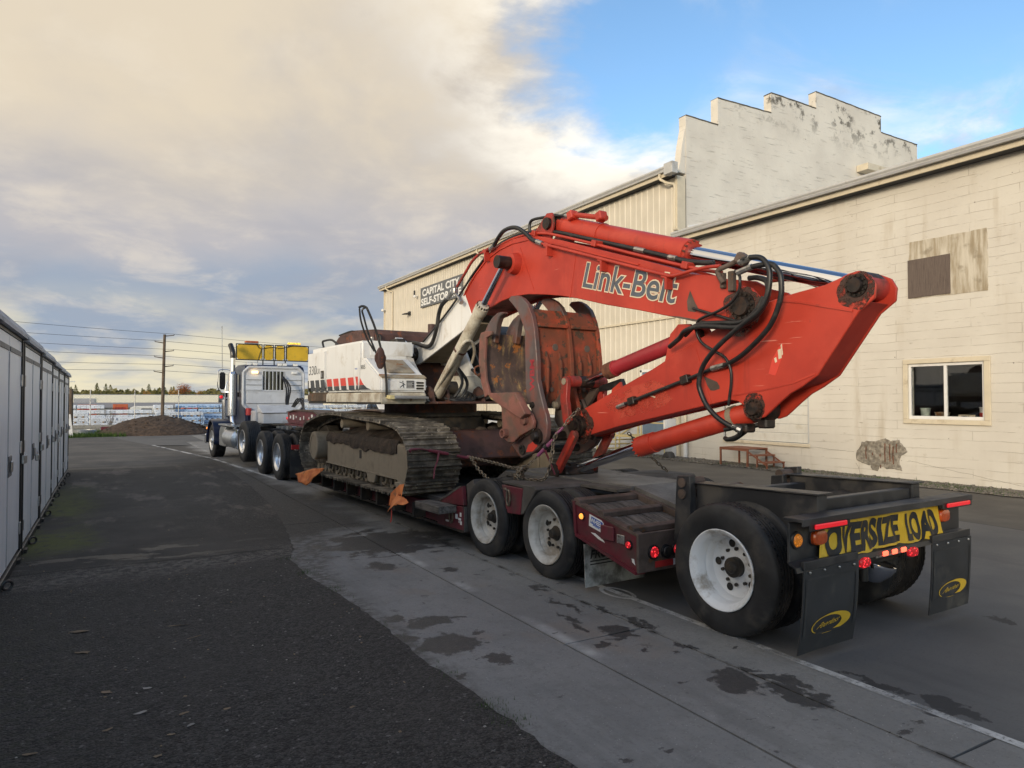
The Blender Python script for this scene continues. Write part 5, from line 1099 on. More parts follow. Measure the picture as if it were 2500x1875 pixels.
for far, T_ in ((False, TL), (True, TF)):
    def pk(pts, v0, v1, nm, m, bev=.008, parent=T_, smooth=35):
        if far: v0, v1 = xm(v1), xm(v0)
        return MB().prism(pts, v0, v1, 'x').build(nm, m, parent, bevel=bev, smooth=smooth)
    def cy(v0, v1, u, z, r, nm, m, r1=None, seg=20, parent=T_):
        if far: v0, v1 = xm(v0), xm(v1)
        return MB().cyl((v0, u, z), (v1, u, z), r, r1, seg).build(nm, m, parent)
    pk([(9.08, .735), (12.25, .745), (12.25, 1.17), (11.9, 1.235), (9.5, 1.255), (9.08, 1.20)], 3.97, 4.50, 'track_frame', M['mud'], .02)
    pk([(9.08, .73), (12.25, .74), (12.25, .765), (9.08, .755)], 3.945, 4.5, 'frame_flange', M['mud'], .004)
    pk([(8.74, .66), (8.92, .62), (9.10, .70), (9.10, 1.24), (8.84, 1.22), (8.70, 1.02)], 3.94, 4.46, 'idler_guard', M['mud'], .02)
    pk([(8.86, .60), (9.05, .575), (9.14, .70), (8.95, .72)], 3.92, 4.0, 'guard_foot', M['mud'], .01)
    cy(3.885, 4.42, 12.76, 1.02, .255, 'final_drive', M['mud'], seg=32)
    MB().lathe([(0, .24), (.02, .25), (.02, .20), (.0, .19)], (3.875 if not far else xm(3.875), 12.76, 1.02), (1 if not far else -1, 0, 0), 32, closed=True).build('drive_cover', M['mud'], T_)
    cy(4.16, 4.36, 13.02, 1.0, .40, 'sprocket', M['trackdark'], seg=24)
    cy(4.16, 4.36, 9.02, 1.0, .38, 'idler', M['trackdark'], seg=24)
    for i in range(9): cy(4.02, 4.48, 9.42 + i * .345, .69, .098, 'track_roller', M['mud'], seg=16)
    for i in range(9): cy(3.985, 4.02, 9.42 + i * .345, .69, .055, 'roller_cap', M['trackdark'], seg=10)
    for u in (11.55, 10.35): cy(3.99, 4.44, u, 1.45, .072, 'carrier_roller', M['mud'], seg=16)
    pk([(9.98, .60), (10.22, .60), (10.30, .74), (9.90, .74)], 3.95, 4.0, 'roller_guard', M['mud'], .01)
    # soil heaped on the frame, irregular
    mb = MB(); rr = random.Random(4 + far); rings = []
    for i in range(40):
        u = 9.15 + i * 3.1 / 39; hgt = 1.25 + .13 * sin(pi * i / 39) + .05 * noise.noise(V(u * 2.2, 1, 7)); edge = 3.948 + .012 * noise.noise(V(u * 5, 2, 3)) ; low = 1.115 + .055 * noise.noise(V(u * 4, 9, 3)) - .035 * (u < 11) + .03 * noise.noise(V(u * 19, 9, 3))
        j = lambda: .022 * rr.random()
        ring = [(edge, u, low), (edge + .004 - j() * .5, u, low + .06), (edge + .014, u, 1.215 + j()), (3.995, u, 1.275 + j()), (4.09 + j(), u, hgt - .05 + j()), (4.20, u, hgt + j()), (4.34, u, hgt + .04 + j()), (4.5, u, hgt), (4.5, u, 1.1), (4.1, u, 1.1)]
        rings.append([(xm(p[0]) if far else p[0], p[1], p[2]) for p in ring])
    mb.ringset(rings).build('soil', M['soil'], T_, smooth=0, kind='stuff')
    MB().box(*( (3.966, 3.972) if not far else (xm(3.972), xm(3.966))), 10.55, 10.64, .93, 1.06).build('frame_slot', M['dark'], T_)
    # links riding on the rollers
    mb = MB()
    for i in range(20):
        u = 9.15 + i * .205
        for v in (4.06, 4.13, 4.38): mb.cyl((v if not far else xm(v), u, .60), (v + .05 if not far else xm(v + .05), u, .60), .062, seg=10)
    mb.build('track_chain', M['mud'], T_, kind='stuff')
# ---- undercarriage centre
MB().prism([(9.2, .95), (12.9, .95), (12.6, 1.36), (9.5, 1.38)], 4.5, 6.34, 'x').build('car_body', M['hood'], EX, bevel=.03)
MB().box(4.46, 6.38, 9.6, 12.4, .80, .98).build('car_body_beam', M['hood'], EX, bevel=.03)
MB().lathe([(0, .98), (.20, .90), (.22, .84)], (XC - .02, 11.0, 1.36), (0, 0, 1), 40).build('pedestal', M['dark'], EX)
MB().lathe([(0, .87), (.045, .87), (.045, .83), (.06, .83)], (XC - .02, 11.0, 1.585), (0, 0, 1), 48).build('slew_ring', M['dark'], EX)
mb = MB()
for k in range(44):
    t = 2 * pi * k / 44; mb.cyl((XC - .02 + cos(t) * .85, 11 + sin(t) * .85, 1.575), (XC - .02 + cos(t) * .85, 11 + sin(t) * .85, 1.60), .016, seg=6)
mb.build('ring_bolt', M['dark'], EX, kind='stuff')
MB().lathe([(0, .80), (.0, .80), (.155, .80), (.155, .6)], (XC - .02, 11.0, 1.645), (0, 0, 1), 48).build('slew_bearing', M['hood'], EX)
for (x, y) in ((5.2, 9.7), (5.6, 9.6), (5.9, 9.75)): MB().ball((x, y, 1.385), .10, .07, .05, 9, 6).build('dirt_clod', M['soil'], EX, smooth=0)
# ---- upper structure
def rrect(v0, v1, u0, u1, r, k=6, corners=(1, 1, 1, 1)):
    pts = []
    for (cx_, cy_, a0, on) in ((v1 - r, u1 - r, 0, corners[0]), (v0 + r, u1 - r, 90, corners[1]), (v0 + r, u0 + r, 180, corners[2]), (v1 - r, u0 + r, 270, corners[3])):
        if on:
            for i in range(k + 1): t = radians(a0 + 90 * i / k); pts.append((cx_ + r * cos(t), cy_ + r * sin(t)))
        else:
            t = radians(a0 + 45); pts.append((cx_ + r * (1 if cos(t) > 0 else -1), cy_ + r * (1 if sin(t) > 0 else -1)))
    return pts
vN, vF = 3.90, xm(3.90)
MB().prism(rrect(vN + .012, vF - .012, 9.64, 13.56, .42, 8, (1, 1, 0, 0)), 1.79, 1.83, 'z').build('revolving_frame', M['dark'], EX, smooth=30)
sk_n = MB().prism(rrect(vN, vF, 12.13, 13.58, .42, 8, (1, 1, 0, 0)), 1.805, 1.985, 'z').build('counterweight_skirt', M['skirt'], EX, bevel=.03, bseg=2)
for a, b, nm in ((vN, 4.64, 'skirt'), (5.95, vF, 'skirt')): MB().prism([(9.60, 1.80), (12.125, 1.80), (12.125, 1.972), (9.60, 1.965)], a, b, 'x').build(nm, M['whitedirt'], EX, bevel=.02, bseg=2)
CWt = MB().prism(rrect(vN, vF, 12.13, 13.57, .42, 10, (1, 1, 0, 0)), 1.99, 2.81, 'z').build('counterweight', M['white'], EX, bevel=.09, bseg=4)
DOOR = MB().prism([(12.118, 1.985), (12.118, 2.80), (10.40, 2.785), (10.40, 2.52), (10.50, 1.985)], vN, 4.70, 'x').build('side_door', M['white'], EX, bevel=.035, bseg=3)
TB = MB().prism([(10.494, 1.98), (10.395, 2.505), (10.25, 2.50), (9.64, 2.205), (9.60, 2.16), (9.60, 1.975)], vN, 4.64, 'x').build('tool_box', M['white'], EX, bevel=.025, bseg=2)
MB().prism([(10.39, 2.53), (10.39, 2.79), (10.70, 2.80), (10.70, 2.53)], 4.02, 4.80, 'x').build('fuel_cover', M['white'], EX, bevel=.03, bseg=2)
MB().prism([(10.17, 2.478), (9.72, 2.262), (9.722, 2.257), (10.172, 2.473)], 4.06, 4.50, 'x').build('grille_panel', M['rustpan'], EX, smooth=0).location.z += .006
MB().prism([(9.70, 2.235), (9.595, 2.19), (9.595, 2.178), (9.71, 2.222)], vN + .01, 4.635, 'x').build('edge_strip', M['rustpan'], EX)
for i in range(3):
    z = 2.112 - i * .043; mb = MB(); mb.prism([(4.462 + .014 * (0 if q else 0) + x, z + y) for q, (x, y) in enumerate([(.012, -.014), (.118, -.014), (.13, 0), (.118, .014), (.012, .014), (0, 0)])], 9.5905, 9.5985, 'y'); mb.build('vent_slot', M['dark'], EX, smooth=0)
st_ = MB().box(4.172, 4.43, 9.5915, 9.5985, 2.022, 2.148).build('warning_sticker', M['whiteprint'], EX, smooth=0)
mb = MB(); mb.box(4.305, 4.425, 9.589, 9.5912, 2.030, 2.142); mb.build('sticker_field', M['blackprint'], st_, smooth=0)
for i in range(5): MB().box(4.312, 4.418 - .02 * (i % 2), 9.5880, 9.5888, 2.042 + i * .019, 2.048 + i * .019).build('text_line', M['whiteprint'], st_, smooth=0)
mb = MB().tube([(4.20, 9.5895, 2.04), (4.25, 9.5895, 2.08), (4.245, 9.5895, 2.115)], .006, 5).tube([(4.25, 9.5895, 2.08), (4.26, 9.5895, 2.035)], .006, 5).tube([(4.19, 9.5895, 2.12), (4.245, 9.5895, 2.105), (4.285, 9.5895, 2.075)], .005, 5).ball((4.245, 9.5895, 2.13), .009, .003, .009, 8, 5); mb.build('falling_figure', M['blackprint'], st_)
MB().prism([(9.44, 1.90), (9.60, 1.92), (9.60, 1.89), (9.44, 1.87)], 4.05, 4.60, 'x').build('step_plate', M['galv'], EX, bevel=.004)
MB().prism([(9.44, 1.92), (9.60, 1.925), (9.60, 1.88), (9.44, 1.865)], 3.98, 4.05, 'x').build('step_bracket', MAT('step_yellow', (.58, .50, .25), .6, grime=(.3, .22, .1), ga=.3), EX)
# livery stripes, number decals
def side_quad(pts, nm, m, parent, off=.003):            # pts (u,z) on the near side
    return MB().prism(pts, vN - off, vN - off + .002, 'x').build(nm, m, parent, smooth=0)
for u in (13.36, 13.05, 12.75, 12.44):
    if u > 13.2: continue
    side_quad([(u, 2.215), (u - .22, 2.215), (u - .29, 2.012), (u - .05, 2.012)], 'stripe', M['decal_dark'], CWt)
cwv = MB(); rings = []
for i in range(7):                                      # the last dark stripe wraps the rounded corner
    t = radians(180 - 90 * i / 6 * .62); c = (vN + .42, 13.57 - .42); r_ = .4235
    rings.append((c[0] + r_ * cos(t), c[1] + r_ * sin(t)))
for (x0, y0), (x1, y1) in zip(rings, rings[1:]): cwv.quad((x0, y0, 2.012), (x1, y1, 2.012), (x1, y1, 2.215), (x0, y0, 2.215))
cwv.build('stripe', M['decal_dark'], CWt, smooth=30)
for i, u in enumerate((12.09, 11.74, 11.38, 11.01)):
    side_quad([(u, 2.215), (u - .265, 2.218), (u - .305, 2.088), (u - .045, 2.088)], 'stripe', M['decal_red'], DOOR)
    side_quad([(u - .047, 2.086), (u - .307, 2.086), (u - .33, 2.014), (u - .075, 2.014)], 'stripe', M['decal_dark'], DOOR)
mb_ = [(10.655, 2.225), (10.545, 2.222), (10.535, 2.09), (10.60, 2.09)]
side_quad(mb_, 'stripe', M['decal_red'], DOOR)
for a in ([(10.44, 2.20), (10.36, 2.135), (10.28, 2.088), (10.475, 2.088)],): side_quad(a, 'stripe', M['decal_red'], TB)
side_quad([(10.477, 2.086), (10.275, 2.086), (10.15, 2.04), (9.98, 2.010), (10.488, 2.010)], 'stripe', M['decal_dark'], TB)
side_quad([(10.605, 2.086), (10.54, 2.086), (10.515, 2.012), (10.63, 2.012)], 'stripe', M['decal_dark'], DOOR)
side_quad([(10.68, 2.49), (10.515, 2.483), (10.545, 2.235), (10.69, 2.238)], 'inspection_sticker', M['whiteprint'], DOOR, .004)
lettering('TRIAD', M['blueprint'], DOOR, (vN - .006, 10.67, 2.335), (0, -1, 0), (0, 0, 1), .115, .025, .02)
lettering('330', M['decal_dark'], CWt, (vN - .004, 13.14, 2.318), (0, -1, 0), (0, 0, 1), .44, .165, -.006, skew=.22)
lettering('LX', M['decal_dark'], CWt, (vN - .004, 12.67, 2.328), (0, -1, 0), (0, 0, 1), .19, .095, -.008, skew=.22)
MB().box(vN - .012, vN - .004, 12.25, 12.40, 2.235, 2.375).build('door_latch', M['dark'], CWt); MB().box(vN - .020, vN - .012, 12.29, 12.36, 2.26, 2.345).build('latch_handle', M['fitting'], CWt)
lettering('905', M['decal_dark'], TB, (vN - .004, 10.42, 2.33), (0, -1, 0), (0, 0, 1), .20, .068, .0)
# engine hood, rails, mirror arm
HD = MB().prism([(12.98, 2.80), (12.92, 2.96), (12.70, 3.06), (11.9, 3.09), (10.95, 3.03), (10.9, 2.98), (10.9, 2.80)], 4.32, 6.50, 'x').build('engine_hood', M['hood'], EX, bevel=.05, bseg=3)
for i in range(12):
    u = 12.78 - i * .06
    MB().box(4.36, 4.9, u, u + .035, 3.058 + .03 * min(1, i / 8), 3.085 + .025 * min(1, i / 8)).build('louvre', M['dark'], HD)
MB().cyl((5.9, 12.0, 3.05), (5.9, 12.0, 3.30), .07).build('exhaust', M['hood'], EX)
MB().tube([(4.08, 12.80, 2.80), (4.06, 12.84, 2.93), (4.06, 12.70, 2.95), (4.06, 12.30, 2.935), (4.08, 12.04, 2.83), (4.08, 11.98, 2.79)], .020, 8, 3).build('hand_rail', M['rubber'], EX)
MB().tube([(4.4, 11.55, 2.82), (4.4, 11.55, 2.93), (4.4, 11.0, 2.95), (4.4, 10.85, 2.90), (4.4, 10.85, 2.80)], .018, 8, 2).build('hand_rail', M['dark'], EX)
MB().cyl((4.15, 10.6, 2.79), (4.15, 10.6, 2.86), .035).build('filler_cap', M['fitting'], EX)
ma = MB().tube([(3.985, 9.585, 1.90), (3.975, 9.57, 2.1), (3.936, 9.56, 2.40), (3.81, 9.56, 2.851), (3.69, 9.57, 3.14), (3.655, 9.58, 3.195), (3.60, 9.59, 3.205), (3.56, 9.60, 3.18)], .018, 8, 3).build('mirror_arm', M['rubber'], EX)
MB().tube([(3.655, 9.58, 3.19), (3.61, 9.60, 3.15), (3.64, 9.61, 3.05), (3.71, 9.61, 2.82), (3.83, 9.59, 2.52)], .014, 8, 3).build('arm_brace', M['rubber'], ma)
MB().tube([(3.57, 9.60, 3.17), (3.60, 9.62, 3.0), (3.69, 9.63, 2.76), (3.80, 9.60, 2.56)], .014, 8, 3).build('arm_brace', M['rubber'], ma)
MB().lathe([(-.03, .001), (-.025, .075), (0, .10), (.012, .095), (.014, .001)], (3.865, 9.54, 2.46), (.2, -1, 0), 20).build('mirror', M['hood'], ma).scale = (1, 1, 1)
mb = MB().ball((3.868, 9.54, 2.46), .075, .03, .165, 16, 9); mb.build('mirror_shell', M['hood'], ma)
# cab on the far side
CB = MB().prism([(11.25, 1.80), (11.25, 3.02), (11.05, 3.10), (9.95, 3.10), (9.72, 2.95), (9.52, 2.35), (9.52, 1.80)], 5.98, 6.90, 'x').build('cab', M['carpetdark'], EX, bevel=.03, bseg=2)
MB().prism([(10.95, 2.35), (10.95, 2.98), (9.95, 2.98), (9.72, 2.36)], 5.972, 5.978, 'x').build('cab_window', M['tint'], CB)
MB().prism([(11.1, 1.84), (11.1, 2.30), (9.60, 2.30), (9.60, 1.84)], 5.970, 5.978, 'x').build('cab_panel', M['whitedirt'], CB)
MB().prism([(9.515, 2.36), (9.71, 2.94), (9.705, 2.945), (9.508, 2.36)], 6.04, 6.84, 'x').build('windscreen', M['tint'], CB)
# boom foot brackets and what sits between them
for v0, v1, m in ((4.70, 4.745, M['whitedirt']), (5.86, 5.905, M['white'])):
    MB().prism([(11.15, 1.83), (11.15, 2.55), (11.02, 2.78), (10.84, 2.86), (10.66, 2.76), (10.42, 2.45), (9.86, 1.95), (9.62, 1.83)], v0, v1, 'x').build('boom_bracket', m, EX, bevel=.008)
MB().prism([(10.86, 2.88), (10.65, 2.78), (10.40, 2.46), (9.84, 1.95), (9.78, 1.95), (10.36, 2.47), (10.62, 2.80), (10.85, 2.90)], 4.66, 4.79, 'x').build('bracket_edge', M['white'], EX)
MB().cyl((4.60, 10.83, 2.63), (5.98, 10.83, 2.63), .11).build('foot_pin', M['grease'], EX)
MB().prism([(10.6, 1.84), (11.2, 1.84), (11.2, 2.5), (10.9, 2.5)], 4.75, 5.85, 'x').build('swing_motor_cover', M['hood'], EX, bevel=.02)
MB().prism([(9.75, 1.83), (10.6, 1.83), (10.6, 2.25), (10.1, 2.25)], 5.40, 5.855, 'x').build('valve_cover', M['whitedirt'], EX, bevel=.02)
MB().cyl((5.2, 10.1, 2.05), (5.42, 10.1, 2.05), .11).build('rotary_joint', M['dark'], EX)
MB().box(4.55, 4.72, 10.55, 10.85, 2.55, 2.86).build('valve_block', M['dark'], EX, bevel=.02)
MB().box(4.70, 5.90, 9.35, 9.70, 1.795, 1.83).build('deck_lip', M['hood'], EX, bevel=.006)
for i, (a, b) in enumerate((((5.05, 9.75, 1.86), (5.25, 9.9, 2.45)), ((5.15, 9.7, 1.86), (5.32, 9.95, 2.42)), ((5.5, 9.6, 1.88), (5.6, 9.9, 2.35)), ((5.62, 9.6, 1.86), (5.68, 9.9, 2.3)))):
    a, b = V(*a), V(*b); MB().tube([a, a + V(.10, -.12, .06), (a + b) / 2 + V(.12, -.2, .0), b], .026, 8, 5).build('hose', M['rubber'], EX)
for i in range(3): MB().tube([(4.95 + i * .1, 9.6, 1.88), (5.1 + i * .1, 9.45, 1.84), (5.3 + i * .08, 9.55, 1.90), (5.45, 9.8, 1.98)], .024, 8, 4).build('hose', M['rubber'], EX)
MB().ball((5.25, 9.92, 2.45), .10, .10, .13, 10, 7).build('swivel_fitting', M['grease'], EX)

# ---- boom
b_top = [(11.03, 2.66), (10.98, 2.76), (10.86, 2.835), (10.541, 2.815), (9.16, 3.455), (8.972, 3.607), (8.774, 3.741), (8.458, 3.897), (8.129, 3.977), (7.79, 4.004), (7.419, 3.982), (7.169, 3.918), (6.703, 3.778), (6.077, 3.562), (5.356, 3.319), (4.885, 3.151), (4.669, 3.062), (4.305, 2.985), (4.13, 2.883), (3.96, 2.83), (3.885, 2.75), (3.87, 2.65), (3.93, 2.55), (4.05, 2.49)]
b_bot = [(4.25, 2.515), (4.45, 2.560), (4.63, 2.602), (4.889, 2.668), (5.36, 2.785), (5.889, 2.904), (6.382, 3.033), (6.705, 3.106), (7.05, 3.166), (7.42, 3.218), (7.79, 3.236), (8.1, 3.205), (8.396, 3.147), (8.887, 3.087), (8.992, 2.946), (10.488, 2.515), (10.70, 2.455), (10.9, 2.45), (11.01, 2.54)]
BV0, BV1 = 5.03, 5.57
jt, jb = (9.135, 3.470), (8.885, 3.080)
it = next(i for i, p in enumerate(b_top) if p[0] < 9.13); ib = next(i for i, p in enumerate(b_bot) if p[0] > 8.885)
red_poly = [jt] + b_top[it:] + b_bot[:ib] + [jb]
white_poly = [jb] + [(8.992, 2.962)] + b_bot[ib + 1:] + b_top[:it] + [jt]
BM = MB().prism(red_poly, BV0, BV0 + .035, 'x').build('boom', M['red'], EX, bevel=.006)
MB().prism(red_poly, BV1 - .035, BV1, 'x').build('boom_plate', M['red'], BM, bevel=.006)
MB().prism(white_poly, BV0, BV0 + .035, 'x').build('boom_plate', M['white'], BM, bevel=.006)
MB().prism(white_poly, BV1 - .035, BV1, 'x').build('boom_plate', M['white'], BM, bevel=.006)
def strip_plate(pts, v0, v1, th, nm, m, parent, out=1):
    """a bent flange plate following pts (u,z) between v0 and v1"""
    mb = MB(); n_ = len(pts); inn = []
    for i in range(n_):
        a = V(*pts[max(i - 1, 0)]); b = V(*pts[min(i + 1, n_ - 1)]); d_ = (b - a).normalized(); nn = V(-d_.y, d_.x) * th * out; inn.append((pts[i][0] + nn.x, pts[i][1] + nn.y))
    rings = [[(v0, p[0], p[1]), (v1, p[0], p[1]), (v1, q[0], q[1]), (v0, q[0], q[1])] for p, q in zip(pts, inn)]
    return mb.ringset(rings).build(nm, m, parent, smooth=40)
inset = lambda pts, dz: [(a, b + dz) for a, b in pts]
top_r = [jt] + [p for p in b_top[it:] if p[0] > 4.5]
bot_r = [p for p in b_bot[:ib] if p[0] > 4.5] + [jb]
strip_plate(inset(top_r, -.030), BV0 + .036, BV1 - .036, .02, 'top_plate', M['red'], BM)
strip_plate(inset(bot_r, .035), BV0 + .036, BV1 - .036, .02, 'bottom_plate', M['reddk'], BM)
strip_plate([(a, b - .048) for a, b in top_r[:-2]], BV0 - .016, BV0 - .001, .018, 'flange_weld', M['red'], BM)
top_w = [(10.75, 2.80), (10.541, 2.80), (9.16, 3.44)]; bot_w = [(8.99, 2.975), (10.488, 2.535), (10.7, 2.47)]
strip_plate(inset(top_w, -.03), BV0 + .036, BV1 - .036, .02, 'top_plate', M['white'], BM); strip_plate(inset(bot_w, .02), BV0 + .036, BV1 - .036, .02, 'bottom_plate', M['mud'], BM)
for (u0, z0, u1, z1) in ((6.42, 3.63, 6.55, 3.06), (7.62, 3.86, 7.30, 3.25)):
    MB().prism([(u0, z0), (u0 - .016, z0), (u1 - .016, z1), (u1, z1)], BV0 - .004, BV0 - .0005, 'x').build('weld_seam', M['red'], BM)
# lettering on both faces, cream outline under slate letters
def boom_word(v, sgn):
    a = V(6.300, 3.155); b = V(4.865, 2.795); d_ = (b - a); W_ = d_.length
    ax = (0, d_.x / W_, d_.y / W_); ay = (0, (6.227 - 6.309) / .25, .97)
    if sgn < 0: ax = tuple(-q for q in ax); a = b + V(.08, 0)
    ay = V(*ay).normalized()
    raw_ = text_mesh('Link-Belt', .012, 4, 1.0); box = raw_[2:6]
    off = -.004 if sgn > 0 else .004
    lettering('Link-Belt', M['cream_letter'], BM, (v + off, a.x, a.y), ax, ay, W_, .285, .045, spacing=1.0, box=box)
    lettering('Link-Belt', M['gray_letter'], BM, (v + off * 1.9, a.x, a.y), ax, ay, W_, .285, .012, spacing=1.0, box=box)
boom_word(BV0, 1); boom_word(BV1, -1)
def boss(u, z, r, m, v0, v1, nm, parent, seg=24): return MB().lathe([(0, r * .92), (.02, r), (v1 - v0 - .02, r), (v1 - v0, r * .92)], (v0, u, z), (1, 0, 0), seg).build(nm, m, parent)
# tip pin
def pin_head(u, z, r, v, parent, side=-1, bolts=12):
    p = MB().lathe([(0, r * 1.5), (.012, r * 1.45), (.012, r * 1.05), (.030, r), (.045, r * .9), (.046, .001)], (v, u, z), (side, 0, 0), 24).build('pin', M['grease'], parent)
    mb = MB()
    for k in range(bolts):
        t = 2 * pi * k / bolts; mb.cyl((v + side * .010, u + cos(t) * r * 1.22, z + sin(t) * r * 1.22), (v + side * .03, u + cos(t) * r * 1.22, z + sin(t) * r * 1.22), r * .13, seg=6)
    mb.build('bolt', M['grease'], p, org=ORG[parent.name], kind='stuff'); return p
pin_head(4.05, 2.678, .088, BV0, BM); pin_head(4.05, 2.678, .088, BV1, BM, 1)
MB().cyl((5.03, 4.05, 2.678), (5.57, 4.05, 2.678), .075).build('pin', M['grease'], BM)
def worn(u, z, r, v, parent, seed, m=None, sq=1.0):       # greasy grime ring round a pin, its own thin film
    P = []
    for k in range(40):
        t = 2 * pi * k / 40; rr_ = r * (1 + .22 * noise.noise(V(cos(t) * 1.6 + seed, sin(t) * 1.6, seed)) + .06 * noise.noise(V(cos(t) * 6, sin(t) * 6, seed))); P.append((u + rr_ * cos(t), z + rr_ * sin(t) * sq))
    return MB().prism(P, v - .0018, v - .0002, 'x').build('grease_film', m or M['film'], parent, smooth=0)
worn(4.06, 2.64, .21, BV0, BM, 3)
worn(7.714, 3.659, .19, BV0, BM, 6, M['red'])
MB().prism([(4.70, 2.80), (4.66, 2.90), (4.60, 2.78), (4.555, 2.71), (4.60, 2.685), (4.69, 2.705)], BV0 - .003, BV0 - .0008, 'x').build('bare_patch', M['steelrust'], BM, smooth=0)
# dark ragged wear along the lower edge near the tip
MB().prism([(4.95, 2.684), (4.8, 2.665), (4.62, 2.622), (4.45, 2.585), (4.40, 2.55), (4.62, 2.600), (4.88, 2.666)], BV0 - .003, BV0 - .001, 'x').build('bare_patch', M['steelrust'], BM, smooth=0)
# boom cylinders (one each side)
def cylinder(p_rod, p_head, p_foot, rb, rr_, m, nm, gland=None, parent=EX, gl=.16, mrod=None, foot_eye=True, v_w=.10):
    p_rod, p_head, p_foot = V(*p_rod), V(*p_head), V(*p_foot); ax = (p_head - p_foot).normalized()
    Lb = (p_head - p_foot).length
    b = MB().lathe([(.02, rb * .8), (.05, rb), (Lb - gl - .005, rb), (Lb - gl, rb), (Lb - gl + .002, rb * 1.10), (Lb - .03, rb * 1.12), (Lb - .025, rb * .98), (Lb, rb * .95), (Lb + .001, rr_ * 1.05)], p_foot, ax, 28).build(nm, m, parent)
    mb = MB(); gc = p_foot + ax * (Lb - .012); u_ = ax.orthogonal().normalized(); w_ = ax.cross(u_)
    for k in range(14):
        t = 2 * pi * k / 14; q = gc + (u_ * cos(t) + w_ * sin(t)) * rb * 1.02; mb.cyl(q - ax * .01, q + ax * .022, rb * .085, seg=6)
    mb.build('gland_bolt', m if gland is None else gland, b, kind='stuff')
    MB().cyl(p_head - ax * .05, p_rod, rr_, seg=24).build('rod', mrod or M['chrome'], b)
    MB().cyl(p_rod - V(v_w, 0, 0), p_rod + V(v_w, 0, 0), rr_ * 1.55, seg=20).build('rod_eye', M['grease'], b)
    if foot_eye: MB().cyl(p_foot - V(v_w, 0, 0), p_foot + V(v_w, 0, 0), rb * 1.1, seg=20).build('foot_eye', M['grease'], b)
    return b
for v in (4.86, 5.74):
    c_ = cylinder((v, 7.714, 3.659), (v, 8.277, 3.162), (v, 9.701, 1.907), .088, .040, M['whitedirt'], 'boom_cylinder', M['grease'])
    s_ = -1 if v < 5.3 else 1
    MB().cyl((v + s_ * .13, 7.714, 3.659), (5.30, 7.714, 3.659), .085, seg=20).build('rod_pin', M['grease'], c_)
    MB().lathe([(0, .15), (.10, .13), (.11, .09)], (BV0 if s_ < 0 else BV1, 7.714, 3.659), (s_, 0, 0), 24).build('pin_boss', M['red'], BM)
    for z_ in (1.0,): MB().prism([(9.50, 1.80), (9.95, 1.80), (9.83, 2.02), (9.70, 2.07), (9.58, 2.0)], v + .11, v + .15, 'x').build('cylinder_lug', M['hood'], EX); MB().prism([(9.50, 1.80), (9.95, 1.80), (9.83, 2.02), (9.70, 2.07), (9.58, 2.0)], v - .15, v - .11, 'x').build('cylinder_lug', M['hood'], EX)
    MB().tube([(v - .08, 9.60, 1.98), (v - .10, 9.1, 2.32), (v - .10, 8.75, 2.60), (v - .06, 8.66, 2.69), (v + .05, 8.68, 2.68), (v + .16, 8.80, 2.55), (v + .2, 8.95, 2.40)], .022, 8, 4).build('pipe', M['whitedirt'], c_)
    MB().lathe([(0, .098), (.03, .098)], (v, 8.95, 2.57), V(0, 8.277 - 9.701, 3.162 - 1.907), 24).build('pipe_band', M['hood'], c_)
# arm cylinder along the boom's back
VA = 5.30
ac = cylinder((VA, 3.09, 2.745), (VA, 4.875, 3.324), (VA, 7.09, 4.075), .124, .074, M['red'], 'arm_cylinder', M['reddk'], gl=.24)
MB().lathe([(.0, .127), (.62, .127), (.62, .133), (.70, .133), (.70, .127)], (VA, 6.91, 4.015), V(0, 4.875 - 7.09, 3.324 - 4.075), 28).build('barrel_band', M['red'], ac)
for v in (VA - .19, VA + .155): MB().prism([(7.50, 3.96), (7.24, 4.14), (7.13, 4.215), (7.02, 4.20), (6.98, 4.08), (7.04, 3.86)], v, v + .035, 'x').build('cylinder_lug', M['reddk'], BM, bevel=.006)
MB().cyl((VA - .23, 7.09, 4.075), (VA + .23, 7.09, 4.075), .075).build('pin', M['grease'], BM)
MB().tube([(5.20, 6.74, 4.10), (5.22, 6.70, 4.115), (5.22, 6.25, 3.985), (5.24, 6.12, 3.95)], .032, 10).build('pipe', M['red'], ac)
for (u, z) in ((6.72, 4.105), (6.18, 3.975)): MB().cbox((5.21, u, z), .12, .10, .11, Matrix.Rotation(-.29, 3, 'X')).build('port_block', M['red'], ac, bevel=.012)

# ---- stick
SV0, SV1 = 5.14, 5.46
s_top = [(6.523, 1.709), (5.981, 1.916), (5.279, 2.176), (4.745, 2.405), (4.468, 2.511), (4.20, 2.625), (3.90, 2.70), (3.70, 2.735), (3.568, 2.752), (3.337, 2.777), (3.20, 2.815), (3.134, 2.838), (3.051, 2.848), (2.957, 2.80), (2.915, 2.722), (2.925, 2.623), (3.048, 2.534), (3.40, 2.056)]
s_low = [(3.548, 1.961), (3.66, 1.905), (3.762, 1.828), (3.85, 1.755), (3.913, 1.705), (3.99, 1.680), (4.08, 1.70), (4.132, 1.80), (4.20, 1.84), (4.292, 1.853), (5.123, 1.695), (5.797, 1.567), (6.45, 1.415), (6.58, 1.41), (6.68, 1.47), (6.70, 1.57), (6.64, 1.66)]
SP = s_top + s_low
SK = MB().prism(SP, SV0, SV0 + .028, 'x').build('stick', M['red'], EX, bevel=.006)
MB().prism(SP, SV1 - .028, SV1, 'x').build('stick_plate', M['red'], SK, bevel=.006)
strip_plate(inset([(6.5, 1.70), (5.981, 1.906), (5.279, 2.166), (4.745, 2.395), (4.468, 2.50), (4.25, 2.60)], -.012), SV0 + .029, SV1 - .029, .02, 'top_plate', M['reddk'], SK)
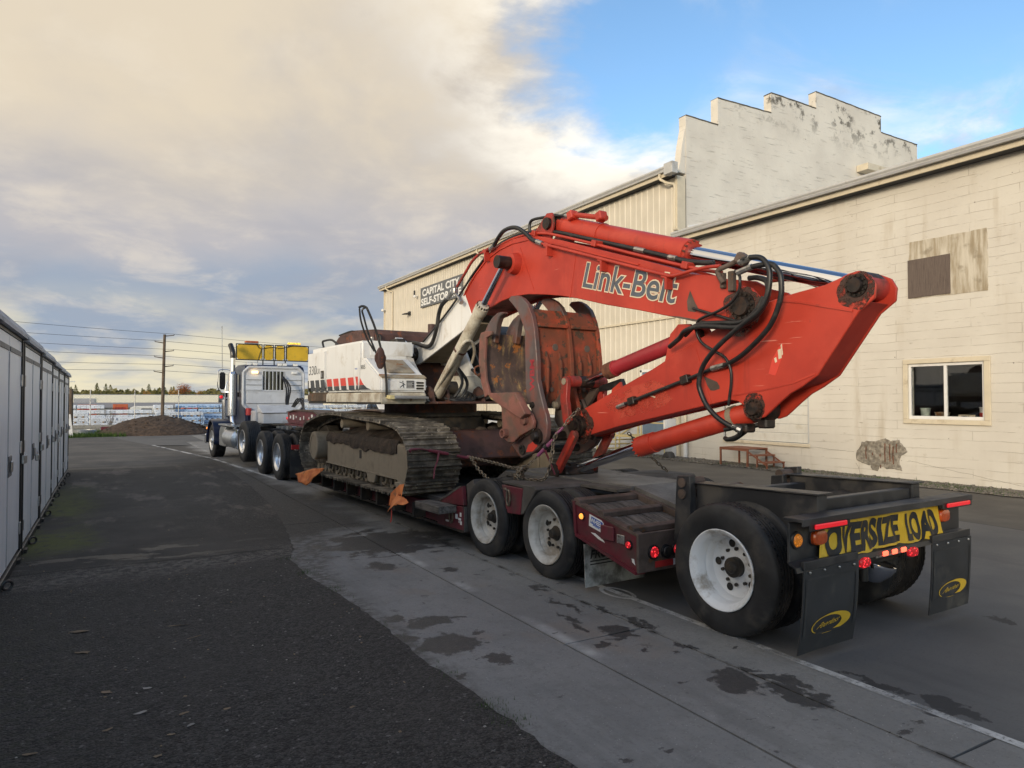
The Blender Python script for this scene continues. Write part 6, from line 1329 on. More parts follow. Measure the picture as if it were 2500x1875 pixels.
MB().prism([(2.975, 2.602), (3.05, 2.540), (3.402, 2.062), (3.55, 1.99), (3.9, 1.90), (4.3, 1.88), (5.12, 1.705), (5.797, 1.577), (6.45, 1.43), (6.6, 1.50), (6.48, 1.69), (5.98, 1.885), (5.28, 2.145), (4.745, 2.375), (4.468, 2.48), (4.25, 2.56), (3.6, 2.62), (3.25, 2.60)], SV0 + .0285, SV1 - .0285, 'x').build('box_section', M['red'], SK, bevel=.004)
strip_plate([(3.10, 2.535), (3.35, 2.60), (3.55, 2.655), (3.75, 2.69)], SV0 - .010, SV0 - .0005, .018, 'flange_weld', M['red'], SK)
strip_plate([(3.42, 2.06), (3.62, 1.99), (3.9, 1.935), (4.25, 1.885)], SV0 - .006, SV0 - .0005, .014, 'flange_weld', M['red'], SK)
for (u0, z0, u1, z1) in ((4.70, 2.34, 4.52, 1.83),): MB().prism([(u0, z0), (u0 - .016, z0), (u1 - .016, z1), (u1, z1)], SV0 - .004, SV0 - .0005, 'x').build('weld_seam', M['red'], SK)
pin_head(3.065, 2.735, .062, SV0, SK); worn(3.08, 2.70, .15, SV0, SK, 9); pin_head(3.065, 2.735, .062, SV1, SK, 1)
MB().cyl((SV0 + .03, 3.065, 2.735), (SV1 - .03, 3.065, 2.735), .10).build('pin', M['reddk'], SK)
pin_head(4.019, 1.774, .06, SV0, SK); worn(4.02, 1.795, .12, SV0, SK, 12)
MB().lathe([(0, .125), (.05, .125), (.052, .10), (.09, .10), (.092, .07), (.13, .07)], (SV0, 6.50, 1.545), (-1, 0, 0), 24).build('tip_boss', M['grease'], SK); worn(6.47, 1.55, .21, SV0, SK, 15)
MB().lathe([(0, .125), (.09, .11), (.13, .07)], (SV1, 6.53, 1.555), (1, 0, 0), 24).build('tip_boss', M['grease'], SK)
MB().prism([(4.594, 2.077), (4.50, 2.045), (4.434, 2.02), (4.405, 1.98), (4.408, 1.955), (4.47, 1.94), (4.514, 1.942), (4.55, 1.985)], SV0 - .003, SV0 - .0008, 'x').build('bare_patch', M['steelrust'], SK, smooth=0)
k_ = random.Random(3); P = [(6.02, 1.80), (5.9, 1.895), (5.6, 1.985), (5.35, 2.06), (5.08, 2.02), (5.10, 1.94), (4.98, 1.86), (5.12, 1.78), (5.45, 1.70), (5.82, 1.64), (5.75, 1.72), (5.95, 1.74)]
MB().prism(jag(P + [P[0]], .06, .02, 2)[:-1], SV0 - .0016, SV0 - .0004, 'x').build('faded_patch', M['fade'], SK, smooth=0)
for (u, z, w_, h) in ((3.765, 2.20, .03, .09), (3.735, 2.23, .012, .10), (3.80, 2.17, .02, .05)): MB().prism([(u, z), (u - w_, z + .01), (u - w_ + .01, z + h), (u + .01, z + h - .01)], SV0 - .003, SV0 - .0008, 'x').build('paint_scrape', M['cream_letter'], SK, smooth=0)
MB().prism([(3.87, 2.08), (3.80, 2.06), (3.74, 2.2), (3.72, 2.33), (3.76, 2.31), (3.83, 2.2)], SV0 - .002, SV0 - .0003, 'x').build('paint_scrape', M['decal_red'], SK, smooth=0)
MB().prism([(5.36, 1.90), (5.25, 1.875), (5.24, 1.885), (5.35, 1.912)], SV0 - .003, SV0 - .0008, 'x').build('paint_scrape', M['cream_letter'], SK, smooth=0)
# bucket cylinder on the stick, second cylinder below it
bc = cylinder((VA, 6.60, 2.070), (VA, 6.17, 2.185), (VA, 4.90, 2.49), .084, .046, M['crimson'], 'bucket_cylinder', M['rust'], gl=.15)
MB().lathe([(0, .095), (.13, .097), (.15, .085)], (VA, 6.18, 2.183), V(0, -1.27, .305), 26).build('gland_cover', M['rust'], bc)
for v in (SV0 + .03, SV1 - .065): MB().prism([(5.15, 2.20), (4.65, 2.42), (4.80, 2.60), (4.95, 2.61), (5.06, 2.52)], v, v + .03, 'x').build('cylinder_lug', M['red'], SK)
tc_ = cylinder((VA, 6.81, .995), (VA, 5.66, 1.340), (VA, 4.05, 1.77), .100, .060, M['red'], 'thumb_cylinder', M['red'], gl=.26)
MB().lathe([(0, .106), (.06, .106)], (VA, 4.34, 1.70), V(0, 1.63, -.435), 24).build('barrel_band', M['mud'], tc_)
# link arms
def bar_link(pts, v0, v1, w_, nm, m, parent=EX):
    """flat bar with round eyes through pts (u,z)"""
    P1 = []; a, b = V(*pts[0]), V(*pts[-1]); mids = [V(*p) for p in pts]
    mb = MB(); rings = []
    L_ = []; R_ = []
    for i, p in enumerate(mids):
        d_ = (mids[min(i + 1, len(mids) - 1)] - mids[max(i - 1, 0)]).normalized(); nn = V(-d_.y, d_.x); L_.append(p + nn * w_); R_.append(p - nn * w_)
    d0 = (mids[0] - mids[1]).normalized(); d1 = (mids[-1] - mids[-2]).normalized()
    cap0 = [mids[0] + Matrix.Rotation(radians(t), 2) @ d0 * w_ for t in (-60, -20, 20, 60)]; cap1 = [mids[-1] + Matrix.Rotation(radians(t), 2) @ d1 * w_ for t in (-60, -20, 20, 60)]
    poly = R_[::-1] if False else None
    loop = L_ + cap1[::-1] + R_[::-1] + cap0[::-1]
    c = sum(((p.x, p.y) and p for p in loop), V(0, 0)) / len(loop)
    return MB().prism([(p.x, p.y) for p in loop], v0, v1, 'x').build(nm, m, parent, bevel=.006)
H0 = bar_link([(6.60, 2.072), (6.62, 1.86), (6.57, 1.62)], 4.985, 5.045, .062, 'guide_link', M['reddk'])
bar_link([(6.60, 2.072), (6.62, 1.86), (6.57, 1.62)], 5.555, 5.615, .062, 'guide_link', M['reddk'])
MB().cyl((4.975, 6.60, 2.072), (5.63, 6.60, 2.072), .040).build('link_pin', M['mud'], H0); MB().cyl((5.05, 6.60, 2.072), (5.20, 6.60, 2.072), .070).build('link_tube', M['reddk'], H0); MB().cyl((5.40, 6.60, 2.072), (5.55, 6.60, 2.072), .070).build('link_tube', M['reddk'], H0)
for v in (5.06, 5.49): bar_link([(6.60, 2.072), (6.72, 1.92), (6.86, 1.79)], v, v + .05, .055, 'bucket_link', M['steelrust'])
H1 = bar_link([(6.46, 1.44), (6.62, 1.22), (6.80, .985)], 5.0, 5.055, .058, 'thumb_link', M['reddk'])
bar_link([(6.43, 1.42), (6.60, 1.19), (6.77, .97)], 4.985, 4.998, .022, 'thumb_link_rib', M['red'])
bar_link([(6.46, 1.44), (6.62, 1.22), (6.80, .985)], 5.54, 5.595, .058, 'thumb_link', M['reddk'])
MB().cyl((4.975, 6.81, .985), (5.62, 6.81, .985), .075).build('link_pin', M['grease'], H1); MB().cyl((4.97, 6.81, .985), (4.995, 6.81, .985), .10).build('pin_collar', M['grease'], H1)
MB().prism([(6.66, .945), (6.98, .945), (6.93, 1.05), (6.72, 1.05)], 5.08, 5.52, 'x').build('link_foot', M['grease'], EX, bevel=.02)
# stick top lug with the black stop block
MB().prism([(6.28, 1.79), (6.22, 1.98), (6.08, 2.06), (6.03, 1.88)], SV1 - .06, SV1 - .03, 'x').build('stop_lug', M['red'], SK)
MB().prism([(6.5, 2.02), (6.12, 2.10), (6.02, 1.90), (6.06, 1.88), (6.18, 2.0), (6.5, 1.95)], SV1 - .02, SV1 + .04, 'x').build('stop_block', M['rubber'], SK)

# ---- grapple: orange jaw with three claws, red brown jaw behind it
GR = raw('grapple', None, EX); ORG[GR.name] = ORG[EX.name]
outer = [(7.40, 3.085), (7.461, 3.13), (7.409, 3.169), (7.255, 3.159), (7.139, 3.107), (7.025, 3.02), (6.929, 2.865), (6.882, 2.717), (6.851, 2.501), (6.828, 2.322), (6.821, 2.10), (6.76, 1.931), (6.685, 1.756), (6.642, 1.68), (6.618, 1.58), (6.63, 1.439), (6.667, 1.351), (6.757, 1.32), (6.84, 1.36)]
inner = [(6.87, 1.47), (6.90, 1.62), (6.96, 1.74), (7.054, 1.892), (7.07, 2.06), (7.082, 2.425), (7.09, 2.699), (7.188, 2.873), (7.272, 2.984)]
cl_poly = outer + inner
inner_t = [(6.90, 1.62), (6.96, 1.74), (7.0, 2.06), (7.0, 2.425), (7.02, 2.64), (7.188, 2.873), (7.272, 2.984)]
MB().prism(cl_poly, 4.75, 4.815, 'x').build('claw', M['steelpurple'], GR, bevel=.008)
for v, m in ((5.26, M['orange']), (5.72, M['orange'])):
    c_ = MB().prism([(a, b) for a, b in outer[:13]] + [(6.80, 1.62), (7.05, 1.66)] + [(a, b) for a, b in inner[3:]], v, v + .055, 'x').build('claw', m, GR, bevel=.006)
    MB().prism([(7.395, 3.09), (7.462, 3.132), (7.409, 3.170), (7.255, 3.160), (7.139, 3.108), (7.025, 3.022), (6.96, 2.92), (7.10, 2.80), (7.20, 2.89), (7.275, 2.985)], v - .003, v + .058, 'x').build('claw_tip', M['steelpurple'], c_, bevel=.004)
for v0, v1 in ((4.818, 5.257), (5.318, 5.717)):
    mb = MB(); rings = []
    path = [(7.03, 2.97), (6.965, 2.90), (6.93, 2.82), (6.915, 2.70), (6.895, 2.5), (6.88, 2.3), (6.885, 2.1), (6.90, 1.93), (6.93, 1.75)]
    rr = random.Random(int(v0 * 100))
    for (u, z) in path: rings.append([(v0, u, z), ((v0 + v1) / 2, u + .012, z), (v1, u, z), (v1, u + .03, z), (v0, u + .03, z)])
    MB().ringset(rings).build('back_plate', M['orange'], GR, smooth=40)
    MB().box(v0, v1, 6.875, 6.94, 2.74, 2.785).build('cross_bar', M['orange'], GR, bevel=.006)
    for v in (v0 + .10, v1 - .14): MB().prism([(6.89, 2.45), (6.84, 2.3), (6.845, 2.0), (6.90, 1.78), (6.93, 1.80), (6.90, 2.3)], v, v + .03, 'x').build('back_rib', M['orange'], GR, bevel=.004)
    for (v, z, r_) in ((v0 + .06, 2.12, .05), (v0 + .26, 2.5, .045), (v1 - .12, 1.95, .035), (v0 + .2, 1.98, .03)): MB().lathe([(0, r_), (.004, r_ * .9), (.005, .001)], (v, 6.893 if z < 2.3 else 6.90, z), (0, -1, 0), 14).build('weld_scar', M['steelrust'], GR)
lettering('WBM', M['crimson'], GR, (4.7485, 6.875, 1.96), (0, 0, 1), (0, 1, 0), .38, .10, .03)
MB().cyl((4.72, 6.91, 1.793), (4.751, 6.91, 1.793), .036).build('lift_eye', M['dark'], GR)
MB().lathe([(0, .095), (.03, .095), (.032, .07), (.06, .068), (.085, .05), (.086, .001)], (4.75, 6.80, 1.42), (-1, 0, 0), 20).build('pivot_pin', M['grease'], GR)
MB().cyl((4.75, 6.80, 1.42), (5.9, 6.80, 1.42), .06).build('pivot_bar', M['grease'], GR)
for v in (5.13, 5.42): MB().prism([(6.98, 1.76), (6.90, 1.86), (6.82, 1.86), (6.70, 1.66), (6.55, 1.50), (6.60, 1.36), (6.80, 1.40), (7.0, 1.6)], v, v + .05, 'x').build('hanger_plate', M['steelrust'], GR, bevel=.006)
MB().cyl((5.02, 6.86, 1.79), (5.58, 6.86, 1.79), .042).build('link_pin', M['mud'], GR)
# rear jaw
JV0, JV1 = 4.60, 5.92
rings = []
path = [(7.80, 2.72), (7.84, 2.55), (7.865, 2.36), (7.85, 2.15), (7.80, 1.98), (7.66, 1.87), (7.45, 1.80)]
for (u, z) in path: rings.append([(JV0 + .03, u, z), (JV1, u, z), (JV1, u + .03, z - .005), (JV0 + .03, u + .03, z - .005)])
MB().ringset(rings).build('jaw_plate', M['jawface'], GR, smooth=40)
side = [(7.62, 2.735), (7.79, 2.745), (7.90, 2.735), (7.935, 2.68), (7.955, 2.37), (7.90, 2.10), (7.80, 1.885), (7.68, 1.94), (7.77, 2.12), (7.80, 2.36), (7.77, 2.66), (7.63, 2.69)]
for v in (JV0, JV1): MB().prism(side, v, v + .035, 'x').build('jaw_side', M['pinkred'], GR, bevel=.005)
for v in (4.72, 5.05, 5.38, 5.71):
    t_ = MB().prism([(8.0, 2.66), (7.995, 2.775), (7.92, 2.86), (7.83, 2.93), (7.70, 2.982), (7.56, 2.985), (7.53, 2.965), (7.64, 2.92), (7.70, 2.83), (7.735, 2.70), (7.76, 2.60)], v, v + .085, 'x').build('tooth', M['steelpurple'], GR, bevel=.010)
    MB().prism([(7.77, 2.66), (7.75, 2.80), (7.70, 2.88), (7.69, 2.875), (7.73, 2.79), (7.745, 2.60)], v + .01, v + .06, 'x').build('tooth_rib', M['rust'], t_)
wd = [(7.44, 1.955), (7.03, 1.945), (6.80, 1.70), (6.84, 1.685), (7.05, 1.88), (7.40, 1.83), (7.66, 1.89)]
MB().prism([(7.70, 1.94), (7.02, 1.945), (6.80, 1.69), (6.90, 1.63), (7.38, 1.79)], 4.56, 4.66, 'x').build('jaw_wedge', M['pinkred'], GR, bevel=.008)
MB().prism([(7.60, 1.85), (7.50, 1.75), (7.478, 1.45), (7.44, 1.365), (7.34, 1.322), (7.211, 1.337), (7.079, 1.418), (6.80, 1.515), (6.785, 1.60), (6.85, 1.69), (7.0, 1.80)], 4.67, 4.72, 'x').build('jaw_arm', M['pinkred'], GR, bevel=.006)
MB().prism([(7.60, 1.85), (7.50, 1.75), (7.478, 1.45), (7.44, 1.365), (7.34, 1.322), (7.211, 1.337), (7.079, 1.418), (6.80, 1.515), (6.785, 1.60), (6.85, 1.69), (7.0, 1.80)], 5.80, 5.85, 'x').build('jaw_arm', M['pinkred'], GR, bevel=.006)
MB().lathe([(0, .058), (.07, .058), (.07, .040), (.02, .038)], (4.67, 7.375, 1.436), (-1, 0, 0), 18).build('arm_pin', M['pinkred'], GR)
MB().lathe([(0, .062), (.05, .062), (.055, .05), (.056, .001)], (4.67, 6.945, 1.615), (-1, 0, 0), 18).build('arm_pin', M['pinkred'], GR)
MB().prism([(7.47, 1.285), (7.28, 1.368), (7.0, 1.462), (6.88, 1.452), (6.78, 1.36), (6.85, 1.285), (7.0, 1.205), (7.24, 1.125)], 4.80, 4.86, 'x').build('lower_lug', M['steelpurple'], GR, bevel=.008)
MB().prism([(7.47, 1.285), (7.28, 1.368), (7.0, 1.462), (6.88, 1.452), (6.78, 1.36), (6.85, 1.285), (7.0, 1.205), (7.24, 1.125)], 5.66, 5.72, 'x').build('lower_lug', M['steelpurple'], GR, bevel=.008)
MB().lathe([(0, .06), (.025, .06), (.027, .035), (.005, .03)], (4.80, 7.20, 1.235), (-1, 0, 0), 18).build('lug_pin', M['dark'], GR)
MB().prism([(7.13, 1.21), (6.98, 1.23), (6.88, 1.30), (6.95, 1.36), (7.08, 1.30)], 4.7965, 4.7995, 'x').build('paint_patch', M['decal_red'], GR, smooth=0)
MB().cyl((4.86, 7.2, 1.235), (5.66, 7.2, 1.235), .05).build('lug_bar', M['dark'], GR)
MB().tube([(4.56, 7.88, 2.30), (4.50, 7.88, 2.27), (4.50, 7.87, 2.20), (4.55, 7.87, 2.17), (4.57, 7.88, 2.2)], .012, 6, 3).build('hook', M['rust'], GR)

# ---- hoses and pipes
def hose(pts, r, m='rubber', parent=EX, nm='hose', sm=5, seg=8): return MB().tube(pts, r, seg, sm).build(nm, M[m], parent, smooth=60)
def fit(a, b, r, parent=EX): return MB().cyl(a, b, r, seg=8).build('fitting', M['fitting'], parent)
hose([(4.97, 8.178, 3.979), (4.95, 8.032, 4.059), (4.93, 7.862, 4.115), (4.92, 7.67, 4.117), (4.93, 7.511, 4.08), (4.95, 7.356, 3.983), (4.97, 7.255, 3.892), (4.97, 7.108, 3.828)], .028)
fit((4.97, 7.14, 3.84), (4.97, 7.02, 3.79), .032)
hose([(5.2, 7.65, 3.99), (5.2, 7.642, 4.10), (5.2, 7.638, 4.19), (5.2, 7.60, 4.232), (5.2, 7.52, 4.238), (5.2, 7.411, 4.228), (5.2, 7.164, 4.195), (5.2, 6.837, 4.132)], .020)
fit((5.2, 6.86, 4.136), (5.21, 6.73, 4.105), .025)
hose([(5.15, 8.72, 3.86), (5.15, 8.383, 4.030), (5.15, 7.976, 4.080), (5.15, 7.596, 4.072), (5.15, 7.217, 4.010), (5.15, 6.863, 3.915), (5.15, 6.426, 3.768), (5.15, 5.838, 3.572), (5.15, 5.156, 3.340), (5.13, 5.001, 3.283), (5.13, 4.691, 3.186), (5.12, 4.45, 3.14)], .026)
fit((5.15, 5.55, 3.475), (5.15, 5.40, 3.425), .031); fit((5.13, 5.03, 3.295), (5.13, 4.93, 3.262), .031)
hose([(5.06, 8.72, 3.80), (5.06, 8.329, 3.962), (5.06, 7.868, 4.022), (5.06, 7.442, 4.005), (5.06, 7.095, 3.945), (5.06, 6.815, 3.862), (5.06, 6.137, 3.632), (5.06, 5.409, 3.375), (5.06, 4.628, 3.110), (5.06, 4.3, 3.02)], .017, 'red', BM, 'pipe')
hose([(4.97, 7.05, 3.80), (4.965, 6.881, 3.742), (4.96, 5.898, 3.41), (4.96, 4.967, 3.096), (4.96, 4.85, 3.062), (4.96, 4.74, 3.056), (4.96, 4.588, 3.068), (4.96, 4.40, 3.072), (4.96, 4.235, 3.058)], .018, 'red', BM, 'pipe', 4)
hose([(4.97, 9.241, 3.564), (4.97, 8.966, 3.748), (4.97, 8.80, 3.86), (4.97, 8.60, 3.93), (4.97, 8.40, 3.955), (4.97, 8.237, 3.98)], .021, 'reddk', BM, 'pipe')
fit((4.97, 8.27, 3.955), (4.97, 8.17, 3.985), .034)
for (u, z) in ((6.93, 3.755), (5.91, 3.405), (4.93, 3.075), (8.42, 3.945)):
    c_ = MB().cbox((4.985, u, z), .075, .085, .055, Matrix.Rotation(.33, 3, 'X')).build('pipe_clamp', M['red'], BM, bevel=.008); MB().box(4.94, 5.03, u - .05, u - .02, z - .14, z - .03).build('clamp_bracket', M['red'], c_)
for (u, z) in ((6.10, 3.628), (4.73, 3.155), (7.3, 3.985)): MB().cbox((5.08, u, z), .13, .08, .07, Matrix.Rotation(.33, 3, 'X')).build('pipe_clamp', M['red'], BM, bevel=.008)
hose([(4.85, 10.95, 2.83), (4.93, 10.609, 2.80), (4.95, 10.399, 2.745), (4.95, 10.171, 2.72), (4.95, 10.02, 2.79), (4.95, 9.881, 2.999), (4.95, 9.811, 3.208), (4.95, 9.70, 3.34), (4.95, 9.512, 3.41)], .034)
hose([(4.99, 10.463, 2.815), (4.99, 10.005, 3.018), (4.99, 9.54, 3.245), (4.99, 9.106, 3.49), (5.01, 8.85, 3.68), (5.02, 8.5, 3.88)], .016, 'rubber', BM)
fit((4.95, 9.54, 3.40), (4.96, 9.24, 3.56), .034); 
MB().cbox((4.96, 9.30, 3.50), .08, .10, .09).build('valve', M['fitting'], BM, bevel=.01); MB().tube([(4.96, 9.30, 3.47), (4.94, 9.16, 3.40), (4.94, 9.08, 3.33)], .022, 8).build('valve_pipe', M['fitting'], BM); MB().cyl((4.93, 9.10, 3.34), (4.93, 9.03, 3.29), .034, seg=8).build('fitting', M['fitting'], BM)
hose([(4.92, 3.98, 3.045), (4.90, 3.912, 3.063), (4.9, 3.79, 3.055), (4.9, 3.717, 3.011), (4.9, 3.672, 2.917), (4.9, 3.676, 2.795), (4.9, 3.706, 2.7), (4.9, 3.78, 2.597), (4.9, 3.948, 2.5), (4.92, 4.19, 2.364), (4.94, 4.361, 2.241), (4.96, 4.459, 2.137), (4.97, 4.504, 2.015), (4.98, 4.496, 1.933), (4.99, 4.435, 1.81), (5.0, 4.331, 1.704), (5.03, 4.23, 1.633), (5.06, 4.147, 1.596)], .0235)
hose([(4.93, 4.02, 2.965), (4.92, 3.882, 2.984), (4.92, 3.747, 2.987), (4.92, 3.66, 2.973), (4.92, 3.59, 2.894), (4.92, 3.574, 2.795), (4.93, 3.592, 2.675), (4.95, 3.679, 2.514), (4.97, 3.798, 2.4), (5.02, 4.045, 2.251), (5.07, 4.242, 2.182), (5.09, 4.36, 2.155)], .0235)
for z_, (a, b) in enumerate((((4.92, 3.99, 3.045), (4.9, 3.86, 3.063)), ((4.93, 4.02, 2.96), (4.92, 3.86, 2.988)), ((5.085, 4.30, 2.17), (5.10, 4.46, 2.145)), ((5.05, 4.19, 1.615), (5.08, 4.12, 1.58)))): fit(a, b, .028)
hose([(5.10, 4.44, 2.150), (5.10, 4.54, 2.12), (5.10, 4.783, 2.050), (5.10, 5.574, 1.835), (5.10, 5.697, 1.80)], .019, 'rubber', SK, 'pipe', 3); fit((5.10, 5.66, 1.81), (5.10, 5.79, 1.772), .024)
for (u, z) in ((4.80, 2.05), (5.56, 1.84)): MB().cbox((5.11, u, z), .07, .10, .085, Matrix.Rotation(-.27, 3, 'X')).build('pipe_clamp', M['grease'], SK, bevel=.008)
hose([(5.05, 4.95, 2.38), (4.98, 4.753, 2.447), (4.93, 4.638, 2.502), (4.93, 4.492, 2.531), (4.93, 4.299, 2.516), (4.93, 4.051, 2.485), (4.93, 3.941, 2.508), (4.92, 3.803, 2.576), (4.93, 3.72, 2.70), (4.96, 3.74, 2.84), (5.0, 3.86, 2.90), (5.02, 3.97, 2.915)], .024)
hose([(5.0, 4.70, 2.47), (4.95, 4.5, 2.55), (4.95, 4.25, 2.545), (4.95, 4.0, 2.53), (4.94, 3.85, 2.60), (4.95, 3.77, 2.72)], .022)
hose([(4.96, 4.07, 2.99), (4.93, 3.999, 2.93), (4.912, 3.981, 2.883), (4.924, 3.995, 2.822), (4.935, 4.053, 2.746), (4.947, 4.145, 2.692), (4.959, 4.28, 2.648), (4.971, 4.421, 2.623), (4.982, 4.512, 2.598), (4.994, 4.545, 2.561), (5.006, 4.565, 2.512), (5.018, 4.556, 2.449), (5.029, 4.506, 2.378), (5.041, 4.384, 2.304), (5.053, 4.266, 2.236), (5.065, 4.215, 2.124), (5.076, 4.219, 2.003), (5.088, 4.249, 1.883), (5.1, 4.272, 1.802)], .014, sm=3)
hose([(5.0, 4.60, 2.72), (4.99, 4.438, 2.667), (4.99, 4.265, 2.609), (4.99, 4.06, 2.542), (4.98, 3.96, 2.53)], .013)
hose([(5.1, 4.317, 1.579), (5.1, 4.233, 1.596), (5.1, 4.15, 1.622), (5.09, 4.128, 1.59), (5.1, 4.17, 1.53), (5.1, 4.28, 1.492), (5.12, 4.33, 1.50)], .020); hose([(5.12, 4.33, 1.50), (5.2, 4.35, 1.486), (5.2, 4.283, 1.496), (5.2, 4.182, 1.555), (5.22, 4.117, 1.611), (5.25, 4.021, 1.633)], .021)
MB().cbox((5.16, 4.14, 1.60), .14, .14, .08).build('port_block', M['grease'], EX, bevel=.015); MB().cbox((5.25, 3.98, 1.645), .14, .10, .09).build('port_block', M['grease'], EX, bevel=.015)
hose([(4.96, 4.20, 2.90), (4.955, 4.245, 2.97), (4.95, 4.25, 3.02), (4.95, 4.12, 3.05), (4.95, 4.05, 3.07), (4.95, 3.99, 3.085)], .024, 'steelrust', BM, 'pipe_bracket', 4); MB().cbox((4.95, 3.985, 3.075), .10, .12, .10, Matrix.Rotation(.6, 3, 'X')).build('port_block', M['steelrust'], BM, bevel=.02)
MB().box(4.975, 5.028, 4.11, 4.17, 2.82, 3.0).build('pipe_bracket', M['steelrust'], BM, bevel=.006); MB().box(4.975, 5.028, 4.22, 4.26, 2.86, 3.0).build('pipe_bracket', M['steelrust'], BM, bevel=.006)
hose([(5.30, 4.0, 2.93), (5.38, 3.84, 2.93), (5.45, 3.72, 2.90), (5.5, 3.6, 2.84)], .030, 'reddk', EX, 'pipe'); fit((5.5, 3.62, 2.85), (5.52, 3.46, 2.80), .038); hose([(5.52, 3.46, 2.80), (5.53, 3.36, 2.76), (5.52, 3.30, 2.77)], .034)
hose([(4.84, 10.8, 2.78), (4.78, 10.6, 2.70), (4.80, 10.4, 2.55)], .04)
# ---------------------------------------------------------------- chains, binders, flags
lk0 = MB(); k = 10; pts = []
for i in range(k):
    t = 2 * pi * i / k; pts.append(V((.030 - .018) * (1 if cos(t) > .3 else -1 if cos(t) < -.3 else 0) + .018 * cos(t), .018 * sin(t), 0))
lk0.tube(pts, .0068, 6, closed=True); lo_ = lk0.build('link', M['chain'], None, smooth=60, org=(0, 0, 0)); LINK = lo_.data; bpy.data.objects.remove(lo_)
def chain(label, pts, group=None, step=.046, sag=0):
    p = [Vector(q) for q in pts]
    p = catmull(p, 8) if len(p) > 2 else [p[0].lerp(p[1], t / 16) - V(0, 0, sag * 4 * (t / 16) * (1 - t / 16)) for t in range(17)]
    e = empty('chain', label, 'chain', p[0], group, rig=True)
    cum = [0]
    for a, b in zip(p, p[1:]): cum.append(cum[-1] + (b - a).length)
    n_ = max(2, int(cum[-1] / step))
    for i in range(n_):
        s = (i + .5) * cum[-1] / n_; j = 0
        while j < len(cum) - 2 and cum[j + 1] < s: j += 1
        t = (s - cum[j]) / max(1e-9, cum[j + 1] - cum[j]); c = p[j].lerp(p[j + 1], t); d_ = (p[j + 1] - p[j]).normalized()
        up = V(0, 0, 1) if abs(d_.z) < .95 else V(1, 0, 0); sd_ = d_.cross(up).normalized(); up = sd_.cross(d_)
        a = pi / 4 + (pi / 2) * (i % 2) + RND.uniform(-.2, .2); y_ = sd_ * cos(a) + up * sin(a); z_ = d_.cross(y_)
        o = raw('link', LINK, e); o.matrix_local = Matrix.Translation(c - p[0]) @ Matrix((d_, y_, z_)).transposed().to_4x4()
    return e
chain('tight chain from the stick tip down to the purple load binder', [(4.98, 6.302, 1.753), (4.90, 6.265, 1.716), (4.82, 6.285, 1.637), (4.76, 6.309, 1.554)])
chain('chain below the purple binder running to the ring on the fender box', [(4.6, 6.65, 1.17), (4.54, 6.716, 1.09), (4.48, 6.75, 1.013), (4.42, 6.752, .957), (4.33, 6.74, .90), (4.22, 6.69, .87), (4.18, 6.60, .84)])
chain('loose loop of chain hanging beside the purple load binder', [(4.75, 6.36, 1.53), (4.70, 6.377, 1.453), (4.65, 6.364, 1.371), (4.625, 6.337, 1.29), (4.6, 6.331, 1.192), (4.575, 6.339, 1.085), (4.55, 6.347, 1.011), (4.525, 6.383, .962), (4.5, 6.478, .950), (4.475, 6.59, .948), (4.46, 6.66, .95)])
w_ = []
for i in range(60):
    t = i * .62; s = i / 60; w_.append((4.44 + .06 * cos(t) + .03 * s, 6.74 + .055 * sin(t * 1.1) - .03 * s, .955 + .12 * s + .025 * sin(t)))
chain('knotted bundle of slack chain wound round itself on the fender box', w_)
chain('rusty chain from the muddy track binder across to the chain bundle', [(4.52, 8.044, 1.101), (4.5, 7.774, 1.09), (4.5, 7.517, 1.08), (4.5, 7.213, 1.06), (4.5, 6.982, 1.045), (4.5, 6.80, 1.05)])
chain('short chain dropping from the track binder to the deck', [(4.47, 7.95, 1.102), (4.45, 7.82, 1.053), (4.45, 7.688, .965), (4.45, 7.559, .911), (4.45, 7.433, .859)])
chain('dark chain on the far side below the stick, ending on the far fender box', [(5.86, 6.45, 1.449), (6.0, 6.45, 1.33), (6.15, 6.42, 1.20), (6.3, 6.39, 1.06), (6.45, 6.37, .95)])
for i in range(1):
    B_ = empty('load_binder', 'purple lever load binder strained between the stick and the fender box', 'load binder', (4.7, 6.4, 1.4), rig=True)
    MB().tube([(4.755, 6.315, 1.545), (4.735, 6.345, 1.505), (4.70, 6.382, 1.469)], .014, 8).build('hook', M['binderp'], B_)
    MB().tube([(4.70, 6.382, 1.469), (4.685, 6.40, 1.42)], .010, 8).build('eye', M['chain'], B_)
    MB().tube([(4.685, 6.41, 1.40), (4.645, 6.48, 1.32), (4.605, 6.60, 1.21)], [.020, .024, .020], 10).build('barrel', M['binderp'], B_)
    MB().tube([(4.60, 6.61, 1.20), (4.595, 6.66, 1.16)], .010, 8).build('screw', M['chain'], B_)
    MB().tube([(4.625, 6.49, 1.315), (4.64, 6.48, 1.24), (4.685, 6.477, 1.152), (4.75, 6.466, 1.00)], [.018, .012, .012, .010], 8).build('handle', M['binder'], B_)
    MB().lathe([(-.02, .034), (.02, .034)], (4.64, 6.485, 1.315), (-.3, .6, -.6), 14).build('collar', M['rubber'], B_)
B_ = empty('load_binder', 'maroon lever load binder hooked across the muddy end of the near track', 'load binder', (4.2, 8.44, 1.1), rig=True)
MB().tube([(3.95, 8.455, 1.20), (3.88, 8.47, 1.20), (3.855, 8.48, 1.185), (3.87, 8.48, 1.165)], .015, 8, 3).build('hook', M['binder'], B_)
MB().tube([(3.93, 8.47, 1.205), (4.02, 8.45, 1.20), (4.12, 8.45, 1.178)], .011, 8).build('screw', M['binder'], B_)
MB().tube([(4.12, 8.45, 1.178), (4.27, 8.45, 1.148), (4.41, 8.45, 1.119)], [.020, .027, .020], 10).build('barrel', M['binder'], B_)
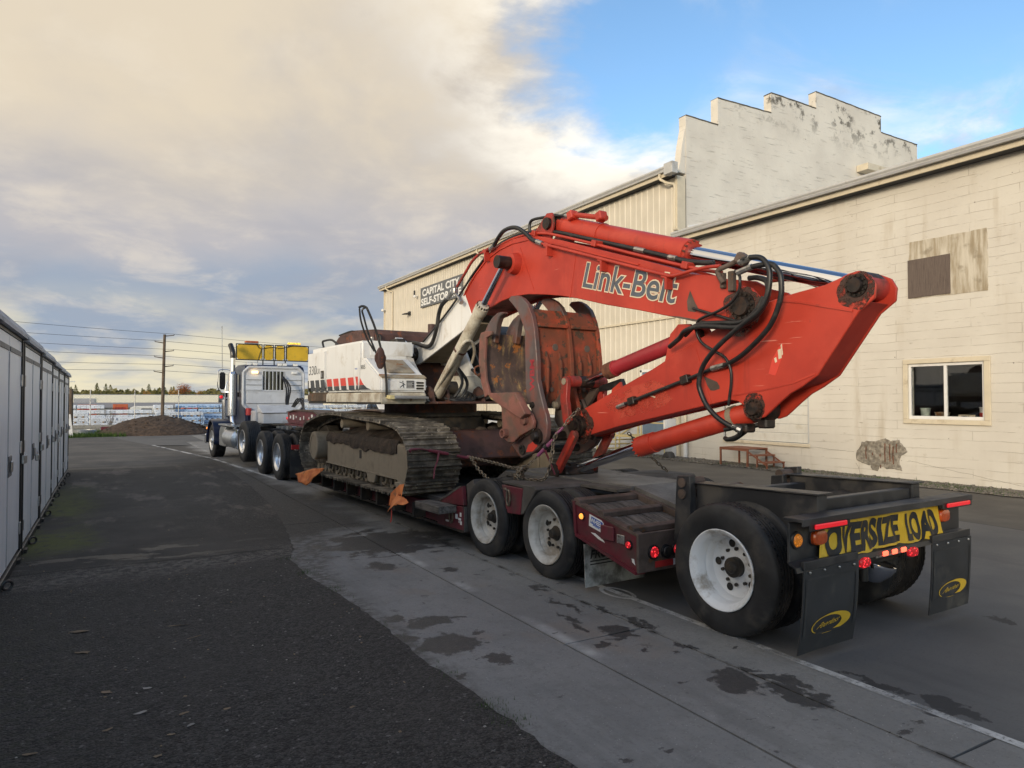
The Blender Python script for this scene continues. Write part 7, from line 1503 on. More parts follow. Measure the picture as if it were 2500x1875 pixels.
MB().tube([(4.41, 8.45, 1.119), (4.54, 8.45, 1.091)], .010, 8).build('screw', M['chain'], B_)
MB().tube([(4.54, 8.44, 1.09), (4.62, 8.42, 1.07), (4.69, 8.38, 1.06), (4.66, 8.30, 1.08), (4.58, 8.2, 1.095)], .020, 8, 3).build('hook', M['binder'], B_)
MB().tube([(4.26, 8.435, 1.15), (4.235, 8.42, 1.04), (4.19, 8.42, .93), (4.173, 8.41, .80)], [.018, .012, .012, .010], 8).build('handle', M['binder'], B_)
def flag(label, corners, N=12, seed=1, drop=.03):
    a, b, c, d_ = [Vector(q) for q in corners]; mb = MB(); vs = []
    for j in range(N + 1):
        for i in range(N + 1):
            s, t = i / N, j / N; p = a.lerp(b, s).lerp(d_.lerp(c, s), t)
            p += V(.03 * noise.noise(V(s * 3 + seed, t * 3, 2)) - .02 * sin(pi * s), 0, .030 * sin(s * 7 + seed) * t + .02 * noise.noise(V(s * 4, t * 4, seed))); vs.append(p)
    fs = [(j * (N + 1) + i, j * (N + 1) + i + 1, (j + 1) * (N + 1) + i + 1, (j + 1) * (N + 1) + i) for j in range(N) for i in range(N)]
    e = empty('warning_flag', label, 'flag', a, 'orange warning flags on the trailer side', rig=True)
    mb.add(vs, fs); o = mb.build('cloth', M['flag'], e, smooth=80); o.modifiers.new('thickness', 'SOLIDIFY').thickness = .003
    return e
f1 = flag('orange mesh flag hanging at the front end of the near track', [(3.86, 12.05, .665), (3.86, 12.70, .60), (3.74, 13.45, .41), (3.74, 12.72, .27)], seed=1)
f2 = flag('orange mesh flag knotted by the rear end of the near track', [(3.80, 8.75, .60), (3.83, 8.62, .56), (3.62, 7.98, .60), (3.66, 8.75, .38)], seed=5)
MB().add([(3.84, 8.62, .73), (3.84, 8.76, .71), (3.78, 8.93, .58), (3.76, 8.95, .41), (3.80, 8.78, .43), (3.82, 8.70, .60), (3.80, 8.62, .56)], [(0, 1, 5, 6), (1, 2, 5), (2, 3, 4, 5)]).build('knot', M['flag'], f2, smooth=60)
MB().tube([(3.70, 8.72, .40), (3.70, 8.71, .30), (3.69, 8.72, .22)], .008, 6, 3).build('tail', M['decal_red'], f2)

# ---------------------------------------------------------------- truck tractor
TK = empty('truck_tractor', 'dark blue heavy haul truck tractor with white headache rack and chrome stack', 'truck', (VC - .12, 20, 0), rig=True)
TC = 5.30
tm = lambda v: 2 * TC - v
add_wheel(TK, 4.16, 16.47, .54, 'drive', spin=.2); add_wheel(TK, 4.16, 18.10, .54, 'drive', spin=1.); add_wheel(TK, tm(4.16), 16.47, .54, 'drive', True); add_wheel(TK, tm(4.16), 18.10, .54, 'drive', True)
add_wheel(TK, 4.13, 20.05, .72, 'lift', dual=False, turn=.03); add_wheel(TK, tm(4.13), 20.05, .72, 'lift', True, dual=False)
add_wheel(TK, 4.08, 24.40, .54, 'steer', dual=False, turn=.02); add_wheel(TK, tm(4.08), 24.40, .54, 'steer', True, dual=False)
for v in (4.86, tm(4.86) - .1): MB().box(v, v + .1, 15.7, 25.6, .82, 1.08).build('frame_rail', M['truckblack'], TK)
for u in (16.47, 18.10, 20.05, 24.4): MB().cyl((4.5, u, .55 if u != 20.05 else .72), (tm(4.5), u, .55 if u != 20.05 else .72), .09).build('axle', M['dark'], TK)
MB().lathe([(0, .50), (.05, .50), (.05, .1)], (TC, 17.25, 1.12), (0, 0, 1), 24).build('fifth_wheel', M['dark'], TK)
MB().box(4.9, tm(4.9), 15.75, 15.85, .55, .80).build('cross_member', M['truckblack'], TK)
for v0, v1 in ((4.25, 4.85), (tm(4.85), tm(4.25))):
    MB().box(v0, v1, 15.58, 15.62, .76, .86).build('reflective_bar', M['redtape'], TK); MB().box(v0 + .22, v0 + .40, 15.575, 15.579, .77, .85).build('reflective_tape', M['whiteprint'], TK)
    MB().prism([(15.62, .80), (15.8, .72), (15.8, .5), (15.66, .5)], v0 + .1, v0 + .16, 'x').build('flap_hanger', M['galv'], TK)
    MB().box(v0 - .02, v1, 15.63, 15.645, .14, .74).build('mud_flap', M['flap'], TK)
# cab
MB().prism([(21.18, 1.10), (21.18, 2.74), (21.32, 2.90), (22.6, 2.92), (23.0, 2.80), (23.45, 2.05), (23.45, 1.10)], 4.45, tm(4.45), 'x').build('cab', M['truckblue'], TK, bevel=.05, bseg=3)
MB().prism([(22.1, 1.95), (22.1, 2.62), (22.85, 2.62), (23.2, 2.0)], 4.435, 4.448, 'x').build('side_window', M['tint'], TK); MB().prism([(22.1, 1.95), (22.1, 2.62), (22.85, 2.62), (23.2, 2.0)], tm(4.448), tm(4.435), 'x').build('side_window', M['tint'], TK)
MB().prism([(23.45, 1.05), (23.45, 1.95), (25.6, 1.72), (25.75, 1.5), (25.75, .75), (25.2, .75), (25.2, 1.05)], 4.62, tm(4.62), 'x').build('hood', M['truckblue'], TK, bevel=.06, bseg=3)
MB().box(4.70, tm(4.70), 25.755, 25.80, .75, 1.6).build('grille', M['chrome'], TK, bevel=.02); MB().box(4.1, tm(4.1), 25.82, 25.95, .38, .70).build('front_bumper', M['chrome'], TK, bevel=.03)
for far in (False, True):
    a, b = (4.03, 4.62) if not far else (tm(4.62), tm(4.03))
    arc = [(24.40 + cos(t) * .70, .56 + sin(t) * .68) for t in [radians(q) for q in range(-8, 200, 16)]]
    arc2 = [(24.40 + cos(t) * .64, .56 + sin(t) * .62) for t in [radians(q) for q in range(192, -16, -16)]]
    MB().prism(arc + arc2, a, b, 'x').build('fender', M['truckblue'], TK, bevel=.01)
    MB().lathe([(-.05, .02), (0, .05), (.03, .05)], (a + .04 if not far else b - .04, 25.05, .92), (0, 1, 0), 12).build('marker_lamp', M['amberdot'], TK)
    tnk = MB().lathe([(0, .05), (.01, .25), (.04, .29), (1.36, .29), (1.39, .25), (1.40, .05)], ((a + b) / 2 - (.02 if not far else -.02), 21.0, .72), (0, 1, 0), 28).build('fuel_tank', M['tread'], TK)
    MB().prism([(22.42, .44), (23.30, .44), (23.30, .90), (23.10, 1.06), (22.42, 1.06)], a + .08, b, 'x').build('step_box', M['tread'], TK, bevel=.03)
    MB().box(a + .10, b, 20.70, 20.98, .46, 1.02).build('battery_box', M['chrome'], TK, bevel=.02)
    MB().box(a + .04, b, 21.1, 23.2, 1.08, 1.12).build('deck_step', M['tread'], TK)
    if not far:
        vx = 4.205; us = 21.8
        MB().tube([(vx + .1, us - .1, 1.0), (vx, us - .1, 1.18), (vx, us - .05, 1.34), (vx, us, 1.42)], .075, 12, 3).build('exhaust_elbow', M['chrome'], TK)
        MB().cyl((vx, us, 1.40), (vx, us, 2.62), .135, seg=24).build('heat_guard', M['guard'], TK); MB().lathe([(0, .125), (.08, .08)], (vx, us, 2.62), (0, 0, 1), 20).build('guard_cap', M['chrome'], TK)
        MB().cyl((vx, us, 2.64), (vx, us, 3.10), .068, seg=18).build('stack', M['chrome'], TK)
        MB().tube([(vx, us, 3.10), (vx, us, 3.22), (vx - .01, us + .04, 3.34), (vx - .03, us + .20, 3.50)], .075, 14, 4).build('stack_tip', M['truckblack'], TK)
        MB().tube([(vx - .10, us + .2, 1.35), (vx - .16, us + .2, 1.5), (vx - .16, us + .2, 2.2), (vx - .1, us + .2, 2.40)], .018, 8, 2).build('grab_rail', M['chrome'], TK)
        MB().lathe([(0, .10), (.02, .17), (.6, .17), (.64, .10)], (4.30, 23.0, 1.25), (0, 0, 1), 20).build('air_cleaner', M['chrome'], TK)
    s_ = -1 if not far else 1; ve = 4.34 if not far else tm(4.34)
    mi = MB().box(ve + s_ * .20 - .085, ve + s_ * .20 + .085, 22.98, 23.06, 2.18, 2.72).build('mirror', M['truckblack'], TK, bevel=.03, bseg=2)
    MB().tube([(ve, 22.9, 2.78), (ve + s_ * .1, 22.98, 2.80), (ve + s_ * .30, 23.02, 2.78), (ve + s_ * .33, 23.02, 2.6), (ve + s_ * .33, 23.02, 2.25), (ve + s_ * .2, 23.02, 2.10), (ve, 22.9, 2.12)], .014, 8, 3).build('mirror_arm', M['chrome'], TK)
    MB().lathe([(-.10, .03), (-.05, .075), (.03, .085), (.04, .05)], (ve + s_ * .10, 23.0, 2.02), (0, -1, 0), 16).build('spot_mirror', M['truckblack'], TK); MB().ball((ve + s_ * .24, 22.96, 1.95), .055).build('red_lamp', M['reflred'], TK)
MB().cyl((4.14, 23.05, 2.75), (4.12, 23.05, 4.15), .011, seg=6).build('antenna', M['galv'], TK)
# white headache rack with barred window
def oct_(v0, v1, z0, z1, c): return [(v0 + c, z0), (v1 - c, z0), (v1, z0 + c), (v1, z1 - c), (v1 - c, z1), (v0 + c, z1), (v0, z1 - c), (v0, z0 + c)]
RU = 21.08
mb = MB(); O = oct_(4.35, 6.08, 1.57, 2.81, .15)
def rect_frame(mb, O, hole, y0, y1):
    (a, b, c, d_) = hole; pts = O + [(a, c), (b, c), (b, d_), (a, d_)]
    n_ = len(pts); F = []
    vs = [(p[0], y0, p[1]) for p in pts] + [(p[0], y1, p[1]) for p in pts]
    # octagon indices: 0..7, hole 8..11 (bl, br, tr, tl)
    for lp_ in ((0, 1, 9, 8), (1, 2, 3, 10, 9), (3, 4, 5, 11, 10), (5, 6, 7, 8, 11), (7, 0, 8)): F.append(lp_); F.append(tuple(n_ + i for i in lp_[::-1]))
    for i in range(8): F.append((i, (i + 1) % 8, n_ + (i + 1) % 8, n_ + i))
    for i in range(4): F.append((8 + i, 8 + (i + 1) % 4, n_ + 8 + (i + 1) % 4, n_ + 8 + i))
    return mb.add(vs, F)
RK = rect_frame(mb, O, (4.91, 5.54, 2.15, 2.70), RU, RU + .06).build('headache_rack', M['truckwhite'], TK, smooth=0)
for (a, b), (c, d_) in zip(O, O[1:] + O[:1]): MB().tube([(a, RU - .02, b), (c, RU - .02, d_)], .038, 6).build('rack_tube', M['truckwhite'], RK)
for v0, v1 in ((4.42, 4.88), (5.57, 6.02)):
    for i in range(3):
        z = 2.15 + i * .15
        MB().prism([(RU - .05, z), (RU - .005, z + .01), (RU - .005, z + .13), (RU - .02, z + .13)], v0, v1, 'x').build('rack_slat', M['truckwhite'], RK, smooth=0)
MB().box(4.44, 6.0, RU - .055, RU - .004, 1.76, 2.10).build('rack_panel', M['truckwhite'], RK, bevel=.01); MB().box(4.42, 6.02, RU - .065, RU - .004, 2.10, 2.125).build('rack_ledge', M['truckwhite'], RK)
for i in range(6): v = 4.955 + i * .108; MB().box(v, v + .022, RU - .02, RU - .002, 2.15, 2.70).build('window_bar', M['truckwhite'], RK)
MB().box(4.91, 5.54, RU + .062, RU + .068, 2.15, 2.70).build('rear_window', M['tint'], TK)
for v, m in ((4.66, M['lampwarm']), (5.80, M['whiteprint'])): MB().box(v - .09, v + .09, RU - .10, RU - .052, 2.625, 2.70).build('rack_lamp', m, RK, bevel=.015)
for v in (4.50, 4.68, 5.38, 5.52, 5.84):
    MB().box(v - .065, v + .065, RU - .04, RU + .06, 2.86, 2.95).build('work_light', M['galv'], TK, bevel=.012); MB().box(v - .055, v + .055, RU - .048, RU - .041, 2.87, 2.94).build('light_glass', M['whiteprint'], TK)
MB().box(4.62, 5.62, 19.82, 20.4, 1.20, 1.50).build('tool_box', M['truckwhite'], TK, bevel=.015); MB().prism([(19.80, 1.50), (20.4, 1.72), (20.4, 1.50)], 4.60, 5.64, 'x').build('box_lid', M['truckwhite'], TK, bevel=.01)
MB().box(5.15, 5.5, 19.806, 19.818, 1.25, 1.47).build('box_door', M['truckwhite'], TK); MB().box(4.58, 5.66, 19.80, 19.815, 1.485, 1.50).build('box_seam', M['truckblack'], TK)
MB().box(4.55, 6.05, 20.45, 21.0, 1.10, 1.55).build('deck_box', M['truckwhite'], TK, bevel=.02)
MB().cyl((4.50, 21.02, 1.42), (4.50, 21.02, 1.62), .08, seg=14).build('red_filter', M['redtape'], TK)
for k in range(3):
    q = .06 * k; MB().tube([(5.40 + q, 20.95, 2.60 - q), (5.48 + q, 20.7, 2.2), (5.42 + q * .5, 20.5, 1.75), (5.5, 20.3, 1.62 - q * .5), (5.62 + q, 20.0, 1.9), (5.70, 19.7, 1.6 + q), (5.6, 19.2, 1.35)], .022, 6, 4).build('air_line', M['rubber'], TK)
for k in range(4): MB().tube([(4.9 + .2 * k, 17.9, 1.12), (5.0 + .2 * k, 18.8, 1.20), (4.85 + .22 * k, 19.7, 1.16)], .03, 8, 3).build('frame_hose', M['dark'], TK)
for i in range(3): MB().box(4.9, 5.7, 18.3 + i * .5, 18.5 + i * .5, 1.09, 1.16).build('catwalk_bar', M['tread'], TK)
# yellow folding sign board on the roof
BU = 22.25; SB = raw('sign_board', None, TK); ORG[SB.name] = ORG[TK.name]
for a, b in ((4.38, 5.15), (5.19, 5.49), (5.53, 5.83), (5.87, 6.58)):
    MB().prism(oct_(a + .02, b - .02, 3.10, 3.545, .05), BU - .012, BU + .012, 'y').build('sign_panel', M['signyellow'], SB, smooth=0)
    for (x0, x1, z0, z1) in ((a, b, 3.07, 3.10), (a, b, 3.545, 3.575), (a - .005, a + .02, 3.07, 3.575), (b - .02, b + .005, 3.07, 3.575)): MB().box(x0, x1, BU - .022, BU + .022, z0, z1).build('sign_frame', M['truckblack'], SB)
for v in (5.17, 5.51, 5.85): MB().box(v - .015, v + .015, BU - .02, BU + .02, 2.88, 3.10).build('sign_post', M['truckblack'], SB)
for v, m in ((4.83, M['beacon']), (6.12, M['beaconlit'])):
    MB().box(v - .20, v + .20, BU - .07, BU + .07, 3.58, 3.60).build('beacon_base', M['galv'], SB); MB().box(v - .20, v + .20, BU - .065, BU + .065, 3.60, 3.665).build('beacon', m, SB, bevel=.02)
MB().tube([(4.98, BU - .03, 3.57), (5.08, BU - .03, 3.44), (5.30, BU - .03, 3.47), (5.5, BU - .03, 3.49), (5.7, BU - .03, 3.47), (6.1, BU - .03, 3.57)], .010, 6, 4).build('sign_cable', M['rubber'], SB)
MB().tube([(5.12, BU - .03, 3.42), (5.05, BU - .03, 3.2), (5.0, BU - .03, 3.0)], .008, 6, 3).build('sign_cable', M['rubber'], SB)

# ---------------------------------------------------------------- white pickup by the hall
PK = empty('pickup_truck', 'white pickup parked by the metal hall, glimpsed under the excavator', 'pickup', (14.1, 39, 0))
def pick(o, name, m, mb, **k): return mb.build(name, m, o, **k)
x0, x1 = 13.2, 15.0
pick(PK, 'body', M['pickupwhite'], MB().prism([(36.2, .40), (36.1, .70), (36.25, 1.02), (37.5, 1.12), (42.0, 1.12), (42.0, .45), (41.5, .40)], x0, x1, 'x'), bevel=.05)
pick(PK, 'cab_roof', M['pickupwhite'], MB().prism([(37.55, 1.12), (38.35, 1.66), (39.2, 1.74), (40.1, 1.70), (40.5, 1.12), (40.4, 1.12), (40.02, 1.62), (39.2, 1.66), (38.42, 1.60), (37.75, 1.12)], x0 + .08, x1 - .08, 'x'), bevel=.02)
for x in (x0 + .085, x1 - .09): pick(PK, 'side_window', M['tint'], MB().prism([(37.85, 1.14), (38.45, 1.58), (39.2, 1.63), (40.0, 1.59), (40.3, 1.14)], x, x + .004, 'x'), smooth=0)
pick(PK, 'windscreen', M['tint'], MB().add([(x0 + .15, 37.62, 1.14), (x1 - .15, 37.62, 1.14), (x1 - .2, 38.34, 1.60), (x0 + .2, 38.34, 1.60)], [(0, 1, 2, 3)]), smooth=0)
for u in (37.1, 40.9):
    for x, s_ in ((x0 - .01, 1), (x1 + .01, -1)): pick(PK, 'wheel', M['tyre'], MB().lathe([(0, .22), (.0, .36), (.03, .38), (.22, .38), (.24, .3)], (x, u, .38), (s_, 0, 0), 24))
for x in (x0 - .12, x1 + .12): pick(PK, 'mirror', M['truckblack'], MB().box(x - .12, x + .12, 38.0, 38.1, 1.12, 1.45), bevel=.03)
for x in (x0 + .25, x1 - .25): pick(PK, 'headlight', M['chrome'], MB().box(x - .16, x + .16, 36.08, 36.14, .75, .92), bevel=.02)
pick(PK, 'grille', M['truckblack'], MB().box(x0 + .5, x1 - .5, 36.07, 36.12, .62, .95)); pick(PK, 'bumper', M['chrome'], MB().box(x0, x1, 35.98, 36.10, .42, .60), bevel=.02)
# ---------------------------------------------------------------- row of portable storage units on the left
edges = [-2.4, .1, 2.6, 5.1, 7.58, 10.06, 12.53, 15.01, 17.06, 19.09, 21.13]  # foremost units are out of view, added so the row shades the ground
unit_labels = {7.58: 'nearest white storage unit, cut off by the left edge of the photo', 10.06: 'second white storage unit, with a padlock hanging from its latch', 12.53: 'third white storage unit from the front of the row, latch closed',
 15.01: 'fourth white storage unit, with a heavy steel lock on its latch', 17.06: 'narrow looking white storage unit just before the last of the row', 19.09: 'farthest white storage unit, at the end of the row by the grass'}
XCN = -.88
for i, (a, b) in enumerate(zip(edges, edges[1:])):
    H_ = 2.70 - max(0, (a - 8)) * .0125
    U = empty('storage_unit', unit_labels.get(a, 'white portable storage unit added to the row for shade, out of the photo on the left'), 'storage unit', (XCN - 1.2, (a + b) / 2, 0), 'portable storage units in a row')
    r_ = random.Random(i); jx = r_.uniform(-.012, .012) + XCN; a += .02; b -= .02
    MB().box(XCN - 2.4, jx - .06, a + .02, b - .02, .14, H_ - .12).build('body', M['panel'], U, smooth=0)
    MB().prism([(jx - 2.6, H_ - .13), (jx + .055, H_ - .13), (jx + .055, H_ - .09), (jx + .02, H_ - .02), (jx - .3, H_), (jx - 2.6, H_)], a - .012, b + .012, 'y').build('roof', M['unitroof'], U, smooth=25)
    for y0, y1 in ((a, a + .065), (b - .065, b)): MB().box(jx - .08, jx + .012, y0, y1, .10, H_ - .135).build('corner_post', M['unitframe'], U, bevel=.006)
    MB().box(jx - .08, jx + .02, a, b, .02, .10).build('bottom_rail', M['unitframe'], U, bevel=.006); MB().box(jx - .08, jx + .0, a + .07, b - .07, H_ - .165, H_ - .135).build('top_rail', M['unitframe'], U)
    mid = a + (b - a) * .50
    for y0, y1 in ((a + .075, mid - .006), (mid + .006, b - .075)):
        d_ = MB(); d_.box(jx - .05, jx - .005, y0, y1, .115, H_ - .17)
        dd = d_.build('door', M['panel'], U, bevel=.006)
        MB().box(jx - .004, jx + .004, y0 + .04, y1 - .03, H_ - .34, H_ - .29).build('vent', M['vent'], dd)
        left = y0 < mid - .1; hy = y0 + .02 if left else y1 - .02
        for z in (.36, 1.30, 2.08): MB().box(jx - .004, jx + .016, hy - .035, hy + .035, z - .07, z + .07).build('hinge', M['lock'], dd, bevel=.006)
    MB().box(jx - .012, jx + .0, mid - .03, mid + .03, .12, H_ - .35).build('door_seam', M['unitroof'], U, smooth=0)
    ly = mid + .14
    MB().box(jx - .004, jx + .012, ly - .17, ly + .08, 1.05, 1.27).build('latch_plate', M['vent'], U, bevel=.01)
    MB().box(jx + .012, jx + .035, ly - .12, ly - .02, 1.10, 1.22).build('latch_handle', M['lock'], U, bevel=.01)
    for y in (b - .03, a + .03): MB().box(jx + .01, jx + .045, y - .045, y + .045, 1.10, 1.20).build('hasp', M['lock'], U, bevel=.008)
    if i in (5, 7):
        MB().tube([(jx + .05, ly - .02 + .03 * cos(t), 1.12 + .05 * sin(t)) for t in [pi * q / 8 for q in range(9)]], .007, 6).build('padlock_shackle', M['lock'], U); MB().box(jx + .03, jx + .07, ly - .065, ly + .03, 1.03, 1.12).build('padlock', M['lock'], U, bevel=.01)
    for y in (a + .7,):
        MB().tube([(jx + .06 + .040 * cos(t), y + .0 + .025 * cos(t), .062 + .042 * sin(t)) for t in [2 * pi * q / 12 for q in range(12)]], .013, 6, closed=True).build('tie_ring', M['unitframe'], U)
    for y0 in (a + .1, b - .5): MB().box(jx - .3, jx + .05, y0, y0 + .16, .016, .06).build('foot', M['unitframe'], U)

# ---------------------------------------------------------------- yard end: pile, wall, planter, crate
def mound(name, cx, cy, rx, ry, h, m, seed, n=64, rows=22):
    mb = MB(); rings = []
    for j in range(rows):
        t = j / (rows - 1); rr = 1 - t
        ring = []
        for k in range(n):
            a = 2 * pi * k / n; q = 1 + .14 * noise.noise(V(cos(a) * 1.4 + seed, sin(a) * 1.4, seed))
            x = cx + rx * max(.004, rr) * q * cos(a); y = cy + ry * max(.004, rr) * q * sin(a)
            z = h * (1 - (1 - t) ** 1.75) * (1 + .10 * noise.noise(V(x * 1.1, y * 1.1, seed))) + .06 * noise.noise(V(x * 4, y * 4, seed + 2)) * (t > .02) + .03 * noise.noise(V(x * 11, y * 11, seed)) - (.05 if j == 0 else 0)
            ring.append((x, y, z))
        rings.append(ring)
    mb.ringset(rings, True); return mb.build(name, m, None, smooth=0)
pl = mound('dirt_pile', 2.35, 43.0, 3.1, 2.6, 1.00, M['dirtpile'], 3)
tag(pl, 'large dark brown dirt pile on the asphalt in front of the fence', 'dirt pile')
r = random.Random(9); cs = []
for _ in range(420):
    a = r.uniform(0, 6.28); q = r.random() ** .5; x, y = 2.35 + 3.0 * q * cos(a), 43 + 2.5 * q * sin(a); cs.append((x, y, .97 * (1 - q ** 1.75) - .02))
scatter('clods', M['dirtpile'], cs, .10, flat=.8, seed=10); scatter('clods', M['leafpale'], cs[:50], .045, flat=.7, seed=11)
t = mound('dirt_pile', 6.8, 44.5, 2.4, 2.0, .62, M['dirtpile'], 8); tag(t, 'low brown dirt heap behind the truck front wheel', 'dirt pile')
WL = empty('block_wall', 'low grey concrete block wall behind the grass at the yard end', 'wall', (-3, 48.5, 0))
for row in range(2):
    for i in range(22):
        x = -7.5 + i * .46 + (.23 if row % 2 else 0); MB().box(x, x + .45, 48.3, 48.5, row * .19, row * .19 + .18).build('block', M['blockgrey'], WL, bevel=.006)
pr = empty('corrugated_planter', 'round corrugated metal planter ring on the grass', 'planter', (-1.12, 43.2, 0))
prof = [(0, .58)]
for i in range(4): prof += [(.02 + i * .07, .60), (.055 + i * .07, .57)]
MB().lathe(prof + [(.29, .59), (.29, .55), (0, .54)], (-1.12, 43.2, 0), (0, 0, 1), 40, closed=True).build('ring', M['galv'], pr)
MB().lathe([(.18, .54), (.20, .3), (.21, .001)], (-1.12, 43.2, 0), (0, 0, 1), 24).build('soil', M['soil'], pr)
cr = empty('plank_crate', 'low red brown plank crate beside the dirt pile', 'crate', (.25, 45.6, 0))
for i in range(2):
    MB().box(-.35, .85, 45.2, 45.24, .02 + i * .17, .17 + i * .17).build('plank', M['maroon'], cr); MB().box(-.35, .85, 46.0, 46.04, .02 + i * .17, .17 + i * .17).build('plank', M['maroon'], cr)
for x in (-.35, .81): MB().box(x, x + .04, 45.245, 45.995, .02, .34).build('plank', M['maroon'], cr)
o = MB().prism([(-1.75, .0), (-1.70, 1.15), (-1.62, 1.15), (-1.50, .0)], 41.0, 41.05, 'y').build('leaning_board', M['whitepaint']); tag(o, 'pale board leaning against the end of the last storage unit', 'board')

# ---------------------------------------------------------------- chain link fence
FY = 52.0
fn = empty('chain_link_fence', 'tall chain link fence with steel posts behind the dirt pile', 'fence', (4, FY, 0))
for x in (-6.1, -3.55, -1.0, 1.5, 4.1, 7.0, 9.9, 12.8, 15.7, 18.6):
    MB().cyl((x, FY, 0), (x, FY, 2.55), .030, seg=8).build('post', M['galv'], fn)
MB().cyl((-6.1, FY, 2.22), (18.6, FY, 2.22), .022, seg=6).build('rail', M['galv'], fn); MB().cyl((-6.1, FY, .12), (18.6, FY, .12), .012, seg=6).build('rail', M['galv'], fn)
for z in (2.36, 2.5): MB().cyl((-6.1, FY, z), (18.6, FY, z), .005, seg=4).build('barbed_wire', M['wire'], fn)
mb = MB(); x = -8.2
while x < 18.6:
    for s_ in (1, -1):
        xa, xb = (x, x + 2.1) if s_ > 0 else (x + 2.1, x)
        mb.tube([(xa, FY + .005 * s_, .12), (xb, FY + .005 * s_, 2.22)], .0020, 3, cap=False)
    x += .17
mb.build('wire_mesh', M['fencewire'], fn, kind='stuff')
# weathered timber posts, one with a shaded lamp
def tpost(x, y, h, r_, lab):
    t = empty('timber_post', lab, 'post', (x, y, 0)); MB().tube([(x, y, 0), (x, y, h)], [r_, r_ * .9], 10).build('trunk', M['timberpole'], t); return t
t = tpost(-2.0, 50.6, 2.55, .14, 'brown timber post with a lamp arm at the left end of the fence')
MB().prism([(-2.6, 2.42), (-2.05, 2.55), (-2.05, 2.62), (-2.6, 2.52)], 50.5, 50.7, 'y').build('lamp_arm', M['rust'], t)
tpost(7.9, 55.2, 1.6, .12, 'short brown timber post between blue wrapped lumber stacks, right of the dirt pile')

# ---------------------------------------------------------------- wrapped lumber in the yard beyond the fence
LB = {}
def bundle_parts(m, L, Wd, H_):
    key = (m.name, L, H_)
    if key in LB: return LB[key]
    bx_ = MB().box(-L / 2, L / 2, -Wd / 2, Wd / 2, .085, H_ - .012).build('wrap', m, None, bevel=.03, bseg=2, org=(0, 0, 0))
    pr_ = MB()
    for k in range(2):
        x = -L * .26 + k * L * .5
        if 'white' in m.name:
            for (a, b, c, d_) in ((-.20, .20, .10, .115), (-.20, .20, H_ - .10, H_ - .085), (-.20, -.185, .10, H_ - .09), (.185, .20, .10, H_ - .09)): pr_.box(x + a, x + b, -Wd / 2 - .006, -Wd / 2 - .002, c, d_)
        else:
            for q in range(3): pr_.box(x - .30 + q * .2, x - .14 + q * .2, -Wd / 2 - .006, -Wd / 2 - .002, H_ * .42, H_ * .60)
    p_ = pr_.build('print', M['wrapprint2'] if 'white' in m.name else M['wrapprint'], None, smooth=0, org=(0, 0, 0))
    s_ = MB()
    for x in (-L * .3, 0, L * .3): s_.box(x - .045, x + .045, -Wd / 2, Wd / 2, 0, .085)
    s_ = s_.build('bearer', M['lumber'], None, smooth=0, org=(0, 0, 0))
    LB[key] = (bx_.data, p_.data, s_.data)
    for o in (bx_, p_, s_): bpy.data.objects.remove(o)
    return LB[key]
r = random.Random(21)
glab = {'lumber_wrap_white': 'white wrapped lumber bundle printed with dark boxes, stacked beyond the fence', 'lumber_wrap_blue': 'pale blue wrapped lumber bundle with blue print, stacked beyond the fence', 'lumber_wrap_green': 'pale green wrapped lumber bundle stacked beyond the fence'}
def bundle(x, y, z, m, L, Wd, H_, where=''):
    d_ = bundle_parts(m, L, Wd, H_)
    e = empty('lumber_bundle', glab[m.name].replace(', stacked', '').replace(' beyond the fence', '').replace(' stacked', '') + where, 'lumber bundle', (x, y, z), 'wrapped lumber stacks beyond the fence: ' + m.name.split('_')[-1])
    for nm, q in zip(('wrap', 'print', 'bearer'), d_):
        o = raw(nm, q, e)
        if nm != 'wrap': o['kind'] = 'stuff'
for (xs, xe, y, tiers, m, L, H_) in ((-5.5, -2.6, 55.5, 4, 'wrapblue', 1.2, .32), (-1.9, 3.4, 55, 3, 'wrapwhite', 1.55, .34), (3.7, 6.6, 55.5, 3, 'wrapblue', 1.5, .34), (6.8, 9.4, 56.5, 2, 'wrapblue', 1.3, .42), (9.7, 11.7, 55.5, 3, 'wrapgreen', 1.0, .40), (11.9, 16, 56, 3, 'wrapblue', 1.3, .40),
                                (-3.0, 2.0, 62, 4, 'wrapwhite', 1.8, .37), (2.3, 5.2, 62, 4, 'wrapwhite', 1.4, .37), (5.5, 12, 63, 4, 'wrapblue', 1.6, .38), (12.2, 22, 62, 4, 'wrapwhite', 1.7, .36)):
    x = xs
    while x + L * .5 < xe:
        tt = tiers - (1 if r.random() < .25 else 0)
        wh = ('front row' if y < 60 else 'back row') + ' ' + ('at its left end' if xs < -2.5 else 'left of dirt pile' if xs < 2 else 'behind the dirt pile' if xs < 6 else 'right of the pole' if xs < 11 else 'by the truck mirror')
        for k in range(tt): bundle(x + r.uniform(-.05, .05), y + r.uniform(-.1, .1), k * (H_ + .01) - .02, M[m] if r.random() < .86 else M['wrapwhite'], L, 1.1, H_, ', ' + ('bottom', 'second', 'third', 'top')[k] + ' tier, ' + wh)
        x += L + .08
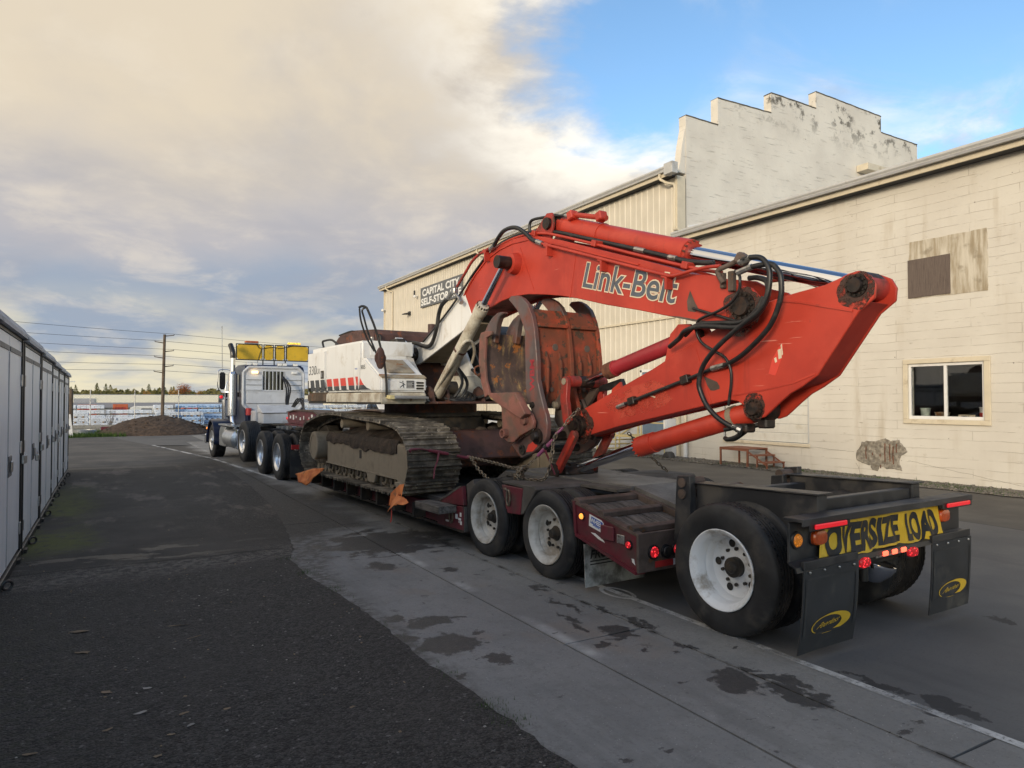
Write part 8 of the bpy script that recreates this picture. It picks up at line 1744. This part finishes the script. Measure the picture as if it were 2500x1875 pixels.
# things further back
for i, (x, y, w_, d_, h, m, lab, cat, nm) in enumerate(((-2.0, 90, 1.8, 2.4, 1.35, 'orangebox', 'orange site container behind the lumber, beside the timber lamp post', 'container', 'site_container'), (1.2, 92, 1.5, 2.4, 1.40, 'orangebox', 'orange site container behind the lumber, second from the left', 'container', 'site_container'), (8.2, 90, 1.7, 2.4, 1.30, 'orangebox', 'orange site container behind the lumber in the middle of the yard', 'container', 'site_container'), (13.4, 91, 1.6, 2.4, 1.3, 'orangebox', 'orange site container behind the lumber just left of the utility pole', 'container', 'site_container'), (17.2, 95, 2.4, 2.4, 1.3, 'orangebox', 'orange site container behind the lumber just right of the utility pole', 'container', 'site_container'))):
    t = empty(nm, lab, cat, (x, y, 0), 'orange containers beyond the lumber'); MB().box(x - w_ / 2, x + w_ / 2, y - d_ / 2, y + d_ / 2, .1, h).build('shell', M[m], t, bevel=.03); MB().box(x - w_ / 2 + .2, x + w_ / 2 - .2, y - d_ / 2 - .03, y - d_ / 2, .3, h - .35).build('door', M['reddk'], t); MB().box(x - w_ / 2, x + w_ / 2, y - d_ / 2, y + d_ / 2, 0, .09).build('base', M['unitframe'], t)
for i, (x, y, s, lab) in enumerate(((21.5, 96, 1.0, 'white motorhome with a dark window beyond the lumber, right of the utility pole'), (32.5, 100, 1.25, 'white camper trailer with rounded roof beyond the lumber'), (41, 104, 1.3, 'long white camper trailer near the truck mirror'), (3.8, 84, .8, 'small white van roof showing above the white lumber stacks'))):
    t = empty('camper', lab, 'camper', (x, y, 0), 'white campers beyond the lumber'); L = 4.6 * s
    MB().prism([(x - L / 2, .45), (x - L / 2, 1.25 * s), (x - L / 2 + .4, 1.52 * s), (x + L / 2 - .5, 1.55 * s), (x + L / 2, 1.1 * s), (x + L / 2, .45)], y - 1.1, y + 1.1, 'y').build('body', M['rv'], t, bevel=.08, bseg=2)
    MB().box(x - L * .22, x + L * .05, y - 1.13, y - 1.101, .95 * s, 1.22 * s).build('window', M['tint'], t)
    for dx in (-L * .25, L * .25): MB().lathe([(0, .2), (0, .34), (.2, .34)], (x + dx, y - 1.1, .34), (0, 1, 0), 16).build('wheel', M['tyre'], t)
def shed(name, lab, x0, x1, y, dep, h, m, roof=None, rh=.6, kind='building'):
    t = empty(name, lab, kind, ((x0 + x1) / 2, y, 0)); MB().box(x0, x1, y, y + dep, -.5, h).build('wall', M[m], t)
    if roof:
        MB().prism([(y - .6, h - .1), (y - .6, h + .05), (y + dep, h + rh + .15), (y + dep, h + rh)], x0 - .5, x1 + .5, 'x').build('roof', M[roof], t)
    return t
t = shed('warehouse', 'long cream warehouse lit by the sun far behind the lumber yard', -22, 26, 205, 30, 3.3, 'warehouse')
MB().box(-12.5, -10, 204.7, 204.99, 2.6, 3.2).build('window', M['warehouse2'], t); MB().box(-7.5, -3, 204.7, 204.99, .2, 2.3).build('door', M['warehouse2'], t)
t = shed('warehouse', 'grey shaded warehouse front next to the cream warehouse', 27.5, 45, 208, 30, 3.1, 'warehouse2')
for i in range(3): MB().box(29 + i * 5, 33 + i * 5, 207.7, 207.99, .2, 2.2).build('door', M['greyroof'], t)
t = shed('warehouse', 'cream warehouse right of the grey warehouse front, behind the bare bush', 46, 78, 215, 30, 3.3, 'warehouse')
for i in range(3): MB().box(50 + i * 8, 53 + i * 8, 214.7, 214.99, .5, 2.2).build('door', M['warehouse2'], t)
shed('long_shed', 'long low shed with a grey roof right behind the lumber stacks', -8, 22, 110, 9, .9, 'unitroof', 'greyroof', .45)
shed('long_shed', 'second long grey roofed shed, right of the utility pole', 25, 62, 118, 9, .9, 'unitroof', 'greyroof', .5)
sc_ = empty('small_shed', 'small cream shed seen between the counterweight and the gooseneck', 'shed', (21.5, 74, 0)); MB().box(20.0, 22.6, 72, 75, 0, 1.75).build('wall', M['warehouse'], sc_); MB().box(19.9, 22.7, 71.9, 75.1, 1.75, 1.85).build('roof', M['greyroof'], sc_); MB().box(20.4, 21.2, 71.95, 71.99, .1, 1.5).build('door', M['fascia'], sc_)

# ---------------------------------------------------------------- utility poles and lines
def pole(x, y, h, lab, arms, r_=.14, lean=0):
    t = empty('utility_pole', lab, 'utility pole', (x, y, 0)); MB().tube([(x, y, -.3), (x + lean, y, h)], [r_, r_ * .72], 12).build('shaft', M['timberpole'], t)
    tips = []
    for z, s_ in arms:
        xx = x + lean * z / h; a = V(xx, y, z); b = V(xx + s_ * .56, y, z + .08); MB().tube([a, b], [.035, .025], 8).build('crossarm', M['timberpole'], t); MB().lathe([(0, .02), (.02, .032), (.04, .02), (.06, .032), (.08, .02)], b, (0, 0, 1), 10).build('insulator', M['galv'], t); tips.append(b + V(0, 0, .08))
    return t, tips
PX, PY = 3.05, 51.0
main, tips = pole(PX, PY, 6.17, 'tall brown utility pole with six side arms behind the dirt pile', [(6.06, 1), (5.60, -1), (5.04, 1), (4.61, -1), (4.05, 1), (3.65, -1)], .115, .10)
p2, tips2 = pole(-34, 38, 8.2, 'utility pole carrying the lines, out of the photo on the left', [(8.1, 1), (7.3, -1), (6.6, 1), (6.0, -1), (5.2, 1), (4.6, -1)])
p3, tips3 = pole(52, 72, 7.2, 'utility pole at the far right end of the lines, hidden behind the truck', [(7.1, 1), (6.5, -1), (5.9, 1), (5.3, -1), (4.7, 1), (4.1, -1)])
WR = [(a, b) for a, b in zip(tips, tips2)] + [(a, b) for a, b in zip(tips, tips3)]
names = ['top', 'second', 'third', 'fourth', 'fifth', 'lowest']
for i, (a, b) in enumerate(WR):
    P = [a.lerp(b, t / 24) - V(0, 0, 1.0 * 4 * (t / 24) * (1 - t / 24) * .55) for t in range(25)]
    tag(MB().tube(P, .011, 5).build('power_line', M['wire']), names[i % 6] + ' power line from the utility pole running off to the ' + ('left' if i < 6 else 'right behind the truck'), 'power line', 'power lines on the utility pole')
t = empty('utility_pole', 'thin dark pole far away in front of the warehouses', 'utility pole', (38, 170, 0)); MB().tube([(38, 170, 0), (38, 170, 7.4)], [.16, .12], 8).build('shaft', M['timberpole'], t)
t = empty('street_lamp', 'far grey twin lamp post before the grey warehouse', 'street lamp', (22, 130, 0)); MB().cyl((22, 130, 0), (22, 130, 3.1), .07, seg=8).build('post', M['galv'], t); MB().box(21.1, 22.9, 129.9, 130.1, 3.05, 3.15).build('lamp_head', M['galv'], t)
for i, (x, y, h) in enumerate(((-8, 190, 6), (30, 190, 5.2), (52, 190, 5.4), (84, 180, 5.2), (93, 180, 5.2), (112, 180, 5))):
    t = empty('street_lamp', ('leftmost distant white lamp post, near the storage units', 'second distant white lamp post, above the cream warehouse', 'third distant white lamp post, above the grey warehouse', 'distant white lamp post right of the red brown tree', 'distant white lamp post left of the truck mirror', 'rightmost distant white lamp post, by the truck mirror')[i], 'street lamp', (x, y, 0), 'distant lamp posts'); MB().cyl((x, y, 0), (x, y, h), .12, seg=6).build('post', M['rv'], t); MB().box(x - 1.3, x + 1.3, y - .2, y + .2, h, h + .25).build('lamp_head', M['rv'], t)

# ---------------------------------------------------------------- trees and shrubs
def conifer(x, y, h, lab, m, seed, wd=.20, group='conifers on the skyline'):
    r = random.Random(seed); t = empty('conifer_tree', lab, 'tree', (x, y, 0), group)
    MB().tube([(x, y, -.5), (x, y, h * .97)], [h * .016, h * .003], 7).build('trunk', M['barkbr'], t)
    mb = MB(); n_ = int(330)
    for i in range(n_):
        f = r.random() ** .8; z = h * (.10 + .89 * f); R_ = h * wd * (1 - f) ** .85 * (.55 + .6 * r.random()) + h * .012
        a = r.uniform(0, 6.28); q = r.uniform(.35, 1); cx_, cy_ = x + R_ * q * cos(a), y + R_ * q * sin(a); s = h * .045 * (1.25 - f * .75) * r.uniform(.6, 1.5)
        d_ = V(cos(a), sin(a), -.35).normalized() * s; sd_ = V(-sin(a), cos(a), r.uniform(-.3, .3)) * s * .55; c = V(cx_, cy_, z)
        mb.add([c - d_ * .7, c + sd_, c + d_ * 1.2, c - sd_], [(0, 1, 2, 3)])
        mb.add([c - sd_ * .6 + V(0, 0, s * .3), c + d_ * .9, c + V(0, 0, -s * .8)], [(0, 1, 2)])
    mb.build('crown', m, t, smooth=0); return t
def broad(x, y, h, wd, lab, m, seed, n_=900, cat='tree', name='broadleaf_tree', group='autumn trees on the skyline', sp=1.0):
    r = random.Random(seed); t = empty(name, lab, cat, (x, y, 0), group)
    tr = MB(); tr.tube([(x, y, -.3), (x + .1, y, h * .45)], [h * .03, h * .02], 7)
    cl = []
    for i in range(9):
        a = r.uniform(0, 6.28); e = r.uniform(.25, 1.0); tip = V(x + wd * .42 * cos(a) * (1.1 - e * .5), y + wd * .42 * sin(a) * (1.1 - e * .5), h * (.45 + .5 * e)); tr.tube([(x, y, h * (.2 + .2 * r.random())), (V(x, y, h * .4)).lerp(tip, .6), tip], [h * .014, h * .008, h * .003], 5); cl.append(tip)
    tr.build('trunk', M['barkbr'], t)
    cl += [V(x + r.gauss(0, wd * .20), y + r.gauss(0, wd * .20), h * r.uniform(.35, .82)) for _ in range(9)]
    mb = MB()
    for i in range(n_):
        c = r.choice(cl) + V(r.gauss(0, wd * .11), r.gauss(0, wd * .11), r.gauss(0, h * .075)) * sp; s = h * .028 * r.uniform(.5, 1.4)
        q = Matrix.Rotation(r.uniform(0, 6.28), 3, 'Z') @ Matrix.Rotation(r.uniform(-1.2, 1.2), 3, 'X'); mb.add([c + q @ V(-s, 0, 0), c + q @ V(0, s * .6, 0), c + q @ V(s, 0, 0), c + q @ V(0, -s * .6, 0)], [(0, 1, 2, 3)])
    mb.build('crown', m, t, smooth=0); return t
CAMX = lambda px, dep: (sin(radians(30.0885)) * dep + cos(radians(30.0885)) * (px - 1250) / 1700 * dep, cos(radians(30.0885)) * dep - sin(radians(30.0885)) * (px - 1250) / 1700 * dep)
def skyline(zx, zy, dep): px = 150 + zx * .1808; py = 880 + zy * .1808; x, y = CAMX(px, dep); return x, y, 1.85 + (977 - py) / 1700 * dep
CL = [(130, 350, 'short dark conifer at the left end of the skyline next to the storage units', 0), (190, 325, 'pointed dark conifer just right of the storage units', 0), (330, 400, 'low bushy conifer left of the tallest left hand conifer', 1), (375, 412, 'small pale conifer beside the fence post', 1), (480, 300, 'tall dense conifer standing alone left of the pair', 0), (600, 310, 'left conifer of the close pair before the thin dark pole', 0), (660, 322, 'right, paler conifer of the close pair before the thin dark pole', 1), (845, 405, 'low round topped conifer right of the thin dark pole', 1), (895, 378, 'pointed conifer behind the cream warehouse roof', 0), (950, 440, 'very low conifer between the warehouse and the bare bush', 0), (1030, 425, 'low dark conifer above the bare bush', 0), (1090, 370, 'ragged dark conifer left of the yellow tree', 0), (1180, 315, 'tall spire shaped conifer behind the yellow tree', 0), (1260, 372, 'conifer with thin top left of the utility pole', 1), (1300, 375, 'bushy conifer immediately left of the utility pole', 0), (1400, 360, 'dark conifer immediately right of the utility pole', 0), (1480, 352, 'slim conifer between the utility pole and the red tree', 1), (1515, 345, 'second slim conifer beside the red tree', 1), (1790, 400, 'dark ragged conifer right of the red tree', 0), (2025, 452, 'small conifer left of the truck mirror', 0), (2100, 430, 'wide conifer behind the truck mirror', 1), (2160, 440, 'dark conifer hidden partly by the truck stack', 0), (265, 420, 'pale low conifer behind the timber lamp post', 1), (1350, 410, 'low conifer directly behind the utility pole', 0)]
for i, (zx, zy, lab, k_) in enumerate(CL):
    x, y, h = skyline(zx, zy, 400 + (i * 37) % 60); conifer(x, y, h, lab, M['conifer2'] if k_ else M['conifer'], i, .27 + .05 * (i % 3 == 0) + (.12 if zy > 395 else 0))
for zx, zy, wz, lab, m in ((1665, 300, 200, 'big round red brown autumn tree on the skyline', 'autumn'), (1150, 405, 110, 'yellow orange autumn tree in front of the spire conifer', 'autumny'), (1510, 385, 110, 'orange autumn tree left of the big red tree', 'autumny'), (1600, 400, 120, 'low russet tree at the left foot of the big red tree', 'autumny'), (1850, 405, 130, 'yellow green tree right of the big red tree', 'autumny'), (1915, 430, 90, 'olive tree between the yellow tree and the truck mirror', 'conifer2'), (1040, 450, 100, 'low olive tree left of the yellow tree', 'conifer2'), (2080, 500, 120, 'low dull green tree behind the campers', 'conifer2')):
    x, y, h = skyline(zx, zy, 360); broad(x, y, h, wz * .1808 / 1700 * 360, lab, M[m], int(zx), 1100)
# far wood that reads as one mass
r = random.Random(5); mb = MB()
for _ in range(9000):
    px = r.uniform(100, 900); dep = r.uniform(470, 560); x, y = CAMX(px, dep); top = 3.6 + (4.6 + 2.6 * noise.noise(V(px * .03, 2, 1)) + 2.6 * noise.noise(V(px * .13, 5, 1))) * 1.0; z = top * r.random() ** .6; s = r.uniform(.6, 1.5)
    c = V(x, y, z); q = Matrix.Rotation(r.uniform(0, 6.28), 3, 'Z') @ Matrix.Rotation(r.uniform(.4, 1.6), 3, 'X'); mb.add([c + q @ V(-s, 0, 0), c + q @ V(0, s, 0), c + q @ V(s, 0, 0), c + q @ V(0, -s, 0)], [(0, 1, 2, 3)])
o = mb.build('far_wood', M['shrub'], None, smooth=0, kind='stuff')
def twiggy(x, y, h, wd, lab, seed, m, n_=60):
    r = random.Random(seed); t = empty('bare_shrub', lab, 'shrub', (x, y, 0)); mb = MB()
    for i in range(n_):
        a = r.uniform(0, 6.28); tip = V(x + wd * .5 * r.random() * cos(a), y + wd * .5 * r.random() * sin(a), h * r.uniform(.4, 1.05)); b = V(x + r.gauss(0, wd * .06), y + r.gauss(0, wd * .06), 0); mid = b.lerp(tip, .5) + V(r.gauss(0, .1 * wd), r.gauss(0, .1 * wd), .05 * h); mb.tube([b, mid, tip], [h * .014, h * .008, h * .003], 4)
        for _ in range(3): q = mid.lerp(tip, r.random()); mb.tube([q, q + V(r.gauss(0, .15 * wd), r.gauss(0, .15 * wd), r.uniform(0, .2 * h))], [h * .005, h * .002], 3)
    mb.build('branches', m, t, smooth=0); return t
twiggy(14.5, 80, 3.0, 5.6, 'bare twiggy grey green bush in front of the cream warehouse', 2, M['shrub'], 110)
twiggy(.1, 50.8, 1.5, 1.1, 'slim bare sapling standing before the white lumber bundles', 3, M['barkbr'], 9)
twiggy(5.6, 53.2, 1.2, .6, 'thin bare stems beside the foot of the utility pole', 5, M['barkbr'], 7)
broad(7.9, 47.0, .95, 1.3, 'small dark purple leaved shrub by the truck front wheel', MAT('purple_shrub', (.045, .025, .035), .7, var=.5), 4, 700, 'shrub', 'shrub', None)
o = MB().prism([(5.2, .45), (8.2, .05), (8.2, .12), (5.25, .52)], 45.4, 45.6, 'y').build('timber_beam', M['timberpole']); tag(o, 'dark timber beam lying down the right side of the dirt pile', 'beam')
